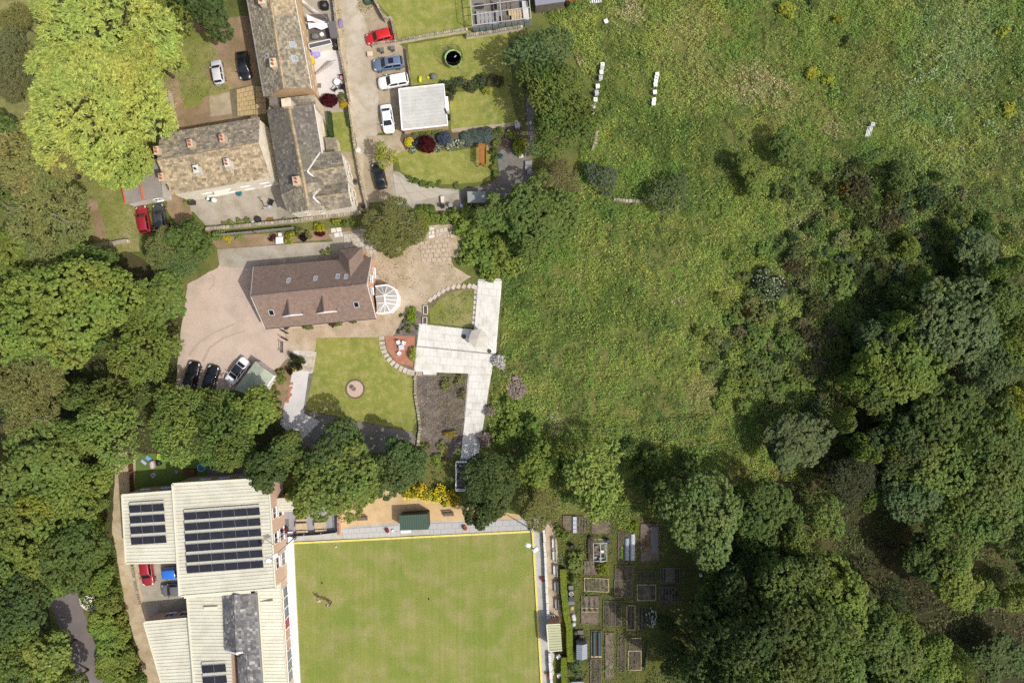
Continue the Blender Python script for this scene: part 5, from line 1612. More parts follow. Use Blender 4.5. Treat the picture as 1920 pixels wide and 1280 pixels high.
def chair(label, px, py, rz, mat, group=None, name='garden_chair', s=1.0, cushion=None):
    t = thing(name, label, 'chair', W(px, py), group, rz)
    m = MB(); m.box((0, 0, .42 * s), (.52 * s, .52 * s, .06)); m.build('seat', cushion or mat, t, local=True)
    m = MB(); m.box((-.26 * s, 0, .68 * s), (.06, .52 * s, .5 * s)); m.build('backrest', mat, t, local=True)
    for x in (-.22, .22):
        for y in (-.22, .22):
            m = MB(); m.bar((x * s, y * s, 0), (x * s, y * s, .42 * s), .05, up=Vector((1, 0, 0))); m.build('leg', mat, t, local=True)
    for y in (-.26, .26):
        m = MB(); m.bar((-.24 * s, y * s, .62 * s), (.24 * s, y * s, .62 * s), .06, .04); m.build('armrest', mat, t, local=True)
    return t
def table(label, px, py, rz, w, d, mat, h=.72, round_=False, name='garden_table', legmat=None):
    t = thing(name, label, 'table', W(px, py), None, rz)
    m = MB()
    if round_: m.lathe((0, 0, h), [(w / 2, -.04), (w / 2, 0), (0, 0)], 20)
    else: m.box((0, 0, h), (w, d, .05))
    m.build('tabletop', mat, t, local=True)
    for x in (-.4, .4):
        for y in (-.4, .4):
            m = MB(); k = .7 if round_ else 1; m.bar((x * w * k, y * d * k, 0), (x * w * k, y * d * k, h - .03), .06, up=Vector((1, 0, 0))); m.build('leg', legmat or mat, t, local=True)
    return t
table('white round table among dark cube chairs on the white patio', 634, 157, .7, .95, .95, M_white, round_=True, legmat=M_dark)
chair('dark cube chair south-west of the round table on the white patio', 629, 169, 2.3, M_black, s=1.25, cushion=M_offwhite)
chair('dark cube chair against the yard wall beside the round table', 643, 166, 3.0, M_black, s=1.35, cushion=M_dark)
chair('dark wicker chair with pink cushion north of the round table', 642, 148, -1.6, M_black, s=1.1, cushion=flat('pink cushion', A(204, 158, 160), .8))
table('small white and blue table on the red brick patio', 754, 651, .1, .8, .75, flat('pale blue cloth', A(206, 214, 232), .7), legmat=M_white)
chair('white chair on the brick patio, north-west of the small table', 748, 642, -1.2, M_white, s=.95)
chair('white chair on the brick patio, north-east of the small table', 758, 643, -1.9, M_white, s=.95)
chair('white chair on the brick patio, south of the small table', 750, 662, .8, M_white, s=.95)
table('dark low table at the corner of the cottage yard', 511, 381, 1.2, .9, .7, M_black)
chair('metal garden chair beside the dark low table, nearest the wall', 508, 390, .6, M_alu, s=.9)
chair('metal garden chair beside the dark low table, nearest the bicycle', 500, 392, 1.6, M_alu, s=.9)
table('white square table on the bed below the cottage fence', 527, 452, .05, 1.1, 1.0, M_white)
chair('white metal chair behind the square white table', 527, 441, -1.5, M_upvc, s=.8)
chair('white plastic chair under the dugout shelter edge', 1047, 1227, -1.0, M_upvc, s=1.1)
chair('white plastic chair below the shelter near the bottom edge', 1048, 1262, -1.2, M_upvc, s=1.1)
chair('weathered wooden chair in front of the allotment shed', 1090, 1192, 1.6, M_greywood, s=1.1)

def bicycle(label, px, py, rz):
    t = thing('bicycle', label, 'bicycle', W(px, py), None, rz)
    R = Matrix.Rotation(.35, 3, 'X')
    def tr(p): return R @ Vector(p)
    for x in (-.52, .52):
        m = MB(); m.tube([tr((x + .33 * math.cos(a), 0, .34 + .33 * math.sin(a))) for a in np.linspace(0, 6.2832, 21)], .025, 5, False); m.build('wheel', M_tyre, t, local=True)
    m = MB()
    for a, b in (((-.52, 0, .34), (-.15, 0, .8)), ((-.15, 0, .8), (.38, 0, .82)), ((.38, 0, .82), (0, 0, .35)), ((0, 0, .35), (-.15, 0, .8)), ((0, 0, .35), (-.52, 0, .34)), ((.4, 0, .9), (.52, 0, .34))):
        m.tube([tr(a), tr(b)], .022, 5)
    m.build('frame', M_alu, t, local=True)
    m = MB(); m.tube([tr((.36, -.28, .98)), tr((.4, 0, .95)), tr((.36, .28, .98))], .018, 5); m.build('handlebar', M_dark, t, local=True)
    m = MB(); m.box(tr((-.18, 0, .9)), (.26, .14, .06)); m.build('saddle', M_black, t, local=True)
bicycle('grey bicycle leaning in the cottage yard by the wall', 491, 380, 2.1)

def picnic(label, px, py, rz):
    t = thing('picnic_table', label, 'picnic table', W(px, py), None, rz)
    for i in range(5):
        m = MB(); m.box((0, (i - 2) * .19, .76), (1.75, .175, .05)); m.build('table_board', M_palewood, t, local=True)
    for s in (-1, 1):
        for i in range(2):
            m = MB(); m.box((0, s * (.78 + i * .17), .45), (1.75, .15, .05)); m.build('bench_board', M_palewood, t, local=True)
    for x in (-.6, .6):
        m = MB(); m.bar((x, -.75, 0), (x, -.25, .74), .09); m.bar((x, .75, 0), (x, .25, .74), .09); m.bar((x, -.95, .41), (x, .95, .41), .09, .06); m.build('leg_frame', M_greywood, t, local=True)
picnic('pale wooden picnic table on the grey terrace, nearer the clubhouse', 568, 984, .04)
picnic('pale wooden picnic table on the grey terrace under the tree', 603, 982, .04)

def bench(label, px, py, rz, mat, L=1.6, name='bench', group=None):
    t = thing(name, label, 'bench', W(px, py), group, rz)
    for i in range(3):
        m = MB(); m.box((0, (i - 1) * .15, .45), (L, .13, .04)); m.build('seat_slat', mat, t, local=True)
    for i in range(3):
        m = MB(); m.box((0, .26 + i * .03, .58 + i * .14), (L, .04, .12)); m.build('back_slat', mat, t, local=True)
    for x in (-.42 * L, .42 * L):
        m = MB(); m.bar((x, -.2, 0), (x, -.2, .62), .07, up=Vector((1, 0, 0))); m.bar((x, .22, 0), (x, .32, .92), .07, up=Vector((1, 0, 0))); m.bar((x, -.22, .64), (x, .28, .64), .07, .05); m.build('leg_frame', M_greywood, t, local=True)
bench('weathered bench on the tan gravel left of the green shelter', 680.5, 971, .05, M_greywood)
bench('weathered bench on the tan gravel right of the green shelter', 841.5, 963, .05, M_greywood)
for k, (px, py) in enumerate(((1037.5, 1017), (1038.5, 1040), (1040, 1067), (1041.5, 1098), (1043, 1130))):
    bench(['topmost', 'second from the top', 'middle', 'fourth from the top', 'lowest'][k] + ' of the five pale benches on the long terrace', px, py, -1.53, M_midgrey if k > 2 else M_offwhite, 1.75, group='benches on the long terrace')
bd = sheet('terrace_floor', [(1022, 976), (1042, 974), (1054, 1166), (1030, 1168)], M_patio, .02)
m = MB(); a, b = W(1030, 1148), W(1034, 1162)
t = thing('steel_frame', 'white tubular steel frame at the foot of the terrace wall', 'frame', a)
for dx in (0, .35, .7):
    m.tube([a + Vector((dx, 0, .1)), a + Vector((dx, 0, 1)), b + Vector((dx, 0, 1)), b + Vector((dx, 0, .1))], .03)
m.tube([a + Vector((0, 0, 1)), a + Vector((.7, 0, 1))], .03); m.tube([b + Vector((0, 0, 1)), b + Vector((.7, 0, 1))], .03)
m.build('frame', M_upvc, t)

# parasol
t = thing('parasol', 'beige six-sided parasol open on the white terrace', 'parasol', W(898, 634) + Vector((0, 0, .3)))
m = MB(); R_ = 1.45; n = 6
c = Vector((0, 0, 2.45))
for k in range(n):
    a0, a1 = k * math.pi / 3 + .2, (k + 1) * math.pi / 3 + .2
    m.face([c, (R_ * math.cos(a0), R_ * math.sin(a0), 2.0), (R_ * math.cos((a0 + a1) / 2) * .9, R_ * math.sin((a0 + a1) / 2) * .9, 1.98), (R_ * math.cos(a1), R_ * math.sin(a1), 2.0)])
m.build('canopy', flat('beige canvas', A(208, 202, 188), .9, .1, fine=.06), t, local=True)
m = MB(); m.tube([(0, 0, 0), (0, 0, 2.5)], .03); m.build('pole', M_alu, t, local=True)
m = MB(); m.box((0, 0, .05), (.6, .6, .1)); m.build('base', M_grey, t, local=True)
# folded parasol over the white patio
t = thing('folded_parasol', 'folded grey and white parasol leaning across the white patio', 'parasol', W(590, 140))
a, b = W(591, 140, .3), W(627, 114, 1.9)
m = MB(); m.tube([a, a.lerp(b, .1), a.lerp(b, .9), b], [.05, .16, .26, .05], 8); m.build('canopy', flat('grey canvas', A(190, 186, 176), .9), t)
m = MB(); m.tube([a - (b - a) * .02, b + (b - a) * .05], .04, 6); m.build('pole', M_dark, t)
# washing on the line
def sheet_hung(label, p, q, drop, sway, mat):
    t = thing('hanging_sheet', label, 'laundry', W(*p))
    a, b = W(*p, 2.0), W(*q, 2.0)
    m = MB(); m.smooth = True
    d = (b - a); s = Vector((0, -1, 0)); vs = []; fs = []
    nu, nv = 12, 5
    for i in range(nu + 1):
        for j in range(nv + 1):
            u, v = i / nu, j / nv
            z = -drop * v - .12 * math.sin(math.pi * u)
            vs.append(a + d * u + s * (sway * v * (1 + .3 * math.sin(u * 9 + v * 2))) + Vector((0, 0, z)))
    for i in range(nu):
        for j in range(nv):
            k = i * (nv + 1) + j; fs.append((k, k + 1, k + nv + 2, k + nv + 1))
    m.add(vs, fs); m.build('sheet', mat, t)
M_linen = flat('white linen', (.78, .78, .83), .9, .1, fine=.02)
sheet_hung('white bed sheet on the upper washing line over the dark decking', (574, 27), (609, 41), .7, .55, M_linen)
sheet_hung('white bed sheet on the lower washing line over the dark decking', (577, 43), (613, 44), .6, .5, M_linen)
sheet_hung('white pillow cloths on the highest washing line by the terrace wall', (566, -2), (597, 22), .4, .3, M_linen)
t = thing('washing_line', 'washing line poles and cords across the terrace yards', 'washing line', W(614, 46))
m = MB()
for p, q in (((564, -4), (612, 34)), ((572, 26), (616, 44)), ((574, 43), (616, 44.5))): m.tube([W(*p, 2.02), W(*q, 2.02)], .012, 4)
m.build('cord', M_offwhite, t)
for p in ((612, 34), (616, 44)):
    m = MB(); m.tube([W(*p), W(*p, 2.1)], .04, 6); m.build('pole', M_alu, t)

def lump(name, label, cat, px, py, r, h, mat, rz=0.0, sx=1.0, sy=1.0, seed=0, z=0):
    c = W(px, py, z); m = MB(); m.smooth = True
    vs = []; fs = []; n = 16; prof = [(1, 0), (1.02, .35), (.95, .7), (.7, .93), (.35, 1.0)]
    for k, (rr, zz) in enumerate(prof):
        for j in range(n):
            a = 6.2832 * j / n; w = 1 + .16 * mnoise(Vector((math.cos(a) * 1.7 + seed, math.sin(a) * 1.7, zz * 2)))
            ca, sa = abs(math.cos(a)), abs(math.sin(a)); sq = 1 / max(ca, sa) ** .5
            vs.append((r * rr * w * sq * math.cos(a) * sx, r * rr * w * sq * math.sin(a) * sy, h * zz * (1 + .1 * mnoise(Vector((a, seed, 1))))))
    vs.append((0, 0, h * 1.03))
    for k in range(len(prof) - 1):
        for j in range(n):
            a = k * n + j; b = k * n + (j + 1) % n; fs.append((a, b, b + n, a + n))
    for j in range(n): fs.append(((len(prof) - 1) * n + j, (len(prof) - 1) * n + (j + 1) % n, len(vs) - 1))
    m.add(vs, fs)
    o = m.build(name, mat, None, None); o.location = c; o.rotation_euler = (0, 0, rz)
    return tag(o, label, cat)
lump('covered_barbecue', 'dark covered furniture by the wall at the end of the lean-to', 'garden furniture', 628, 84, .75, 1.0, M_black, .25, .75, 1.25, 3)
lump('covered_chairs', 'black covered chair stack in the topmost terrace yard', 'garden furniture', 609, 13, .65, 1.1, M_black, .1, 1.0, 1.0, 5)
lump('beach_ball', 'big blue and lilac inflatable on the white patio', 'inflatable', 592, 103, .62, .7, gmat('lilac vinyl', [A(150, 170, 236), A(176, 150, 214)], (.8, 2, 5), .05, .35), .3, 1.1, .9, 8)
lump('kettle_cover', 'grey domed cover beside the white toy on the decking', 'cover', 592, 70, .5, .6, M_grey, 0, 1.2, .9, 4)
lump('toy_pile', 'white toy with yellow rim on the decking', 'toy', 604, 66, .35, .5, M_white, .4, 1, .8, 6)
lump('purple_cushion', 'lilac flowering clump on the verge beside the lane', 'plant', 638.5, 45, .4, .35, flat('lilac', A(146, 128, 178), .9), 0, .8, 1.5, 7)
box_thing('toy_slide', 'yellow plastic toy standing against the terrace wall', 'toy', 587.5, 115, (.5, 1.2, .6), .15, flat('yellow plastic', A(232, 196, 60), .4))
box_thing('drain_grate', 'dark grate mat let into the white patio', 'grate', 599, 161, (.5, .65, .08), .05, M_greywood)
box_thing('green_box', 'dark green bush-like compost bin at the top of the lane wall', 'compost bin', 690, 3, (.9, 1.2, .9), .3, flat('dark green plastic2', A(72, 104, 72), .6), taper=.85)
lump('yellow_toy_car', 'yellow ride-on toy on the trampoline lawn', 'toy', 788, 150, .3, .5, flat('acid yellow', A(226, 226, 40), .4), 0, .8, 1.7, 2)
lump('yellow_toy_ball', 'small yellow toy between the ride-on and the fire bowl', 'toy', 803, 146, .22, .25, flat('acid yellow', A(226, 226, 40), .4), 0, 1.1, .8, 9)
t = thing('fire_bowl', 'round black fire bowl above the garage roof', 'fire bowl', W(814, 146))
m = MB(); m.lathe((0, 0, 0), [(.2, 0), (.25, .3), (.48, .55), (.5, .6), (.4, .52), (0, .5)], 16); m.build('bowl', M_black, t, local=True)
m = MB(); m.lathe((0, 0, .6), [(.47, 0), (.3, .12), (0, .16)], 16); m.build('lid', M_grey, t, local=True)
for k, (px, py) in enumerate(((912, 124), (930, 124))):
    t = solo_ball = MB(); t.lathe(tuple(W(px, py)), [(.05, 0), (.1, .05), (.11, .1), (.08, .17), (0, .2)], 10)
    solo(t, 'football', ['white ball on the shaded lawn nearer the trampoline', 'white ball on the shaded lawn nearer the trees'][k], 'ball', M_white)

# stone fountain circle on the house lawn
t = thing('birdbath', 'small stone birdbath on the round paved circle in the lawn', 'birdbath', W(665, 728))
m = MB(); m.lathe((0, 0, .05), [(.22, 0), (.2, .1), (.1, .2), (.09, .6), (.3, .7), (.34, .76), (.28, .74), (0, .7)], 14); m.build('bowl', M_greywood, t, local=True)
cp = sheet('paved_circle', [(666 + 15.5 * math.cos(a), 729 + 15.5 * math.sin(a)) for a in np.linspace(0, 6.1, 28)], flat('pinkish paving', A(206, 182, 166), .9, .2, fine=.1), 0)
m = MB(); m.lathe(tuple(W(666, 729, .02)), [(1.18, 0), (1.18, .05), (0, .06)], 28); m.build('paved_disc', flat('pinkish paving', A(206, 182, 166)), cp)
for k in range(22):
    a = k * 2 * math.pi / 22
    lay(cp, 666 + 17 * math.cos(a), 729 - 17 * math.sin(a), .22, .36, a, flat('dark sett', A(120, 104, 86), .9), .08, 'sett')

# cold frames by the kitchen lawn
for k, (px, py, l) in enumerate(((798, 581, 1.3), (797, 601, 1.0))):
    t = thing('cold_frame', ['upper cream box planter by the kitchen lawn', 'lower cream box planter by the white terrace'][k], 'planter', W(px, py))
    for a, b in (((-.3, -l / 2), (-.3, l / 2)), ((.3, -l / 2), (.3, l / 2)), ((-.34, -l / 2), (.34, -l / 2)), ((-.34, l / 2), (.34, l / 2))):
        m = MB(); m.bar((*a, .2), (*b, .2), .08, .36); m.build('board', M_offwhite, t, local=True)
    m = MB(); m.box((0, 0, .18), (.52, l - .1, .1)); m.build('soil', M_darksoil, t, local=True)
for k, (px, py) in enumerate(((991, 307), (990, 316), (993, 324))):
    t = box_thing('stone_planter', ['topmost grey block planter on the path by the big trees', 'middle grey block planter on the path by the big trees', 'lowest grey block planter on the path by the big trees'][k], 'planter', px, py, (1.0 - k * .1, .62, .5), .05, M_midgrey)
box_thing('stone_block', 'white stone block below the clipped green bush', 'stone', 977, 293, (.7, .6, .35), .1, M_render)
box_thing('patio_heater', 'grey metal box by the path under the trees', 'box', 970, 239, (.7, .6, .8), .1, M_midgrey, lid=M_alu)
box_thing('white_board', 'white pallet leaning at the garage wall', 'pallet', 840, 200, (.35, 2.1, 1.3), .08, M_upvc)
box_thing('black_chest', 'black storage chest at the lower garage corner', 'chest', 841.5, 222, (.5, .7, .8), .08, M_black)
box_thing('garden_stool', 'cream garden seat at the edge of the concrete drive', 'seat', 830, 375, (.55, 1.1, .6), .05, M_render, taper=.85)

# cage trailer under the dark tree
t = thing('cage_trailer', 'pale metal cage trailer half under the dark tree above the bowling green', 'trailer', W(866, 889))
Q = [(-.8, -2.15), (.95, -2.15), (.95, 2.1), (-.8, 2.1)]
m = MB()
for z in (.5, 1.5):
    for i in range(4): m.tube([(*Q[i], z), (*Q[(i + 1) % 4], z)], .07, 6)
for q in Q: m.tube([(*q, .5), (*q, 1.5)], .06, 6)
m.build('frame', M_upvc, t, local=True)
m = MB(); m.box((.08, 0, .5), (1.7, 4.2, .08)); m.build('bed', M_dark, t, local=True)
for s in (-1, 1):
    m = MB(); m.tube([(.08 + s * .95, -.2, .3), (.08 + s * 1.1, -.2, .3)], .3, 12); m.build('wheel', M_tyre, t, local=True)
m = MB()
for i in range(60):
    a = Vector((random.uniform(-.7, .85), random.uniform(-2, 2), random.uniform(.6, 1.3))); b = a + Vector((random.uniform(-.4, .4), random.uniform(-.4, .4), random.uniform(-.1, .2))); m.bar(a, b, .05)
m.build('load', M_midgrey, t, local=True)['kind'] = 'stuff'

# beehives in the field
hives = []
def hive(px, py, rz, boxes, label, group):
    t = thing('beehive', label, 'beehive', W(px, py), group, rz)
    m = MB(); z = .22
    for k in range(boxes):
        m.box((0, 0, z + .12), (.5, .5, .225)); z += .24
    m.build('hive_body', M_upvc, t, local=True)
    m = MB(); m.box((0, 0, z + .06), (.58, .58, .14), taper=.97); m.build('roof', M_upvc if boxes < 3 else M_alu, t, local=True)
    m = MB(); m.box((0, 0, .1), (.54, .54, .2)); m.build('stand', M_greywood, t, local=True)
    m = MB(); m.box((.02, .05, z + .16), (.16, .12, .07)); m.build('weight_brick', M_stonewall, t, local=True)
GA, GB = 'hives in the longer row', 'hives in the shorter row'
longer = [(1128.5, 125), (1127.5, 132), (1126.5, 139), (1125, 150), (1119.5, 165), (1117.5, 178), (1115.5, 190), (1111, 205), (1110, 214)]
ordn = ['first', 'second', 'third', 'fourth', 'fifth', 'sixth', 'seventh', 'eighth', 'ninth']
for k, (px, py) in enumerate(longer):
    hive(px, py, .08 + .1 * math.sin(k * 3), 2 + k % 2, ordn[k] + ' white hive from the top in the longer field row', GA)
shorter = [(1230.5, 143), (1229, 149), (1228, 155), (1227, 162), (1226, 176), (1224.5, 190), (1223.5, 197)]
for k, (px, py) in enumerate(shorter):
    hive(px, py, .1 + .06 * math.sin(k * 5), 2, ordn[k] + ' white hive from the top in the shorter field row', GB)
hive(1630, 237, -.2, 3, 'lone white hive on a slatted stand far out in the field', 'hives on the slatted stand')
t = thing('hive_stand', 'white slatted stand beside the lone hive in the field', 'stand', W(1627, 249), None, -.25)
for i in range(4):
    m = MB(); m.bar((-.33 + i * .22, -.75, .35), (-.33 + i * .22, .75, .35), .1, .06); m.build('slat', M_upvc, t, local=True)
for x in (-.3, .3):
    for y in (-.6, .6): m = MB(); m.bar((x, y, 0), (x, y, .33), .06, up=Vector((1, 0, 0))); m.build('leg', M_greywood, t, local=True)
t = thing('pallet', 'white slatted pallet at the top edge of the field', 'pallet', W(1116, 3), None, .15)
for i in range(6): m = MB(); m.box((-.8 + i * .32, 0, .25), (.2, .75, .04)); m.build('slat', M_upvc, t, local=True)
for y in (-.3, .3): m = MB(); m.box((0, y, .12), (1.9, .1, .2)); m.build('bearer', M_greywood, t, local=True)
hive(1135.5, 43, .4, 1, 'small broken white hive box alone near the field top', 'stray hive box')

# pots on the paths, flower colour on top
pot('red pot with dark plant on the path left of the green shelter', 727, 993, .3, .4, M_redpot, A(64, 84, 44))
pot('terracotta pot with orange flowers on the path right of the green shelter', 872, 988, .34, .4, M_terracotta, A(150, 96, 56))
pot('red pot on the path beside the long terrace wall', 1017, 1084, .28, .4, M_redpot, A(90, 44, 40))
pot('orange pot on the path near the bottom edge', 1027, 1262, .28, .4, flat('orange glaze', A(222, 116, 62), .5), A(150, 90, 50))
pot('white pot on the path between red pot and shelter', 737, 994, .18, .3, M_white)
t = pot('planter overflowing with red flowers at the clubhouse doorway', 538, 991, .42, .6, M_dark, A(168, 40, 44))
box_thing('white_mat', 'long white mat at the foot of the green shelter', 'mat', 761, 996, (1.5, .4, .06), .04, M_white)
box_thing('doormat', 'dark grey mat on the terrace beside the clubhouse window', 'mat', 536.5, 980, (.85, 1.2, .05), .04, M_grey)
dk = sheet('terrace_floor', [(522, 960), (634, 946), (634, 997), (528, 1004)], gmat('grey composite', [A(172, 172, 176), A(160, 160, 164)], (.4, 1, 5), .08, .8, stretch=(5, .3, 1)), .02)
wall_window_thing = thing('glazed_screen', 'white framed glazed bay on the clubhouse wall beside the grey terrace', 'window', W(526, 990))
m = MB()
a, b = W(527, 978), W(530, 1003)
for z in (.1, 1.1, 2.1): m.bar(a + Vector((0, 0, z)), b + Vector((0, 0, z)), .1, .09)
for i in range(5): c = a.lerp(b, i / 4); m.bar(c, c + Vector((0, 0, 2.1)), .09)
m.build('frame', M_upvc, wall_window_thing)
m = MB(); m.bar(a + Vector((-.05, 0, 1.1)), b + Vector((-.05, 0, 1.1)), .02, 1.9); m.build('pane', M_glass, wall_window_thing)

def floodlight(label, px, py, h, hx, hy):
    b = W(px, py)
    t = thing('floodlight_mast', label, 'floodlight', b)
    m = MB(); m.tube([b, b + Vector((0, 0, h))], [.11, .06], 8); m.build('pole', M_alu, t)
    m = MB(); m.bar(b + Vector((-hx, -hy, h)), b + Vector((hx, hy, h)), .09); m.build('crossbar', M_dark, t)
    for s in (-1, 1):
        c = b + Vector((s * hx, s * hy, h + .05))
        m = MB(); m.box((0, 0, 0), (.85, .6, .28), taper=.75)
        R = Matrix.Rotation(.5 * s, 3, 'Z') @ Matrix.Rotation(.5, 3, 'Y')
        m.v = [tuple(R @ Vector(v) + c) for v in m.v]
        m.build('lamp', M_upvc, t)
    m = MB(); m.lathe(b, [(.28, 0), (.28, .35), (.1, .4)], 10); m.build('base', M_dark, t)
floodlight('tall floodlight mast at the clubhouse corner of the bowling green', 553, 1007, 9.8, .45, .3)
floodlight('tall floodlight mast at the far corner of the bowling green', 994, 990, 9.6, .5, -.3)
m = MB(); c = W(1004, 988); m.box((c.x, c.y, .25), (.55, .5, .5)); solo(m, 'kerb_block', 'small white block at the far corner of the bowling green', 'block', M_white)
for k, (px, py, mt, lb) in enumerate(((604, 1092, M_black, 'small dark bowl on the turf above the two players'), (804, 1122, M_black, 'small dark bowl alone in the middle of the green'), (630, 1024, M_white, 'small white jack near the top kerb of the green'))):
    m = MB(); m.smooth = True; m.lathe(tuple(W(px, py)), [(.02, 0), (.09, .03), (.12, .09), (.1, .16), (0, .2)], 12); solo(m, 'bowl', lb, 'bowl', mt)

# ------------------------------------------------------------------ two bowlers
def skin_chain(name, verts, edges, radii, mat, parent, sub=1, root=0):
    me = bpy.data.meshes.new(name); me.from_pydata(verts, edges, []); me.materials.append(mat)
    o = link(name, me, parent)
    md = o.modifiers.new('skin', 'SKIN'); md.use_smooth_shade = True
    for i, r in enumerate(radii):
        me.skin_vertices[0].data[i].radius = (r, r)
        me.skin_vertices[0].data[i].use_root = i == root
    sb = o.modifiers.new('sub', 'SUBSURF'); sb.levels = sub; sb.render_levels = sub
    return o
def person(label, px, py, rz, shirt, trousers, hair, lean=.25, arm=.6):
    t = thing('person', label, 'person', W(px, py), 'bowlers on the green', rz)
    lx = lambda z: lean * max(0, z - .95)
    v = [(0, 0, .95), (lx(1.2), 0, 1.2), (lx(1.42), 0, 1.42), (lx(1.52), 0, 1.52), (lx(1.62) + .02, 0, 1.66), (lx(1.7) + .02, 0, 1.76)]
    e = [(0, 1), (1, 2), (2, 3), (3, 4), (4, 5)]; r = [.15, .15, .16, .055, .1, .07]
    for s in (-1, 1):
        i = len(v)
        v += [(lx(1.4), s * .2, 1.4), (lx(1.4) + .1 * arm, s * .26, 1.12), (lx(1.4) + .4 * arm, s * .24, .95), (lx(1.4) + .48 * arm, s * .23, .9)]
        e += [(2, i), (i, i + 1), (i + 1, i + 2), (i + 2, i + 3)]; r += [.075, .05, .038, .04]
        i = len(v)
        v += [(0, s * .1, .88), (.08 * s + .03, s * .12, .48), (.1 * s, s * .12, .07), (.1 * s + .16, s * .13, .04)]
        e += [(0, i), (i, i + 1), (i + 1, i + 2), (i + 2, i + 3)]; r += [.095, .065, .045, .04]
    skin_chain('body', v, e, r, flat('skin', A(214, 164, 138), .6), t)
    tv = [(0, 0, .93), (lx(1.2), 0, 1.2), (lx(1.42), 0, 1.43)]; te = [(0, 1), (1, 2)]; tr = [.165, .165, .17]
    for s in (-1, 1):
        i = len(tv); tv += [(lx(1.4), s * .2, 1.4), (lx(1.4) + .08 * arm, s * .25, 1.18)]; te += [(2, i), (i, i + 1)]; tr += [.09, .07]
    skin_chain('shirt', tv, te, tr, shirt, t)
    tv = [(0, 0, .95)]; te = []; tr = [.165]
    for s in (-1, 1):
        i = len(tv); tv += [(0, s * .1, .86), (.08 * s + .03, s * .12, .48), (.1 * s, s * .12, .12)]; te += [(0, i), (i, i + 1), (i + 1, i + 2)]; tr += [.11, .08, .062]
    skin_chain('trousers', tv, te, tr, trousers, t)
    m = MB(); m.smooth = True; m.lathe((lx(1.66) + .01, 0, 1.68), [(.115, 0), (.12, .06), (.09, .13), (0, .16)], 12); m.build('hair', hair, t, local=True)
person('bowler in a pale pink top with a long shadow on the green', 603, 1121, 2.2, flat('pale pink cotton', A(226, 190, 176), .9), flat('stone trousers', A(198, 176, 150), .9), flat('grey hair', A(178, 168, 158), .9), .35, .9)
person('bowler in dark blue clothes with a long shadow on the green', 621, 1128, 2.6, flat('blue cotton', A(74, 96, 150), .9), flat('navy trousers', A(44, 50, 72), .9), flat('dark hair', A(70, 60, 56), .9), .45, 1.1)

# ------------------------------------------------------------------ children's garden behind the clubhouse
box_thing('sun_towel', 'light blue towel on the sunny strip of artificial lawn', 'towel', 279, 859, (.9, .55, .12), -.6, flat('light blue', A(120, 176, 232), .8))
box_thing('sun_towel', 'lilac folded mat beside the light blue towel', 'towel', 270, 866, (.9, .4, .12), -.7, flat('pale lilac', A(188, 192, 232), .8))
lump('toy_house', 'pink and white toy heap on the sunny artificial lawn', 'toy', 287, 870, .45, .6, flat('pale pink', A(216, 196, 196), .7), .1, .8, 1.4, 12)
lump('toy_stool', 'black toy seat beside the pink toy heap', 'toy', 299, 867, .4, .6, M_black, 0, 1, 1, 13)
lump('toy_trike', 'lime green toy under the tree edge', 'toy', 299, 855, .35, .4, flat('lime plastic', A(200, 232, 60), .5), 0, .9, 1.4, 14)
lump('paddling_pool', 'grey toy frame in the shaded part of the artificial lawn', 'toy', 289, 890, .4, .6, M_midgrey, 0, 1, 1.1, 15)
t = thing('hot_tub', 'round turquoise paddling pool by the dark clubhouse yard', 'pool', W(380, 875))
m = MB(); m.lathe((0, 0, 0), [(.6, 0), (.66, .3), (.66, .5), (.5, .5), (.48, .3), (0, .3)], 20); m.build('rim', flat('turquoise vinyl', A(120, 190, 200), .4), t, local=True)
m = MB(); m.lathe((0, 0, .42), [(.49, 0), (0, .005)], 20); m.build('water', flat('pool water', A(20, 110, 130), .08, .5), t, local=True)
box_thing('storage_chest', 'grey storage chest in the shaded clubhouse yard', 'chest', 414, 882, (2.0, 1.1, .7), .06, M_grey, lid=M_grey)
box_thing('garden_bench', 'dark wooden bench box in the shaded clubhouse yard', 'bench', 358, 884, (1.7, .9, .5), .05, M_brownwood)
barrel('stone_disc', 'pale round stepping stone on the shaded artificial lawn', 'stone', 331, 884, .34, .12, M_midgrey)
# ------------------------------------------------------------------ allotment beds
def crops(parent, q, rows, col, h, n=140, size=.16):
    a, b, c, d = q
    U = (np.floor(rng.random(n) * rows) + .5) / rows + rng.normal(0, .03, n); Vv = rng.random(n) * .94 + .03
    if (b - a).length < (d - a).length: pass
    P = np.array([list(bil(a, b, c, d, float(np.clip(u, .02, .98)), float(v))) for u, v in zip(U, Vv)])
    P[:, 2] = .2 + h * rng.random(n)
    N = unit(rng.normal(0, .5, (n, 3)) + np.array([0, 0, 1])); D = rng.normal(0, 1, (n, 3))
    base = np.array(col)[None] * (1 + rng.normal(0, .2, (n, 1)))
    me = leaf_mesh('crop', P, N, D, size * (.7 + .6 * rng.random(n)), size * .6, leafmat('plant leaves', True, .25, .25), np.clip(base, .004, 1))
    o = link('crop', me, parent); o.location = -org(parent); o['kind'] = 'stuff'

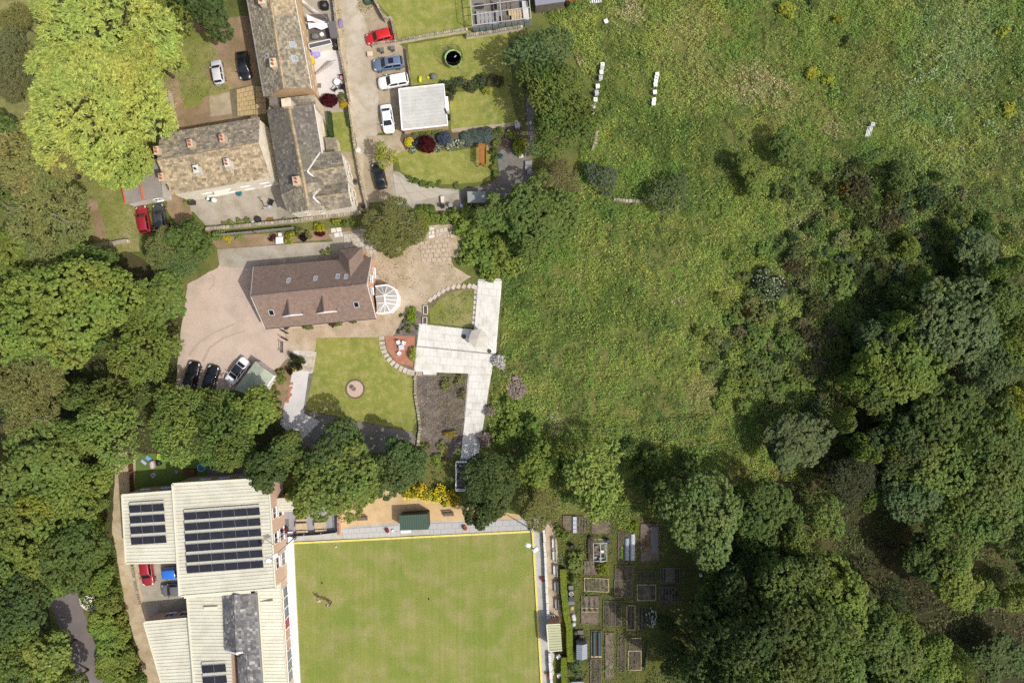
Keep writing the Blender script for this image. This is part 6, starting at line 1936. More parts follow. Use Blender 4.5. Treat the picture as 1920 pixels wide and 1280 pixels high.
def bed(label, q, soil=None, strips=(), crop=None, h=.22, frame=None):
    P = [W(*p) for p in q]
    c = sum(P, Vector((0, 0, 0))) / 4
    t = thing('allotment_bed', label, 'vegetable bed', c)
    frame = frame or M_greywood
    for i in range(4):
        m = MB(); u = Vector((0, 0, h / 2)); d = (P[(i + 1) % 4] - P[i]).normalized() * .05
        m.bar(P[i] + u - d, P[(i + 1) % 4] + u - d, .09, h); m.build('board', frame, t)
    m = MB(); s = shrink(P, .08); nx, ny = 9, 9; vs = []; fs = []
    for j in range(ny):
        for i in range(nx):
            p = bil(*s, i / (nx - 1), j / (ny - 1)); vs.append((p.x, p.y, h * .72 + .09 * (random.random() - .3)))
    for j in range(ny - 1):
        for i in range(nx - 1): k = j * nx + i; fs.append((k, k + 1, k + nx + 1, k + nx))
    m.add(vs, fs); m.build('soil', soil or M_soil, t)
    for kind, u0, u1, v0, v1, mt in strips:
        Q = [bil(*P, u, v) for u, v in ((u0, v0), (u1, v0), (u1, v1), (u0, v1))]
        if kind == 'tunnel':
            a = (Q[0] + Q[1]) / 2; b = (Q[3] + Q[2]) / 2; w = (Q[1] - Q[0]).length / 2
            m = MB(); m.smooth = True; x = (Q[1] - Q[0]).normalized(); vs = []; fs = []
            for k in range(11):
                p = a.lerp(b, k / 10); hh = w * (1.0 + .06 * (k % 2))
                for j in range(9):
                    th = math.pi * j / 8; vs.append(p + x * (-math.cos(th) * w) + Vector((0, 0, .15 + math.sin(th) * hh * .9)))
            for k in range(10):
                for j in range(8): i = k * 9 + j; fs.append((i, i + 1, i + 10, i + 9))
            m.add(vs, fs); m.build('tunnel', mt, t)
        elif kind == 'flat':
            m = MB(); m.prism([(p.x, p.y) for p in Q], .18, .34); m.build('cover', mt, t)
        elif kind == 'plank':
            m = MB(); m.prism([(p.x, p.y) for p in Q], .16, .26); m.build('plank', mt, t)
        elif kind == 'crop':
            crops(t, Q, 3, mt, .3, 130)
        elif kind == 'soil':
            m = MB(); m.prism([(p.x, p.y) for p in Q], .16, .24); m.build('soil', mt, t)
    if crop:
        crops(t, P, crop[0], crop[1], crop[2], crop[3])
    return t
def zq(x0, y0, x1, y1, sk=0):
    f = .2578
    return [(980 + x0 * f, 950 + y0 * f), (980 + x1 * f, 950 + (y0 + sk) * f), (980 + x1 * f, 950 + (y1 + sk) * f), (980 + x0 * f, 950 + y1 * f)]
G1, G2, G3 = (.10, .13, .035), (.06, .09, .03), (.16, .19, .11)
M_net = flat('white fleece', A(206, 210, 214), .7, .3, fine=.06); M_bluenet = flat('blue fleece', A(164, 178, 188), .7, .3); M_limenet = flat('lime net', A(150, 190, 50), .7, .3); M_greynet = flat('grey net', A(128, 126, 126), .8, .2, fine=.15); M_dknet = flat('dark green net', A(56, 74, 78), .6, .3, fine=.15)
bed('narrow dug bed left of the glass cold frame at the top of the allotments', zq(294, 62, 358, 170), M_soil)
bed('planted bed right of the glass cold frame at the top of the allotments', zq(396, 66, 474, 178), M_soil, crop=(4, G2, .2, 220))
bed('bare raked bed beneath the bright broadleaf tree', zq(502, 108, 640, 190), M_soil)
bed('bed with lime, blue and white fleece tunnels', zq(694, 182, 822, 384), M_darksoil, [('tunnel', .14, .28, .5, .95, M_limenet), ('tunnel', .36, .62, .2, .98, M_bluenet), ('tunnel', .68, .95, .05, .99, M_net)])
bed('long bed with a grey mesh cover and orange flowers in it', zq(858, 120, 990, 395), M_soil, [('flat', .52, .92, .06, .78, M_greynet), ('crop', .1, .45, .45, .62, (.36, .2, .04))])
bed('small dug bed left of the bright leafy vegetables', zq(448, 390, 545, 485), M_soil, crop=(3, G2, .1, 50))
bed('wood-framed bed crowded with seedlings above the two-part bed', zq(448, 512, 624, 606, 8), M_soil, crop=(6, (.13, .13, .07), .14, 300), frame=M_palewood)
bed('two-part bed, grey vegetables above and bare soil below', zq(426, 645, 550, 845), M_soil, [('crop', .04, .96, .02, .38, (.2, .23, .16)), ('crop', .04, .96, .2, .42, (.18, .21, .14)), ('crop', .04, .96, .44, .54, (.09, .14, .04)), ('plank', .02, .98, .42, .44, M_palewood), ('plank', .02, .98, .55, .57, M_palewood)])
bed('bed of long green and brown strips right of the two-part bed', zq(586, 682, 715, 862), M_darksoil, [('crop', .03, .3, .03, .97, G2), ('plank', .42, .45, .03, .97, M_greywood), ('plank', .66, .69, .03, .97, M_greywood), ('crop', .72, .97, .03, .97, (.045, .07, .025))])
bed('narrow pale-edged bed in the middle of the allotments', zq(756, 712, 815, 888), M_darksoil, crop=(2, (.04, .055, .025), .2, 120), frame=M_palewood)
bed('narrow overgrown bed beside the white flowering bush', zq(842, 726, 892, 888), M_darksoil, crop=(2, (.04, .055, .025), .2, 120))
bed('large dark bed with patches of weed below the fleece tunnels', zq(670, 424, 800, 525), M_darksoil, crop=(3, G2, .16, 90))
bed('leafy overgrown bed below the grey mesh bed', zq(830, 462, 966, 540), M_darksoil, crop=(5, G1, .3, 260))
bed('bed with black drip lines down both sides under the big tree', zq(1002, 440, 1138, 548), M_soil, [('plank', .04, .1, .05, .95, M_black), ('plank', .18, .23, .05, .95, M_black), ('plank', .78, .84, .05, .95, M_black), ('plank', .9, .96, .05, .95, M_black)])
bed('dark square bed directly below the large weedy bed', zq(666, 530, 796, 652), M_darksoil, crop=(3, G2, .14, 60))
bed('pale-framed bed with dark left half', zq(832, 562, 966, 676), M_soil, [('soil', .03, .3, .03, .97, M_darksoil), ('crop', .7, .97, .05, .95, G2)], frame=M_palewood)
bed('bed of dark planted rows at the right end of the allotments', zq(992, 580, 1126, 686), M_soil, crop=(6, (.028, .032, .02), .18, 300))
bed('bed with two dark green net tunnels right of the metal shed', zq(498, 896, 572, 1090), M_darksoil, [('tunnel', .06, .46, .03, .9, M_dknet), ('tunnel', .54, .95, .03, .9, M_dknet), ('plank', -.02, 1.02, .94, .985, M_palewood)])
bed('long narrow bare bed right of the net tunnels', zq(602, 910, 660, 1240), M_soil)
bed('long weedy bed in the lower middle of the allotments', zq(690, 930, 745, 1195), M_darksoil, crop=(2, (.06, .07, .04), .2, 130))
bed('bed with a pale plank across its top edge', zq(772, 946, 860, 1034), M_darksoil, [('plank', .2, 1.0, -.02, .06, M_palewood)])
bed('lower dark bed bordered by pale boards', zq(766, 1042, 860, 1180), M_darksoil, crop=(3, (.045, .05, .03), .16, 60), frame=M_palewood)
bed('wide untidy bed at the bottom edge of the allotments', zq(492, 1100, 572, 1280), M_darksoil, crop=(2, (.05, .06, .035), .18, 100))
# cold frame of glass
t = thing('glass_cold_frame', 'pale blue glazed cold frame between the two top allotment beds', 'cold frame', W(1077, 981))
q = [W(*p) for p in zq(362, 64, 392, 184)]
m = MB(); m.prism([(p.x, p.y) for p in q], 0, .4); m.build('box', M_greywood, t)
for k in range(4):
    m = MB(); v0, v1 = k / 4 + .015, (k + 1) / 4 - .015
    m.prism([bil(*q, u, v).xy for u, v in ((.06, v0), (.94, v0), (.94, v1), (.06, v1))], .41, .45); m.build('pane', flat('frosted pane', A(184, 200, 206), .3, .5), t)
# little greenhouse frame
t = thing('small_greenhouse', 'small white-framed greenhouse with bags inside among the allotment beds', 'greenhouse', W(1125, 1034))
q = [W(*p, 1.9) for p in zq(516, 262, 612, 392)]
m = MB()
for i in range(4):
    a, b = q[i], q[(i + 1) % 4]; m.bar(a, b, .06); m.bar(Vector((a.x, a.y, 0)), a, .06, .06, Vector((1, 0, 0)))
    m.bar(Vector((a.x, a.y, .06)), Vector((b.x, b.y, .06)), .08)
ra, rb = (q[0] + q[1]) / 2 + Vector((0, 0, .5)), (q[3] + q[2]) / 2 + Vector((0, 0, .5))
m.bar(ra, rb, .08)
for k in range(2):
    f = k; p = ra.lerp(rb, f); m.bar(q[0].lerp(q[3], f), p, .06); m.bar(q[1].lerp(q[2], f), p, .06)
m.build('frame', M_alu, t)
m = MB(); m.prism([p.xy for p in shrink(q, .2)], .02, .06); m.build('floor', M_soil, t)
for dx, dy, s, mt in ((.3, .2, .6, M_offwhite), (-.8, -.7, .5, M_midgrey), (.2, -1.0, .9, M_bluenet), (-.6, .9, .5, M_grey)):
    c = W(1125, 1034); m = MB(); m.box((c.x + dx, c.y + dy, .3), (s, s * .8, .5), taper=.8); m.build('bag', mt, t)
lump('tarpaulin_heap', 'dark heap beside the small white-framed greenhouse', 'heap', 1107, 1027, .9, .5, M_darksoil, 0, .6, 2.2, 21)
for k, (px, py, sx, sy, h_, mt, lb) in enumerate(((1070, 1099, .7, .6, .5, M_grey, 'grey crate above the white water tank by the mown hedge'), (1071, 1120, .9, .7, .6, M_dark, 'dark compost crate just below the white water tank'), (1071, 1129, .9, .7, .5, M_grey, 'grey lidded crate between the dark compost crate and the yellow one'), (1072, 1139, .8, 1.2, .5, M_greywood, 'wooden crate holding yellow things beside the mown hedge'), (1088, 1183, .9, .6, .4, M_greywood, 'wooden crate behind the weathered allotment chair'))):
    box_thing('compost_crate', lb, 'crate', px, py, (sx, sy, h_), .05, mt)
lump('yellow_bag', 'yellow bag in the wooden crate beside the mown hedge', 'bag', 1072, 1137, .3, .6, flat('yellow bag', A(196, 190, 50), .7), 0, 1, 1.2, 22)
lump('white_sack', 'pale crumpled sack under the wooden crate by the hedge', 'sack', 1075, 1155, .38, .6, M_net, .3, .9, 1.5, 23)
lump('white_sack', 'smaller white sack below the crumpled one by the hedge', 'sack', 1075.5, 1168, .3, .5, M_net, .1, .9, 1.1, 24)
lump('dark_heap', 'dark plastic heap at the lower end of the hedge row', 'heap', 1078, 1187, .5, .5, M_black, .1, .8, 1.5, 25)
bench('pale bench at the bottom edge of the allotments', 1082, 1276, 0.03, M_bluenet, 2.0)
box_thing('white_bucket', 'tiny white bucket under the trees right of the allotments', 'bucket', 1313, 1077, (.4, .4, .4), .2, M_white)
# ------------------------------------------------------------------ leaves, crowns, trees
LEAF = leafmat('tree leaves')
BARK = gmat('bark', [A(112, 98, 84), A(90, 80, 68)], (1, 3, 8), .3, .95, .03)

def crown(name, seed, nlobe, nclump, per, leaf, cr, style='round', flat_=.75):
    """unit-radius crown: boughs (lobes) carry clumps, clumps carry leaves"""
    g = np.random.default_rng(seed)
    # boughs
    th = g.random(nlobe) * 6.2832
    zz = g.random(nlobe) ** .8 * 1.25 - .35
    rr = np.sqrt(np.maximum(0.02, 1 - np.clip(zz, -.5, .98) ** 2)) * (.38 + .42 * g.random(nlobe))
    Lc = np.stack([rr * np.cos(th), rr * np.sin(th), zz * .62], 1)
    Lr = .2 + .2 * g.random(nlobe)
    Lc[0] = (0, 0, .25); Lr[0] = .48
    w = Lr ** 2; w /= w.sum()
    pts = []
    need = nclump
    tries = 0
    while need > 0 and tries < 12:
        tries += 1
        n = need * 3
        k = g.choice(nlobe, n, p=w)
        d = unit(g.normal(0, 1, (n, 3)) + np.array([0, 0, .35]) + unit(Lc[k]) * .5)
        p = Lc[k] + d * (Lr[k] * (.82 + .22 * g.random(n)))[:, None]
        # drop clumps buried in other boughs
        ins = np.zeros(n)
        for j in range(nlobe):
            ins += (np.linalg.norm(p - Lc[j], axis=1) < Lr[j] * .8)
        ok = (ins < 1) | (g.random(n) < .12)
        ok &= p[:, 2] > -.45
        p = np.concatenate([p, d], 1)[ok][:need]
        pts.append(p)
        need -= len(p)
    A6 = np.concatenate(pts)
    C, Dn = A6[:, :3], A6[:, 3:]
    n = len(C)
    P = np.repeat(C, per, 0); Dn = np.repeat(Dn, per, 0)
    m = len(P)
    if style == 'round':
        d = unit(g.normal(0, 1, (m, 3)) + Dn * .9 + np.array([0, 0, .35]))
        P = P + d * cr * (.55 + .6 * g.random(m))[:, None] * np.array([1, 1, .8])
        N = unit(d * .8 + g.normal(0, .45, (m, 3)) + np.array([0, 0, .45]))
        D = d + g.normal(0, .7, (m, 3)); L = leaf * (.75 + .6 * g.random(m)); Wd = L * .75
    elif style == 'fine':      # hanging, feathery sprays
        out = P.copy(); out[:, 2] = -.25; out = unit(out)
        sway = unit(out * .7 + np.array([-.55, .2, -.25]) + g.normal(0, .3, (m, 3)))
        P = P + sway * (cr * 1.7 * g.random(m))[:, None] + g.normal(0, cr * .35, (m, 3))
        N = unit(g.normal(0, .55, (m, 3)) + np.array([0, 0, 1.0])); D = sway + g.normal(0, .3, (m, 3)); L = leaf * (.9 + .7 * g.random(m)); Wd = L * .34
    elif style == 'spray':     # leafy shoots pointing up and outwards
        ax = np.repeat(unit(Dn[::per] + g.normal(0, .35, (n, 3)) + np.array([0, 0, .55])), per, 0)
        t = np.tile(np.linspace(0, 1, per), n)[:, None]
        P = P + ax * (t * cr * 2.4 - cr * .4) + g.normal(0, cr * .28, (m, 3)) * (1.1 - t)
        N = unit(g.normal(0, .6, (m, 3)) + ax * .5 + np.array([0, 0, .6])); D = ax + g.normal(0, .55, (m, 3)); L = leaf * (.8 + .6 * g.random(m)); Wd = L * .5
    else:                      # spiky gorse
        ax = unit(Dn + g.normal(0, .5, (m, 3)) + np.array([0, 0, .4]))
        P = P + ax * (cr * 1.2 * g.random(m))[:, None]
        N = unit(np.cross(ax, g.normal(0, 1, (m, 3))) + np.array([0, 0, .3])); D = ax; L = leaf * (1 + .8 * g.random(m)); Wd = L * .22
    P[:, 2] *= flat_ / .62 * .8
    rad = np.quantile(np.linalg.norm(P[:, :2], axis=1), .985)
    P[:, :2] /= rad
    return leaf_mesh(name, P, N, D, L / rad, Wd / rad, LEAF)

CR = {
    'big': [crown('crown', 100 + k, 24, 1350, 11, .046 + .005 * k, .04 + .005 * k, 'round') for k in range(4)],
    'bigspray': [crown('crown', 120 + k, 24, 1000, 11, .055, .048, 'spray') for k in range(2)],
    'lime': [crown('crown', 140 + k, 28, 1700, 13, .052, .045, 'fine', .75) for k in range(2)],
    'willow': [crown('crown', 160 + k, 20, 1300, 9, .062, .055, 'fine', .6) for k in range(2)],
    'med': [crown('crown', 180 + k, 15, 560, 10, .074 + .008 * k, .062 + .008 * k, 'round') for k in range(4)],
    'medspray': [crown('crown', 200 + k, 14, 460, 10, .085, .07, 'spray') for k in range(3)],
    'small': [crown('shrub', 220 + k, 9, 110, 8, .19, .15, 'round') for k in range(3)],
    'spiky': [crown('shrub', 240 + k, 9, 150, 9, .26, .16, 'spiky') for k in range(2)],
    'ball': [crown('shrub', 260, 1, 150, 8, .14, .09, 'round', .62)],
}
def trunk_mesh(name, seed):
    """unit tree skeleton: tapered trunk to z = 1 and limbs into the crown (crown centre at z = 1)"""
    g = random.Random(seed); m = MB(); m.smooth = True
    m.tube([(0, 0, -.02), (.01, 0, .12), (.0, .02, .5), (.03, 0, .9), (.02, .02, 1.25)], [.062, .045, .036, .024, .008], 8)
    for k in range(9):
        a = k * 2.4 + g.random(); z0 = .45 + .06 * k; r = .38 + .25 * g.random()
        e = (r * math.cos(a), r * math.sin(a), z0 + .35 + .2 * g.random())
        mid = (e[0] * .5, e[1] * .5, z0 + .24)
        m.tube([(0.01, 0.01, z0), mid, e], [.02, .013, .004], 5)
        b = a + .6; m.tube([mid, (mid[0] + .22 * math.cos(b), mid[1] + .22 * math.sin(b), mid[2] + .2)], [.01, .003], 4)
    o = m.build(name, BARK); me = o.data; bpy.data.objects.remove(o)
    return me
TR = [trunk_mesh('trunk', k) for k in range(3)]
def branch_mesh(seed):
    """bare boughs that show through the leaves: they follow the outside of a unit crown"""
    g = random.Random(seed); m = MB()
    for k in range(5):
        a = g.uniform(0, 6.28); b = a + g.uniform(-.5, .5); pts = []
        r1 = g.uniform(.6, .98); r0 = g.uniform(.1, .4)
        for i in range(5):
            f = i / 4; r = r0 + (r1 - r0) * f; t = a + (b - a) * f + .06 * math.sin(i * 2.1 + k)
            pts.append((r * math.cos(t), r * math.sin(t), .60 * math.sqrt(max(0, 1 - r * r * .8)) + .03))
        m.tube(pts, [.008, .007, .006, .004, .002], 4)
        p = Vector(pts[2]); t = a + g.choice((-.7, .7)); q = p + Vector((math.cos(t) * .3, math.sin(t) * .3, -.06)); m.tube([p, q], [.005, .002], 4)
    o = m.build('branch', flat('pale bark', A(150, 140, 118), .9, .2, fine=.15)); me = o.data; bpy.data.objects.remove(o)
    return me
BRANCH = [branch_mesh(k) for k in range(4)]
NT = [0]
def tree(label, px, py, r, h, style, col, group=None, name='tree', cat='tree', sq=1.0, gap=0.0):
    """r: crown radius in photo pixels; h: height of the tree in metres"""
    zc = h * .62
    c = W(px, py, zc)
    R = r * (1 - zc / CAM_H) / PPM
    t = thing(name, label, cat, (c.x, c.y, 0), group)
    NT[0] += 1; k = NT[0]
    me = CR[style][k % len(CR[style])]
    o = link('crown', me, t, (0, 0, zc))
    sq = sq * (1 + .16 * math.sin(k * 4.7)) if sq == 1.0 else sq
    o.scale = (R * 1.05 / sq ** .5, R * 1.05 * sq ** .5, (h - zc) / .62 * (.62 if r > 45 else .8))
    o.rotation_euler = (0, 0, 0 if style in ('lime', 'willow') else k * 2.39996)
    v = 1 + .12 * math.sin(k * 7.1)
    o.color = (col[0] * v * (1 + .06 * math.sin(k * 3.3)), col[1] * v, col[2] * v, 1)
    if style == 'willow' and k % 3 != 1:
        br = link('branches', BRANCH[k % 4], t, (0, 0, zc)); br['kind'] = 'stuff'; br.scale = o.scale; br.scale.z *= .97 if style == 'willow' else .9; br.rotation_euler = (0, 0, k * 1.3)
    b = link('trunk', TR[k % 3], t)
    b.scale = (R, R, zc); b.rotation_euler = (0, 0, k * 1.7)
    return t
def shrub(label, px, py, r, h, col, style='small', group=None, name='shrub', cat='shrub', sq=1.0, z=0.0, flower=None, fd=90):
    c = W(px, py, z + h * .6)
    R = r * (1 - h * .6 / CAM_H) / PPM
    NT[0] += 1; k = NT[0]
    me = CR[style][k % len(CR[style])]
    o = link(name, me, None, (c.x, c.y, z + h * .35))
    o.scale = (R, R * sq, h * .85)
    o.rotation_euler = (0, 0, k * 2.39996 if sq == 1.0 else 0)
    v = 1 + .12 * math.sin(k * 5.3)
    o.color = (col[0] * v, col[1] * v, col[2] * v, 1)
    tag(o, label, cat, group)
    if flower:
        n = fd; g = rng; th = g.random(n) * 6.283; u = g.random(n) ** .5
        P = np.stack([u * np.cos(th), u * np.sin(th), np.sqrt(np.maximum(0, 1.05 - u * u)) * .72], 1)
        s = .17 / max(R, .6)
        me = leaf_mesh('blossom', P, unit(g.normal(0, .4, (n, 3)) + np.array([0, 0, 1])), g.normal(0, 1, (n, 3)), np.full(n, s * 1.5), np.full(n, s * 1.2), leafmat('blossom petals', True, .2, .15), np.tile(np.array(flower), (n, 1)))
        link('blossom', me, o)
    return o

# leaf tones; DEEP, DARK, BLUEG also hold the right woods' cloud shade
LIME = (.425, .485, .12); LGREEN = (.26, .335, .08); MID = (.195, .262, .062); DEEP = (.158, .218, .056); DARK = (.116, .162, .05); OLIVE = (.265, .272, .09); BROWNISH = (.225, .22, .09); BLUEG = (.15, .205, .08); YEL = (.34, .39, .055); MIDY = (.24, .312, .065)

# --- the lime tree and its neighbours, top left
tree('upper giant yellow-green tree with the long drooping sprays at the top left', 196, 60, 140, 13, 'lime', LIME, 'giant yellow-green trees at the top left')
tree('lower giant yellow-green tree reaching the cottage roof', 182, 208, 132, 14, 'lime', LIME, 'giant yellow-green trees at the top left')
tree('small yellow-green tree overhanging the side extension', 236, 296, 62, 9, 'lime', LIME, 'giant yellow-green trees at the top left')
tree('yellow-green bough crown toward the grassy yard', 280, 110, 62, 11, 'lime', LIME, 'giant yellow-green trees at the top left')
tree('dark broadleaf tree at the top edge beside the terrace house', 395, 10, 62, 10, 'med', DARK)
tree('brighter green tree between the giant lime and the dark top tree', 318, 18, 58, 9, 'medspray', MIDY)
tree('brown-olive tree at the left edge level with the upper lime', 30, 120, 62, 8, 'willow', BROWNISH)
tree('small olive tree in the top left corner', 40, 45, 34, 6, 'willow', OLIVE)
tree('dark tree at the left edge below the sunny lawn gap', 8, 250, 48, 9, 'med', DEEP)
tree('feathery olive tree west of the side extension', 90, 310, 96, 11, 'willow', OLIVE)
tree('feathery olive tree above the stone wall on the grass', 96, 398, 88, 11, 'willow', OLIVE)
tree('dark green tree at the left edge beside the feathery olives', 8, 352, 46, 9, 'med', DEEP)
# --- main wood on the left
WL = 'trees of the wood on the left'
tree('leafy yellowish tree touching the pale squared stone wall', 150, 470, 48, 8, 'med', LGREEN, WL)
tree('bright green tree at the left edge above the big wood', 40, 474, 58, 9, 'med', MIDY, WL)
tree('dark tree between the big wood crown and the gravel path', 196, 492, 40, 7, 'med', DEEP, WL)
tree('largest rounded sycamore crown of the left wood', 112, 572, 112, 15, 'big', MIDY, WL)
tree('broad rounded crown at the left edge below the big sycamore', 26, 610, 84, 14, 'big', MIDY, WL)
tree('rounded crown between the big sycamore and the drive hedge', 196, 556, 66, 13, 'big', MIDY, WL)
tree('clipped-looking crown at the north end of the drive hedge', 296, 570, 60, 8, 'med', MID, WL)
tree('spraying crown bordering the pink drive halfway down', 268, 650, 72, 9, 'bigspray', MIDY, WL)
tree('spraying crown at the south end of the drive hedge', 214, 752, 58, 9, 'bigspray', MID, WL)
tree('olive feathery tree at the left edge below the sycamores', 72, 712, 84, 12, 'willow', OLIVE, WL)
tree('olive feathery tree directly under the other left-edge olive', 68, 778, 58, 11, 'willow', OLIVE, WL)
tree('leafy crown west of the shadowed yard track', 222, 812, 66, 10, 'bigspray', LGREEN, WL)
tree('leafy crown south of the two black cars', 342, 776, 62, 9, 'bigspray', MID, WL)
tree('pale-leaved crown over the children garden', 342, 822, 54, 9, 'medspray', LGREEN, WL)
tree('bright yellow-green crown beside the pale shed', 480, 778, 52, 9, 'med', MIDY, WL)
tree('leafy crown between the pale shed and the clubhouse roof', 422, 810, 70, 10, 'bigspray', MID, WL)
tree('crown nearest the north edge of the solar roof', 436, 850, 36, 9, 'medspray', LGREEN, WL)
tree('dark crown over the north-east corner of the solar roof', 502, 874, 48, 10, 'med', DARK, WL)
tree('dark narrow crown beside the south path corner', 545, 836, 42, 8, 'med', DEEP, WL)
WG = 'trees between the house lawn and the bowling green'
tree('dark rounded tree shading the bottom of the house lawn', 632, 856, 72, 10, 'big', DARK, WG)
tree('big sycamore overhanging the picnic tables and tan gravel', 632, 912, 84, 11, 'big', MID, WG)
tree('rounded dark tree right of the lawn-shading one', 752, 874, 58, 9, 'med', DARK, WG)
tree('small yellowish tree left of the picnic table sycamore', 578, 930, 42, 8, 'med', MIDY, WG)
tree('dark glossy tree overhanging the bowling green path', 928, 906, 62, 8, 'big', DARK, WG)
tree('dark small crown drooping onto the tan gravel', 910, 955, 40, 7, 'med', DARK, WG)
tree('mid green small tree right of the dark glossy tree', 1002, 872, 44, 7, 'med', MIDY, WG)
tree('olive spiky tree at the top of the long terrace wall', 1012, 948, 40, 6, 'willow', OLIVE, WG)
tree('bright leafy tree at the top of the allotments', 1112, 898, 74, 10, 'medspray', LGREEN, WG)
tree('overhanging low crown beside the first allotment beds', 1150, 955, 40, 6, 'medspray', LGREEN, WG)
WB = 'wood at the bottom left'
for px, py, r, h, st, c, lb in ((70, 870, 88, 12, 'big', MID, 'broad mid green crown below the lower olive tree at the left edge'), (140, 926, 68, 11, 'big', MIDY, 'light green crown beside the start of the earth track'), (56, 985, 86, 12, 'big', MIDY, 'light green crown at the left edge, left of the yellow patch'), (138, 1024, 72, 11, 'big', DEEP, 'dark green crown left of the smaller solar roof'), (26, 1060, 58, 11, 'big', MID, 'mid green crown at the left edge above the road trees'), (100, 1072, 50, 9, 'big', MID, 'mid green crown hanging over the upper end of the road')):
    tree(lb, px, py, r, h, st, c, WB)
tree('yellow-green crown patch in the wood above the road', 92, 926, 40, 12, 'med', (.26, .31, .055), WB)
tree('dark broadleaf tree left of the road', 38, 1140, 74, 12, 'big', DARK, WB)
tree('bright rounded tree beside the lower road', 96, 1232, 58, 9, 'med', LGREEN, WB)
tree('shaded tree in the bottom left corner', 12, 1230, 66, 12, 'big', MID, WB)
tree('shaded tree at the bottom edge below the bright roadside tree', 120, 1290, 48, 9, 'med', MID, WB)
HB = 'bushes on the bank between road and track'
for px, py, r, h in ((188, 1088, 30, 4), (204, 1128, 28, 4), (194, 1166, 32, 4.5), (222, 1180, 28, 4), (208, 1218, 34, 5), (238, 1234, 28, 4), (222, 1264, 36, 4), (254, 1282, 26, 4), (184, 1040, 24, 4), (180, 985, 22, 4), (184, 938, 22, 4), (184, 897, 24, 5)):
    tree('green bush on the bank between road and earth track', px, py, r, h, 'med', MIDY if (px + py) % 3 else MID, HB, 'bank_bush', 'bush')
shrub('white flowering bush where the road meets the wood', 172, 1122, 24, 3, MID, 'small', flower=(.72, .72, .62), fd=260, name='flowering_bush', cat='bush')
# --- single trees round the houses
tree('round dark evergreen tree between the cottage yard and the pink drive', 360, 448, 42, 7, 'med', DEEP)
tree('light green feathery tree leaning against the round dark evergreen', 314, 470, 42, 6.5, 'willow', (.25, .30, .10))
tree('light green shoots below the round dark evergreen', 348, 500, 38, 6, 'willow', (.22, .28, .09))
tree('dense olive tree between the slate house and the brown house', 742, 424, 56, 7, 'willow', (.21, .235, .075))
tree('yellow-green rim crown east of the dense olive tree', 782, 430, 34, 5, 'willow', (.22, .26, .05))
tree('small bright green tree at the lane end over the black car', 724, 290, 25, 4.5, 'medspray', YEL)
tree('dark tree with pale leaf glints beside the greenhouse frame', 1004, 100, 62, 9, 'medspray', BLUEG)
tree('upright leafy tree between the hives and the lower lawn', 1050, 182, 66, 10, 'bigspray', MID)
tree('full leafy crown at the top of the clump beside the trampoline lawn', 1016, 150, 52, 9.5, 'medspray', DEEP)
tree('tall leafy crown between the upright tree and the longer hive row', 1078, 226, 42, 8, 'medspray', MID)
tree('leafy tree south of the upright one, by the stone planters', 1052, 254, 56, 9, 'bigspray', MID)
tree('brown twiggy tree below the leafy trees near the planters', 1048, 338, 40, 5, 'willow', BROWNISH)
tree('big dark tree above the wild field edge', 1016, 398, 68, 9, 'big', DEEP)
tree('dark tree over the small grey-green shed', 928, 404, 46, 7, 'med', DEEP)
tree('shaded crown south of the big dark field-edge tree', 990, 448, 42, 6, 'med', DEEP)
SE = 'bushes along the field edge by the garden flags'
for px, py, r in ((880, 400, 26), (868, 424, 22), (888, 448, 28), (910, 478, 30), (940, 462, 30), (920, 506, 24), (880, 486, 22), (856, 406, 18), (964, 492, 26)):
    shrub('bright green bush at the field edge by the garden flags', px, py, r, 2.0, MIDY, 'small', SE, 'bush', 'bush')
# --- trees on the right, thin-cloud dimming painted into their darker greens
WR = 'broadleaf trees of the wood on the right'
RT = [(1690, 690, 74, 10, 'big', MIDY, 'bright-topped tree at the left front of the right-edge wood'), (1640, 720, 54, 9, 'big', DEEP, 'dark tree tucked in front of the bright-topped one'), (1730, 640, 52, 9, 'med', DEEP, 'dark tree behind the bright-topped one'), (1790, 596, 84, 11, 'big', BLUEG, 'wide bluish tree at the top of the right-edge wood'), (1868, 580, 56, 10, 'big', DEEP, 'dark tree right of the wide bluish one'), (1850, 690, 66, 10, 'big', BLUEG, 'bluish tree below the dark top-right tree'), (1906, 640, 54, 11, 'big', MIDY, 'yellow-green tree at the right edge level with the white terrace'),
 (1770, 790, 78, 11, 'big', DEEP, 'large dark tree below the bright-topped tree'), (1690, 836, 64, 10, 'big', DARK, 'very dark tree bordering the shaded clearing'), (1846, 820, 82, 12, 'big', DEEP, 'large dark tree in the middle of the right-edge wood'), (1760, 880, 78, 11, 'big', MID, 'mid green tree below the large dark one in the wood'), (1704, 916, 58, 10, 'big', BLUEG, 'bluish tree right of the brown-tipped tree'), (1856, 930, 84, 12, 'big', DEEP, 'large dark tree beside the right edge, level with the shelter'), (1790, 988, 74, 11, 'big', MID, 'mid green tree above the bare earth clearing'), (1906, 766, 58, 11, 'big', YEL, 'yellowest tree at the right edge of the wood'), (1730, 1040, 48, 8, 'med', DEEP, 'small dark tree touching the bare earth clearing'), (1784, 1078, 54, 9, 'med', MIDY, 'small light tree at the lower end of the right-edge wood'), (1912, 1000, 56, 11, 'big', DEEP, 'dark tree at the right edge above the lower clearing'), (1905, 1122, 38, 6, 'med', MIDY, 'small light tree at the right edge of the lower clearing'), (1836, 1106, 32, 6, 'med', MID, 'smallest tree between the wood and the lower clearing')]
tree('isolated blue-green round tree in the shaded clearing right of the field', 1490, 822, 66, 7, 'med', BLUEG)
for px, py, r, h, st, c, lb in RT:
    tree(lb, px, py, r, h, st, c, WR)
tree('bluish crown standing clear in the scrub at the upper right', 1826, 482, 50, 7, 'med', BLUEG)
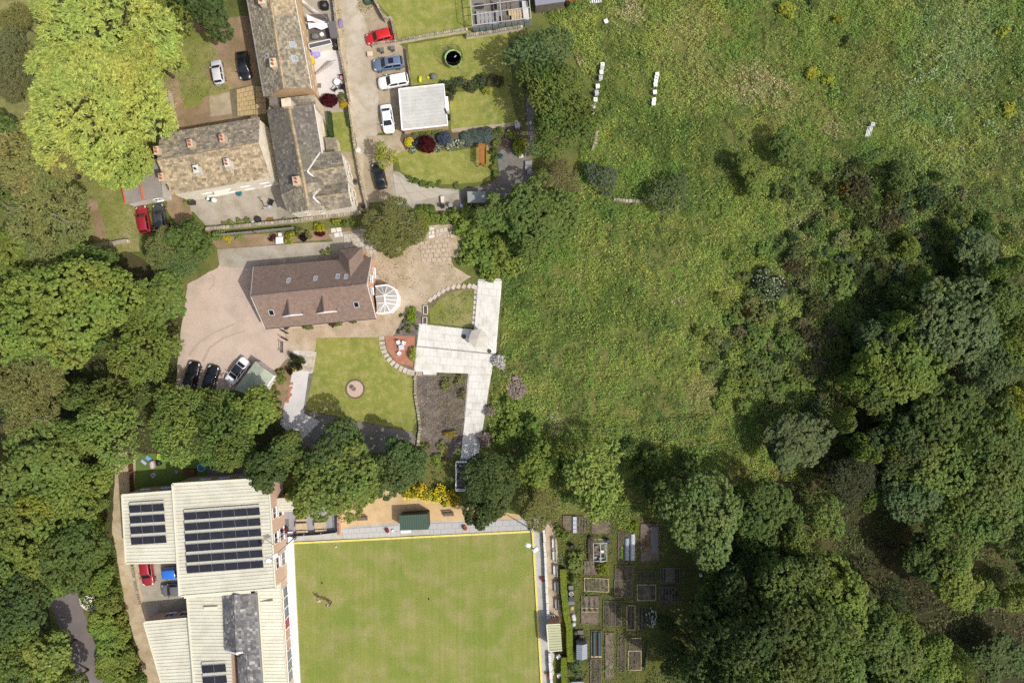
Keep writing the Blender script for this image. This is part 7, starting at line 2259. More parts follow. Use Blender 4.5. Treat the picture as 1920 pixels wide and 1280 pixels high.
tree('brightest big round tree at the top right of the allotments', 1322, 968, 86, 12, 'big', (.215, .285, .085))
tree('darker tree tucked behind the brightest big round tree', 1270, 930, 60, 9, 'big', DEEP)
tree('blue-green tree right of the brightest big round tree', 1430, 965, 66, 10, 'big', DEEP)
tree('small yellowish-topped tree right of the blue-green one', 1482, 1000, 40, 9, 'med', MID)
tree('leafy tree at the edge of the dark clearing', 1545, 965, 46, 8, 'med', MID)
tree('lower dark tree beneath the blue-green one', 1450, 1030, 46, 8, 'med', DEEP)
tree('brown-tipped tree above the bare earth clearing', 1602, 905, 52, 8, 'willow', (.09, .1, .045))
WS_ = 'broadleaf trees of the wood at the bottom right'
for px, py, r, h, st, c, lb in ((1470, 1110, 80, 15, 'big', DEEP, 'dark tree right below the yellowish-topped tree'), (1560, 1124, 88, 12, 'big', MIDY, 'large light-topped tree bordering the bare clearing'), (1400, 1180, 84, 19, 'big', DARK, 'very dark tree right of the dark allotment trees'), (1500, 1200, 92, 18, 'big', DEEP, 'largest dark tree in the middle of the bottom wood'), (1612, 1184, 78, 12, 'big', DEEP, 'dark tree right of the largest dark one'), (1420, 1272, 88, 19, 'big', DEEP, 'dark tree at the bottom edge below the very dark one'), (1540, 1284, 90, 13, 'big', MID, 'mid green tree at the bottom edge below the largest dark one'), (1660, 1244, 72, 11, 'big', DEEP, 'dark tree at the bottom edge near the light corner trees'), (1740, 1244, 56, 10, 'big', MIDY, 'light tree second from the right end of the bottom wood'), (1790, 1292, 52, 8, 'big', MIDY, 'light tree at the right end of the bottom wood'), (1352, 1110, 54, 14, 'med', DARK, 'upper dark tree beside the allotment rows'), (1336, 1180, 54, 16, 'med', DARK, 'middle dark tree beside the allotments'), (1336, 1262, 64, 17, 'big', DARK, 'lower dark tree beside the allotments'), (1270, 1244, 38, 5, 'med', DARK, 'small dark tree at the lower right corner of the allotments'), (1680, 1184, 46, 10, 'big', MID, 'small mid green tree at the edge facing the bare clearing'), (1520, 1078, 44, 11, 'med', MID, 'small mid green tree under the yellowish-topped one'), (1880, 1232, 56, 5, 'med', DARK, 'isolated dark bush tree in the bottom right corner'), (1640, 1302, 66, 11, 'big', DEEP, 'dark crown cut by the bottom edge of the right wood')):
    tree(lb, px, py, r, h, st, c, WS_)
tree('small dark tree filling the gap east of the largest sycamore', 186, 632, 36, 9, 'med', DEEP, WL)
tree('small dark tree in the gap beside the two left-edge olives', 150, 742, 34, 8, 'med', DEEP, WL)
tree('leafy tree filling the gap above the shaded yard track', 160, 806, 44, 9, 'med', MID, WL)
tree('dark tree under the tip of the left wood south of the olives', 126, 842, 40, 9, 'med', DEEP, WL)
# understorey filling the gaps of the right woods
UW = 'understorey trees of the right woods'
up_ = np.array([(1560, 640), (1640, 560), (1920, 470), (1930, 1090), (1800, 1060), (1700, 1010), (1640, 960), (1590, 860)])
lp_ = np.array([(1330, 1060), (1450, 1010), (1560, 1020), (1640, 1080), (1700, 1160), (1800, 1240), (1830, 1300), (1280, 1300), (1290, 1180)])
gu = random.Random(9); us = []
while len(us) < 62:
    x, y, r = gu.uniform(1280, 1930), gu.uniform(480, 1300), gu.uniform(22, 38)
    if (inside(np.array([x]), np.array([y]), up_)[0] or inside(np.array([x]), np.array([y]), lp_)[0]) and all(math.hypot(x - a, y - b) > 34 for a, b, c in us):
        us.append((x, y, r)); k = len(us)
        i = k % 4
        tree('%s understorey tree %s, %s' % (['dark green', 'mid green', 'light green', 'bluish green'][i], 'in the bottom right wood' if y > 1020 and x < 1840 else 'in the right-edge wood', 'near its left margin' if x < (1480 if y > 1020 else 1700) else 'deep in its middle' if x < (1600 if y > 1020 else 1830) else 'near its right margin'), x, y, r, 6.5 + 2.5 * gu.random(), 'med' if k % 3 else 'medspray', [DEEP, MID, MIDY, BLUEG][i], UW)
# --- scrub in the middle right
SC_ = 'gorse and scrub bushes right of the field'
g = random.Random(4)
spots = []
tries = 0
poly = np.array([(1440, 340), (1600, 300), (1760, 330), (1910, 440), (1900, 480), (1790, 500), (1730, 590), (1660, 650), (1600, 760), (1540, 880), (1440, 760), (1350, 650), (1390, 560), (1470, 480), (1480, 400)])
while len(spots) < 150 and tries < 6000:
    tries += 1
    x, y, r = g.uniform(1340, 1910), g.uniform(300, 890), g.uniform(9, 27)
    if inside(np.array([x]), np.array([y]), poly)[0] and all(math.hypot(x - a, y - b) > (r + c) * .55 for a, b, c in spots):
        spots.append((x, y, r))
for k, (x, y, r) in enumerate(spots):
    c = [(.15, .19, .065), (.21, .235, .08), (.115, .17, .07), (.19, .185, .085), (.22, .29, .07), (.14, .22, .06)][k % 6]
    w = 'upper' if y < 450 else 'middle' if y < 600 else 'lower'
    kd = ['olive', 'khaki', 'dark green', 'brownish', 'light green', 'mid green'][k % 6]
    sz = 'small' if r < 15 else 'large' if r > 21 else 'medium'
    sd_ = 'meadow side' if x < 1540 else 'wood side' if x > 1680 else 'centre'
    shrub('%s %s bush in the %s part of the wild scrub, %s' % (sz, kd, w, sd_), x, y, r, 0.8 + r * .035, c, ['spiky', 'small', 'small', 'spiky', 'small'][k % 5], SC_, 'gorse_bush', 'bush')
ES = 'low bushes spreading from the scrub into the field'
for k, (x, y, r) in enumerate(((1352, 560, 16), (1376, 596, 22), (1344, 640, 24), (1382, 664, 26), (1420, 640, 24), (1332, 690, 18), (1368, 716, 26), (1410, 712, 28), (1452, 690, 26), (1346, 756, 16), (1400, 764, 22), (1450, 742, 24), (1490, 720, 26), (1310, 620, 13), (1396, 520, 18), (1370, 480, 14), (1430, 470, 18), (1468, 456, 14), (1440, 600, 22), (1476, 640, 24), (1520, 690, 24))):
    shrub('%s low bush in the %s fringe between field and scrub, %s' % (['bright green', 'mid green', 'olive green'][k % 3], 'upper' if y < 600 else 'lower', ['near the pale-flowered bush', 'out in the grass', 'by the dark bushes'][(k // 3) % 3]), x, y, r, .7 + r * .03, [MIDY, (.19, .27, .06), (.2, .24, .075)][k % 3], 'small', ES, 'bush', 'bush')
YF = (.62, .34, .02)
shrub('gorse bush with orange-yellow flowers at the top of the scrub', 1579, 354, 13, 1.6, (.09, .09, .03), 'spiky', None, 'gorse_bush', 'bush', flower=YF, fd=50)
shrub('gorse bush with a few yellow flowers at the left foot of the scrub', 1402, 586, 13, 1.4, (.09, .09, .03), 'spiky', None, 'gorse_bush', 'bush', flower=YF, fd=26)
shrub('white-flowering bush at the left side of the scrub', 1442, 536, 34, 2.4, (.11, .135, .06), 'small', None, 'flowering_bush', 'bush', flower=(.34, .38, .27), fd=110)
tree('dark hawthorn above the scrub in the upper field', 1488, 282, 46, 5, 'med', DEEP)
tree('paler hawthorn left of the dark one in the upper field', 1394, 306, 26, 4, 'med', MID)
tree('hawthorn just below the pair in the upper field', 1420, 340, 30, 3.5, 'med', MID)
tree('dark hawthorn by the lone hive', 1690, 336, 28, 4, 'med', DEEP)
tree('grey-green bush standing on the overgrown field wall', 1248, 360, 42, 3.5, 'medspray', BLUEG)
tree('silvery bush beside the field wall below the hives', 1128, 332, 34, 3, 'medspray', (.17, .21, .12))
tree('small bright bush at the scrub edge near the white-flowering one', 1700, 470, 24, 3.5, 'med', MIDY)
for px, py, r, lb in ((1475, 16, 19, 'spiky yellow-green bush at the top edge of the field'), (1524, 6, 17, 'spiky dark yellow bush right of the top edge one'), (1570, 38, 12, 'small spiky yellow bush below the top edge pair'), (1522, 136, 15, 'spiky yellow bush in the dry patch of the upper field'), (1553, 150, 13, 'paler spiky bush right of the dry patch one'), (1880, 62, 16, 'orange-tinged spiky bush near the right edge'), (1890, 206, 18, 'spiky yellow bush in the shaded right edge'), (1590, 78, 14, 'dark spiky bush below the small yellow one')):
    shrub(lb, px, py, r, 1.2, (.40, .43, .06) if 'dark' not in lb else (.2, .24, .07), 'small', None, 'spiky_bush', 'bush')
MB_ = 'bushes in the lower field by the allotment trees'
for px, py, r, h in ((1000, 812, 34, 2.5), (960, 800, 26, 2.2), (1036, 850, 26, 2.4), (962, 760, 22, 1.8), (940, 820, 20, 2), (1060, 880, 24, 2.6), (1180, 840, 26, 2.2), (1220, 862, 30, 3), (1230, 920, 34, 4), (1290, 870, 30, 3)):
    shrub('green bush in the lower field by the allotment trees', px, py, r, h, MIDY if px < 1060 else DEEP, 'small', MB_, 'bush', 'bush')

# --- garden shrubs
def gsh(*a, **k): return shrub(*a, **k)
gsh('dark red acer on the white patio edge of the terrace', 617, 188, 17, 1.4, (.075, .012, .018), 'ball', None, 'acer_shrub', 'shrub', .72)
gsh('green border plants right of the terrace acer', 640, 182, 9, .9, MID, 'small')
gsh('yellow flower cushion below the terrace border plants', 645, 196, 8, .5, (.62, .5, .02), 'ball', None, 'flower_cushion', 'flowers')
gsh('pink flower tuft between the terrace acer and the yellow cushion', 640, 190, 5, .6, (.45, .16, .16), 'small', None, 'flower_tuft', 'flowers')
gsh('round deep red acer in the garage flower bed', 800, 271, 16, 1.8, (.085, .014, .022), 'ball', None, 'acer_shrub')
gsh('yellow flower cushion left of the round red acer', 767, 266, 9, .7, (.62, .52, .03), 'ball', None, 'flower_cushion', 'flowers')
gsh('blue-grey shrub right of the round red acer', 832, 259, 13, 1.2, (.085, .11, .15), 'ball')
gsh('dark blue-grey shrub left of the red acer', 782, 268, 10, .9, (.07, .10, .10), 'small')
for k, x in enumerate((778, 790, 802, 814, 826)):
    gsh('clipped box bush in the low hedge below the garage', x, 246 - k * .9, 8, .8, MID if k % 2 else MIDY, 'ball', 'low clipped hedge below the garage', 'box_bush')
for k, (x, y) in enumerate(((874, 256), (888, 252), (902, 250), (914, 248), (896, 260), (880, 264), (912, 258))):
    gsh('blue-grey lavender mound in the long garden bed', x, y, 11, .8, (.135, .18, .15), 'ball', 'lavender mounds in the long bed', 'lavender')
for k, (x, y, r) in enumerate(((772, 280, 8), (822, 276, 9), (846, 268, 9), (860, 270, 10), (870, 266, 8), (842, 276, 7))):
    gsh('white and green flower clump along the garden bed edge', x, y, r, .6, (.2, .24, .12), 'small', 'white flower clumps along the bed', 'flower_clump', 'flowers', flower=(.42, .44, .38), fd=22)
for k, (x, y, r) in enumerate(((926, 252, 9), (930, 268, 9), (926, 284, 9), (928, 300, 9), (925, 314, 7), (928, 325, 9), (940, 246, 9), (958, 254, 12))):
    gsh('mixed green border plant beside the swing seat', x, y, r, .9, [MID, LGREEN, DEEP][k % 3], 'small', 'border plants beside the swing seat', 'border_plant')
gsh('bright clipped oval bush at the top of the paved yard', 973, 275, 12, 1.6, YEL, 'ball', None, 'clipped_bush', 'bush', 1.4)
for k, (x, y, r) in enumerate(((840, 158, 12), (856, 156, 13), (872, 155, 13), (888, 158, 12), (902, 152, 14), (918, 150, 13), (934, 150, 12), (850, 168, 9), (846, 182, 7), (880, 166, 10))):
    gsh('straggly grey-green shrub dividing the trampoline lawn from the lower lawn', x, y, r, 1.3, [(.13, .16, .06), (.10, .13, .06), (.15, .16, .08)][k % 3], 'small', 'shrubs between the two garden lawns')
gsh('small bright shrub on the lower lawn corner', 912, 170, 9, .9, YEL, 'small')
for x, y, r in ((768, 334, 7), (778, 340, 8), (792, 344, 8), (806, 347, 9), (824, 344, 7), (856, 348, 8)):
    gsh('low plant in the narrow bed under the lower lawn', x, y, r, .5, [MID, OLIVE][int(x) % 2], 'small', 'low plants under the lower lawn', 'border_plant')
for k, x in enumerate((788, 798, 808)):
    gsh('clipped hedge bush beside the concrete drive', x, 391, 8, .9, MID, 'ball', 'hedge beside the concrete drive', 'hedge_bush')
for x, y, r in ((800, 404, 12), (816, 406, 12), (834, 408, 14), (852, 404, 14), (858, 414, 12), (790, 416, 12)):
    gsh('leafy bush above the earth garden with flags', x, y, r, 1.3, LGREEN if int(x) % 3 else MIDY, 'small', 'bushes above the flagged earth garden', 'bush', 'bush')
gsh('yellow-green shrub at the cottage porch corner', 352, 374, 13, 1.0, YEL, 'small', sq=.6)
for k, (x, y) in enumerate(((420, 421), (434, 418), (448, 416), (462, 414))):
    gsh('low green tuft on top of the cottage yard wall', x, y, 8, .5, MIDY, 'small', 'tufts along the cottage yard edge', 'grass_tuft', 'plant', z=.3)
gsh('orange flower patch in the cottage yard bed', 507, 412, 7, .4, (.5, .24, .05), 'small', None, 'flower_patch', 'flowers')
gsh('yellow flowers at the left end of the fence bed', 426, 447, 9, .5, (.6, .5, .04), 'small', None, 'flower_patch', 'flowers')
gsh('yellow-green plants along the fence bed', 446, 445, 9, .5, LGREEN, 'small')
gsh('green shrub at the corner below the dark evergreen', 408, 440, 13, 1.2, MID, 'small')
gsh('dark red twiggy shrub left of the white table', 512, 446, 9, 1.0, (.085, .03, .03), 'small')
gsh('large bright fern-like shrub right of the white table', 545, 447, 14, 1.2, YEL, 'small')
gsh('blackish purple shrub right of the bright fern-like one', 568, 446, 9, 1.1, (.03, .018, .024), 'small')
gsh('grey-green shrub beside the blackish purple one', 558, 434, 9, 1.0, DEEP, 'small')
gsh('olive shrub at the right of the fence bed', 580, 440, 9, .9, OLIVE, 'small')
gsh('golden shrub under the slate house gable', 599, 428, 12, 1.0, (.36, .36, .03), 'small')
gsh('crimson low shrub below the golden one', 600, 438, 10, .7, (.12, .015, .03), 'ball', sq=.55)
gsh('bright yellow-green shrub by the gable wall', 631, 415, 9, .9, (.34, .38, .05), 'small')
gsh('green shrub right of the bright gable shrub', 648, 420, 9, .9, MID, 'small')
gsh('leafy green shrub at the gable end corner', 664, 418, 9, .9, MIDY, 'small')
gsh('yellow-green potted shrub by the north wall of the brown house', 606, 472, 6, .8, LGREEN, 'small')
gsh('green shrub in a box by the north wing of the brown house', 618, 470, 6, .9, MID, 'small')
gsh('dark shrub tuft below the dense olive tree', 734, 474, 12, .9, (.03, .02, .024), 'small')
gsh('green shrub against the south wall nearest the gate', 578, 613, 11, .9, MID, 'small', sq=.5)
gsh('red-tinged shrub against the middle of the south wall', 622, 607, 7, .8, (.12, .08, .04), 'small')
gsh('bright shrub against the middle of the south wall', 634, 606, 11, .9, LGREEN, 'small', sq=.6)
gsh('low shrub near the east end of the south wall', 662, 602, 8, .8, MID, 'small', sq=.6)
gsh('vivid green bush in the slate planting bed', 771, 591, 13, 1.2, (.22, .32, .02), 'small', None, 'bush', 'bush', 1.25)
gsh('small green bush below the vivid one in the slate bed', 766, 612, 6, .6, MID, 'small')
for x, y in ((752, 592), (758, 603), (756, 616), (748, 622), (766, 622), (782, 614), (776, 606)):
    gsh('small grey rockery plant in the slate planting bed', x, y, 5, .45, BLUEG, 'small', 'rockery plants in the slate bed', 'rock_plant', 'plant')
gsh('green shrub between the brick patio and the white terrace', 773, 664, 9, 1.1, YEL, 'small', sq=1.6)
for k, (x, y) in enumerate(((548, 668), (556, 674), (560, 682), (550, 684), (568, 676), (544, 696), (562, 690))):
    gsh('dark spiky plant in the corner bed by the gate', x, y, 7, 1.2, [(.10, .11, .05), (.14, .17, .06), (.09, .075, .05)][k % 3], 'spiky', 'dark spiky plants in the corner bed', 'spiky_plant', 'plant')
gsh('yellow flowering plant among the dark spiky plants', 549, 691, 6, .8, (.55, .5, .03), 'small', None, 'flower_patch', 'flowers')
gsh('round green bush beside the pale shed', 526, 707, 12, 1.3, MIDY, 'small', sq=1.3)
for x, y in ((514, 727), (520, 738), (516, 748), (524, 756)):
    gsh('small dark plant in the soil bed below the shed', x, y, 6, .6, OLIVE, 'small', 'small plants in the soil bed', 'border_plant')
gsh('orange-yellow bush at the bottom of the slate garden', 845, 812, 14, 1.0, (.42, .33, .05), 'small', None, 'bush', 'bush', .7)
for x, y, r, c in ((836, 720, 14, OLIVE), (862, 712, 12, OLIVE), (868, 740, 12, (.2, .19, .09)), (830, 840, 14, OLIVE), (820, 862, 14, MIDY), (842, 870, 16, OLIVE), (800, 838, 10, OLIVE)):
    gsh('dry olive weed clump in the slate garden', x, y, r, .8, c, 'small', 'dry weeds in the slate garden', 'weed_clump', 'plant')
YB = 'yellow flowering bushes above the green shelter'
for x, y, r in ((764, 925, 13), (782, 922, 14), (800, 928, 14), (818, 930, 14), (836, 936, 14), (852, 938, 12), (846, 926, 10), (826, 918, 12), (790, 914, 10)):
    gsh('yellow flowering bush in the line above the green shelter', x, y, r, 1.4, (.32, .32, .05), 'small', YB, 'flowering_bush', 'bush', flower=(.72, .6, .02), fd=70)
# twiggy pale heaps east of the white terrace
for px, py, r, c, lb in ((938, 678, 15, (.66, .64, .6), 'pale blossom-covered twig heap at the corner of the white terrace'), (966, 728, 22, (.46, .37, .33), 'pinkish brown brushwood heap beside the lower white path'), (918, 772, 11, (.5, .44, .39), 'small pale brushwood heap beside the lower white path'), (910, 822, 16, (.5, .41, .36), 'pinkish brushwood heap at the end of the white path')):
    shrub(lb, px, py, r, 1.0, c, 'spiky', None, 'brushwood_heap', 'brushwood')
gsh('white flowering bush in the middle of the allotments', 1221, 1158, 11, 1.3, (.12, .15, .07), 'small', None, 'flowering_bush', 'bush', 1.7, flower=(.5, .52, .46), fd=60)
for x, y, r, c, lb in ((1078, 1054, 22, MID, 'leafy grey-green bush left of the dug allotment bed'), (1078, 1084, 12, MID, 'small bush below the leafy grey-green one'), (1134, 1066, 17, (.2, .27, .035), 'bright leafy vegetable patch beside the dug bed'), (1182, 986, 17, (.24, .3, .03), 'vivid yellow-green bush at the top of the fleece tunnel bed'), (1080, 1248, 20, BLUEG, 'round thistle-like plant under the metal shed'), (1254, 1170, 20, DARK, 'dark bush right of the white flowering one'), (1056, 1004, 14, MIDY, 'green weed bush at the top end of the mown hedge'), (1046, 990, 10, MID, 'small bush beside the dark drum')):
    gsh(lb, x, y, r, 1.3, c, 'small', None, 'bush', 'bush')
# --- mown hedge along the allotments
def hedge(label, pts, w, h, col, n):
    g = [W(x, y, 0) for x, y in pts]
    t = thing('hedge', label, 'hedge', g[0])
    P = []; N = []
    seg = [(a, b, (b - a).length) for a, b in zip(g, g[1:])]
    tot = sum(s[2] for s in seg)
    for a, b, L in seg:
        k = int(n * L / tot); d = (b - a).normalized(); s = Vector((-d.y, d.x, 0))
        u = rng.random(k); v = rng.random(k) * 2 - 1
        for uu, vv in zip(u, v):
            p = a.lerp(b, uu)
            ww = w * (.9 + .2 * mnoise(p * .5))
            if abs(vv) < .72: q = p + s * (vv / .72 * ww / 2) + Vector((0, 0, h * (1 + .04 * mnoise(p * 1.5)))); nn = Vector((0, 0, 1))
            else: q = p + s * (math.copysign(ww / 2, vv)) + Vector((0, 0, h * random.random())); nn = s * math.copysign(1, vv)
            P.append(q); N.append(nn)
    P = np.array([list(p) for p in P]); N = np.array([list(p) for p in N])
    n = len(P); N = unit(N + rng.normal(0, .3, (n, 3)))
    base = np.array(col)[None] * (1 + rng.normal(0, .12, (n, 1)))
    me = leaf_mesh('foliage', P, N, rng.normal(0, 1, (n, 3)), .16 + .1 * rng.random(n), .11, leafmat('plant leaves', True, .25, .25), np.clip(base, .01, 1))
    o = link('foliage', me, t); o.location = -t.location; o['kind'] = 'stuff'
    m = MB()
    for a, b, L in seg: m.bar(a + Vector((0, 0, h * .47)), b + Vector((0, 0, h * .47)), w * .86, h * .93)
    m.build('hedge_body', flat('hedge twigs', (.04, .05, .02), .95), t)
hedge('smooth bright mown hedge along the allotment side of the long terrace', [(1054, 1062), (1056, 1100), (1060, 1140), (1066, 1170), (1068, 1232)], .95, 1.3, (.22, .28, .03), 9000)
hedge('lower mown hedge running off the bottom edge beside the terrace wall', [(1056, 1226), (1057, 1300)], .85, 1.2, (.2, .255, .03), 3500)
hedge('clipped dark hedge on the house side of the small terrace lawn', [(619, 213), (624, 258)], .55, .9, (.05, .085, .03), 900)
hedge('clipped dark hedge on the lane side of the small terrace lawn', [(652, 205), (658, 240)], .45, .8, (.055, .085, .03), 500)
# ------------------------------------------------------------------ ground cover nobody could count
def to_px(x, y): return x * PPM + 960, 640 - y * PPM
def scatter(name, poly, holes, dens, hmin, hmax, L, wr, cols, upright=.6, seed=1, spots=(), keep=None, trans=.3, hscale=2.2, clump=1.0, shell=.35):
    """loose blades and leaves over an area; colour and height drift in patches"""
    poly = np.array(poly, float)
    x0, y0 = poly.min(0); x1, y1 = poly.max(0)
    area = (x1 - x0) * (y1 - y0) / PPM ** 2
    n = int(area * dens)
    g = np.random.default_rng(seed)
    px = g.uniform(x0, x1, n); py = g.uniform(y0, y1, n)
    ok = inside(px, py, poly)
    for h in holes: ok &= ~inside(px, py, h)
    px, py = px[ok], py[ok]
    x = (px - 960) / PPM; y = (640 - py) / PPM
    if clump < 1:
        k = vnoise(x, y, .9, seed + 3) * .6 + vnoise(x, y, 2.4, seed + 4) * .4
        kk = g.random(len(x)) < np.clip((k - .5) * 4 + clump, .06, 1); x, y, px, py = x[kk], y[kk], px[kk], py[kk]
    n = len(x)
    hn = vnoise(x, y, hscale, seed) * .55 + vnoise(x, y, hscale * .33, seed + 1) * .45
    H = hmin + (hmax - hmin) * np.clip((hn - .25) * 1.8, 0, 1)
    if hmin < 0:
        ok = H > .05; x, y, px, py, H = x[ok], y[ok], px[ok], py[ok], H[ok]; n = len(x)
    z = .03 + H * (shell + (1 - shell) * g.random(n))
    p1 = vnoise(x, y, 12, seed + 5) * .55 + vnoise(x, y, 3.5, seed + 6) * .45; p2 = vnoise(x, y, 6, seed + 7) * .6 + vnoise(x, y, 1.6, seed + 8) * .4
    c = np.array(cols)
    f1 = np.clip((p1 - .38) * 4, 0, 1)[:, None]; f2 = np.clip((p2 - .54) * 6, 0, 1)[:, None] * .9
    C = c[0] * (1 - f1) + c[1] * f1
    C = C * (1 - f2) + c[2] * f2
    straw = np.zeros(n)
    for sx, sy, sr, col, amt in spots:
        d = np.hypot(px - sx, py - sy) / sr * (.75 + .5 * vnoise(x, y, 1.6, seed + 9))
        f = (np.clip(1.25 - d, 0, 1) * amt)[:, None]
        pick = g.random((n, 1)) < f
        C = np.where(pick, np.array(col), C)
    C = C * (1 + g.normal(0, .13, (n, 1))) * (1 + g.normal(0, .04, (n, 3)))
    N = unit(g.normal(0, 1, (n, 3)) * upright + np.array([.0, 0, 1]))
    D = g.normal(0, 1, (n, 3)); D[:, 2] *= .6
    l = L * (.6 + .8 * g.random(n))
    me = leaf_mesh(name, np.stack([x, y, z], 1), N, D, l, l * wr, leafmat('field leaves', True, trans, .2), np.clip(C, .004, .9))
    o = link(name, me); o['kind'] = 'stuff'
    return o

GR = (.225, .34, .066); GY = (.38, .46, .095); GD = (.115, .195, .045); STRAW = (.56, .48, .28); TANG = (.42, .38, .16); BRN = (.24, .19, .09); PALE = (.34, .44, .20)
field = [(1006, 12), (1120, -14), (1960, -20), (1960, 470), (1800, 520), (1640, 640), (1600, 760), (1520, 900), (1420, 900), (1330, 880), (1200, 880), (1060, 960), (980, 930), (930, 862), (918, 800), (926, 720), (940, 640), (950, 530), (930, 510), (862, 490), (878, 412), (1010, 400), (1070, 350), (1095, 260), (1110, 180), (1070, 90)]
sp = [(1400, 160, 46, STRAW, .8), (1452, 172, 34, STRAW, .7), (1120, 20, 0, STRAW, 0), (1186, 20, 30, STRAW, .9), (1150, 40, 34, TANG, .5), (1280, 70, 60, TANG, .5), (1310, 150, 60, TANG, .55), (1300, 40, 40, TANG, .4), (1620, 110, 60, BRN, .5), (1640, 160, 44, TANG, .5), (1450, 95, 40, TANG, .5), (1080, 116, 18, STRAW, .85), (1090, 138, 10, STRAW, .8), (1480, 190, 50, TANG, .6), (1560, 240, 26, STRAW, .6), (1610, 232, 16, STRAW, .6),
      (1270, 560, 16, STRAW, .5), (1278, 568, 10, STRAW, .7), (1080, 520, 14, TANG, .6), (1042, 552, 20, TANG, .5), (1034, 790, 26, STRAW, .6), (1055, 800, 16, STRAW, .7), (1040, 680, 16, TANG, .5), (1320, 738, 34, STRAW, .6), (1500, 430, 22, STRAW, .6), (1518, 410, 14, BRN, .6), (1690, 200, 60, PALE, .4), (1800, 60, 90, PALE, .55), (1810, 140, 60, PALE, .5), (1770, 330, 60, PALE, .4), (1880, 300, 50, BRN, .4), (1900, 260, 24, BRN, .5), (1730, 140, 40, GD, .6), (1590, 300, 50, GD, .7), (1160, 150, 0, GD, 0), (1880, 170, 60, GD, .5), (1160, 620, 50, GY, .4), (1480, 560, 20, BRN, .5)]
house_holes = []
scatter('tall_grass', field, house_holes, 84, .03, 1.05, .24, .36, [GR, GY, GD], .55, 21, sp, clump=.9, hscale=1.35, shell=.6)
scatter('meadow_weeds', field, house_holes, 13, .25, 1.0, .26, .6, [(.25, .32, .08), (.33, .38, .09), (.15, .22, .06)], .5, 31, sp[:4] + sp[26:33], clump=.5)
wood_r = [(1190, 1300), (1310, 1150), (1330, 990), (1420, 890), (1520, 890), (1610, 740), (1660, 620), (1800, 510), (1960, 460), (1960, 1300)]
scrub = [(1440, 330), (1600, 290), (1700, 280), (1960, 380), (1960, 500), (1790, 520), (1730, 600), (1660, 680), (1600, 780), (1540, 900), (1430, 780), (1340, 660), (1380, 560), (1470, 480), (1480, 400)]
scatter('bramble_scrub', scrub, [], 36, .05, 1.5, .34, .5, [(.16, .22, .065), (.22, .28, .08), (.115, .165, .06)], .6, 33, [(1690, 500, 60, BRN, .3), (1500, 430, 24, STRAW, .5), (1880, 440, 60, BRN, .35)], clump=.7, shell=.7, hscale=2.6)
scatter('rank_weeds', [(1640, -20), (1960, -20), (1960, 400), (1840, 340), (1700, 250), (1690, 120)], [], 26, .05, 1.0, .3, .6, [PALE, (.24, .34, .10), (.15, .24, .07)], .5, 35, [(1880, 190, 80, GD, .7), (1900, 270, 40, BRN, .5)], clump=.4, shell=.65, hscale=2.6)
scatter('rank_weeds', [(850, 390), (1060, 470), (1000, 560), (945, 560), (940, 500), (862, 486)], [], 75, .05, 1.0, .22, .55, [(.2, .31, .07), (.27, .37, .08), (.13, .21, .06)], .5, 37, clump=.6, shell=.65, hscale=2)
scatter('rank_weeds', [(926, 690), (1040, 760), (1000, 930), (930, 862), (916, 790)], [], 75, .05, 1.0, .22, .55, [(.18, .29, .065), (.25, .35, .08), (.12, .2, .055)], .5, 39, clump=.6, shell=.65, hscale=2)
scatter('rank_weeds', [(1040, 790), (1180, 800), (1330, 770), (1360, 880), (1270, 950), (1180, 970), (1050, 940)], [], 34, .05, 1.3, .3, .6, [(.17, .25, .07), (.22, .3, .08), (.12, .18, .055)], .5, 40, clump=.5, shell=.65, hscale=2.4)
scatter('field_mounds', field, [], 16, -.9, 1.1, .32, .55, [(.18, .27, .065), (.26, .34, .08), (.12, .2, .055)], .5, 38, clump=.25, shell=.75, hscale=5)
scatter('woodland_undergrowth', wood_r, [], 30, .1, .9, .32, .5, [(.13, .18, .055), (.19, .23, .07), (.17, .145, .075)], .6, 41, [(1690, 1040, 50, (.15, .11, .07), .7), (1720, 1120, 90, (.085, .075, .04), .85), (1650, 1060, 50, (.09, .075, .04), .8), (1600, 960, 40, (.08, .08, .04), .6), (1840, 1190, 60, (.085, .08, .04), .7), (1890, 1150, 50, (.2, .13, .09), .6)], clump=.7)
wood_l = [(-30, 455), (150, 480), (230, 500), (320, 540), (342, 640), (330, 725), (420, 745), (530, 770), (560, 830), (520, 860), (260, 852), (216, 850), (208, 1000), (190, 1090), (150, 1105), (80, 1100), (120, 1210), (136, 1300), (-30, 1300)]
scatter('woodland_undergrowth', wood_l, [], 16, .1, .8, .32, .5, [(.13, .18, .055), (.19, .23, .07), (.15, .14, .07)], .6, 43, clump=.7)
scatter('bank_weeds', [(160, 1110), (214, 1000), (222, 1060), (238, 1140), (264, 1232), (284, 1300), (206, 1300), (186, 1230)], [], 45, .1, .8, .3, .5, [(.13, .17, .04), (.17, .21, .05), (.08, .11, .03)], .6, 45)
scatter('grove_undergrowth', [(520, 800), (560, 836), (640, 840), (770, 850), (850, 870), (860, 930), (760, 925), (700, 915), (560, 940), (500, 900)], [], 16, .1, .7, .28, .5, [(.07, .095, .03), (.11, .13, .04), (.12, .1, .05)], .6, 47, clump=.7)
scatter('rough_grass', [(-20, -20), (60, -20), (330, 60), (330, 240), (296, 300), (228, 330), (236, 384), (256, 400), (262, 440), (256, 480), (180, 490), (0, 400)], [[(155, 370), (182, 378), (196, 420), (198, 448), (184, 452), (176, 420)], [(174, 456), (244, 448), (246, 460), (176, 468)]], 14, .03, .16, .2, .4, [(.23, .25, .09), (.2, .225, .075), (.3, .28, .14)], .5, 49)
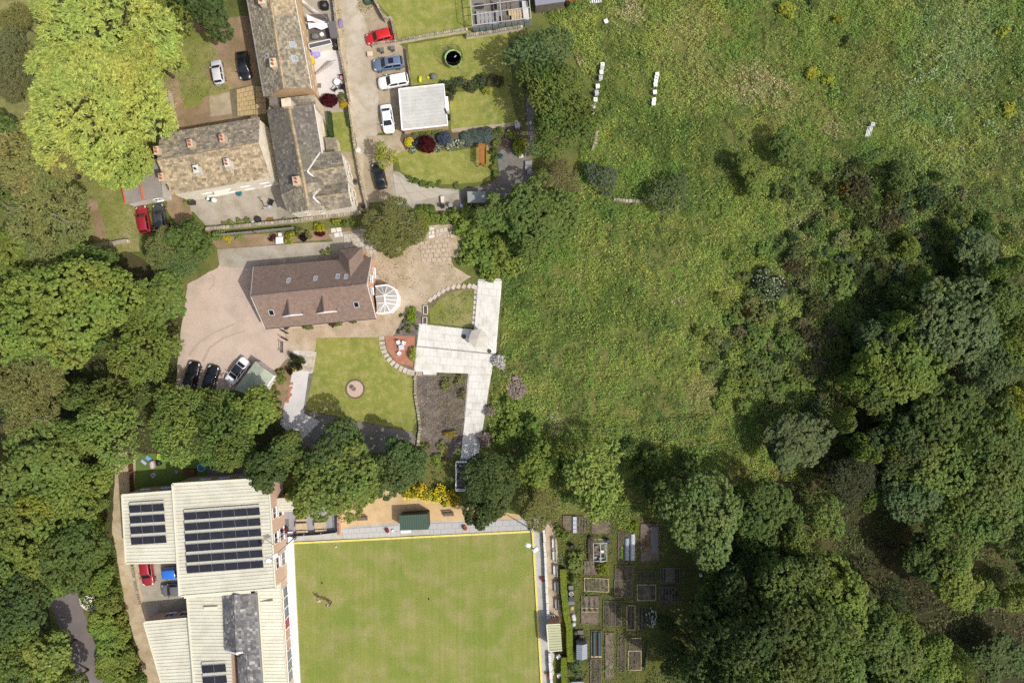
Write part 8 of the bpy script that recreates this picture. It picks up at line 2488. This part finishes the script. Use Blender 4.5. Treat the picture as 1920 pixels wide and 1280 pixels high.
scatter('rough_grass', [(324, 60), (402, 62), (404, 106), (388, 128), (396, 152), (424, 156), (424, 168), (388, 182), (352, 206), (338, 180), (332, 130)], [], 30, .03, .3, .22, .45, [(.19, .22, .08), (.24, .25, .09), (.28, .25, .13)], .5, 51, clump=.6)
scatter('rough_grass', [(810, 566), (836, 550), (888, 544), (884, 612), (808, 604)], [], 40, .03, .22, .2, .45, [(.2, .23, .08), (.27, .27, .11), (.13, .17, .06)], .5, 53, clump=.7)
scatter('lane_weeds', [(636, 0), (646, 60), (652, 118), (650, 180), (640, 100), (632, 20)], [], 40, .02, .2, .16, .5, [(.2, .22, .07), (.25, .22, .1), (.14, .17, .05)], .5, 55, clump=.5)
scatter('lane_weeds', [(668, -10), (704, -10), (702, 12), (690, 22), (680, 32), (672, 10)], [], 40, .02, .25, .18, .5, [(.2, .24, .06), (.25, .22, .1), (.14, .19, .05)], .5, 57, clump=.6)
scatter('dry_weeds', [(690, 470), (800, 462), (880, 520), (850, 540), (800, 570), (770, 540), (706, 520)], [], 22, .02, .14, .16, .45, [(.34, .28, .15), (.22, .22, .1), (.28, .22, .13)], .5, 59, clump=.45)
scatter('dry_weeds', [(782, 424), (880, 424), (884, 500), (850, 500), (792, 492)], [], 26, .02, .18, .16, .45, [(.3, .27, .15), (.2, .22, .08), (.26, .2, .13)], .5, 61, clump=.4)
scatter('slate_brush', [(782, 706), (876, 704), (870, 800), (862, 830), (800, 840), (788, 790)], [], 42, .02, .5, .34, .1, [(.10, .085, .075), (.16, .13, .105), (.2, .17, .09)], .8, 63, clump=.55, trans=.0)
scatter('slate_brush', [(812, 702), (879, 701), (872, 790), (862, 824), (836, 812), (822, 770)], [], 55, .05, .5, .36, .12, [(.30, .27, .15), (.24, .23, .10), (.34, .29, .2)], .8, 64, clump=.5, trans=.0)
scatter('allotment_grass', [(1040, 970), (1190, 958), (1300, 1000), (1310, 1300), (1050, 1300)], [], 26, .02, .2, .17, .4, [(.17, .2, .06), (.23, .23, .09), (.12, .16, .05)], .5, 65)
scatter('allotment_weeds', [(1044, 970), (1190, 958), (1300, 1000), (1310, 1300), (1050, 1300)], [], 30, .1, .5, .2, .6, [(.16, .21, .065), (.2, .22, .09), (.13, .15, .07)], .5, 67, clump=.34)
scatter('path_weeds', [(888, 520), (950, 520), (940, 660), (926, 700), (900, 862), (890, 862), (920, 690), (934, 560), (890, 540)], [], 45, .02, .3, .18, .5, [(.2, .27, .07), (.26, .28, .12), (.3, .26, .17)], .5, 69, clump=.35)
# stones strewn over the slate bed
m = MB(); m.mat(slabmat('pale pebbles', [(0, A(206, 188, 164)), (.5, A(182, 164, 142)), (1, A(150, 132, 114))], .1))
for i in range(150):
    t_ = random.random() ** 1.4
    p = W(784 + 26 * t_ + random.gauss(0, 7), random.uniform(712, 846)); s = random.uniform(.08, .22)
    m.box((p.x, p.y, s * .3 + .05), (s, s * random.uniform(.6, 1), s * .7), random.random() * 3, taper=.7, bottom=False)
o = m.build('strewn_stones'); o['kind'] = 'stuff'
# bare sticks over the brush
m = MB()
for i in range(240):
    p = W(random.uniform(810, 872), random.uniform(712, 824)); a = random.random() * 6.28; l = random.uniform(.3, .9)
    z = random.uniform(.1, .5); m.bar(p + Vector((0, 0, z)), p + Vector((math.cos(a) * l, math.sin(a) * l, z + random.uniform(-.08, .2))), .025)
o = m.build('dead_sticks', flat('dead stick', A(150, 134, 118), .95)); o['kind'] = 'stuff'
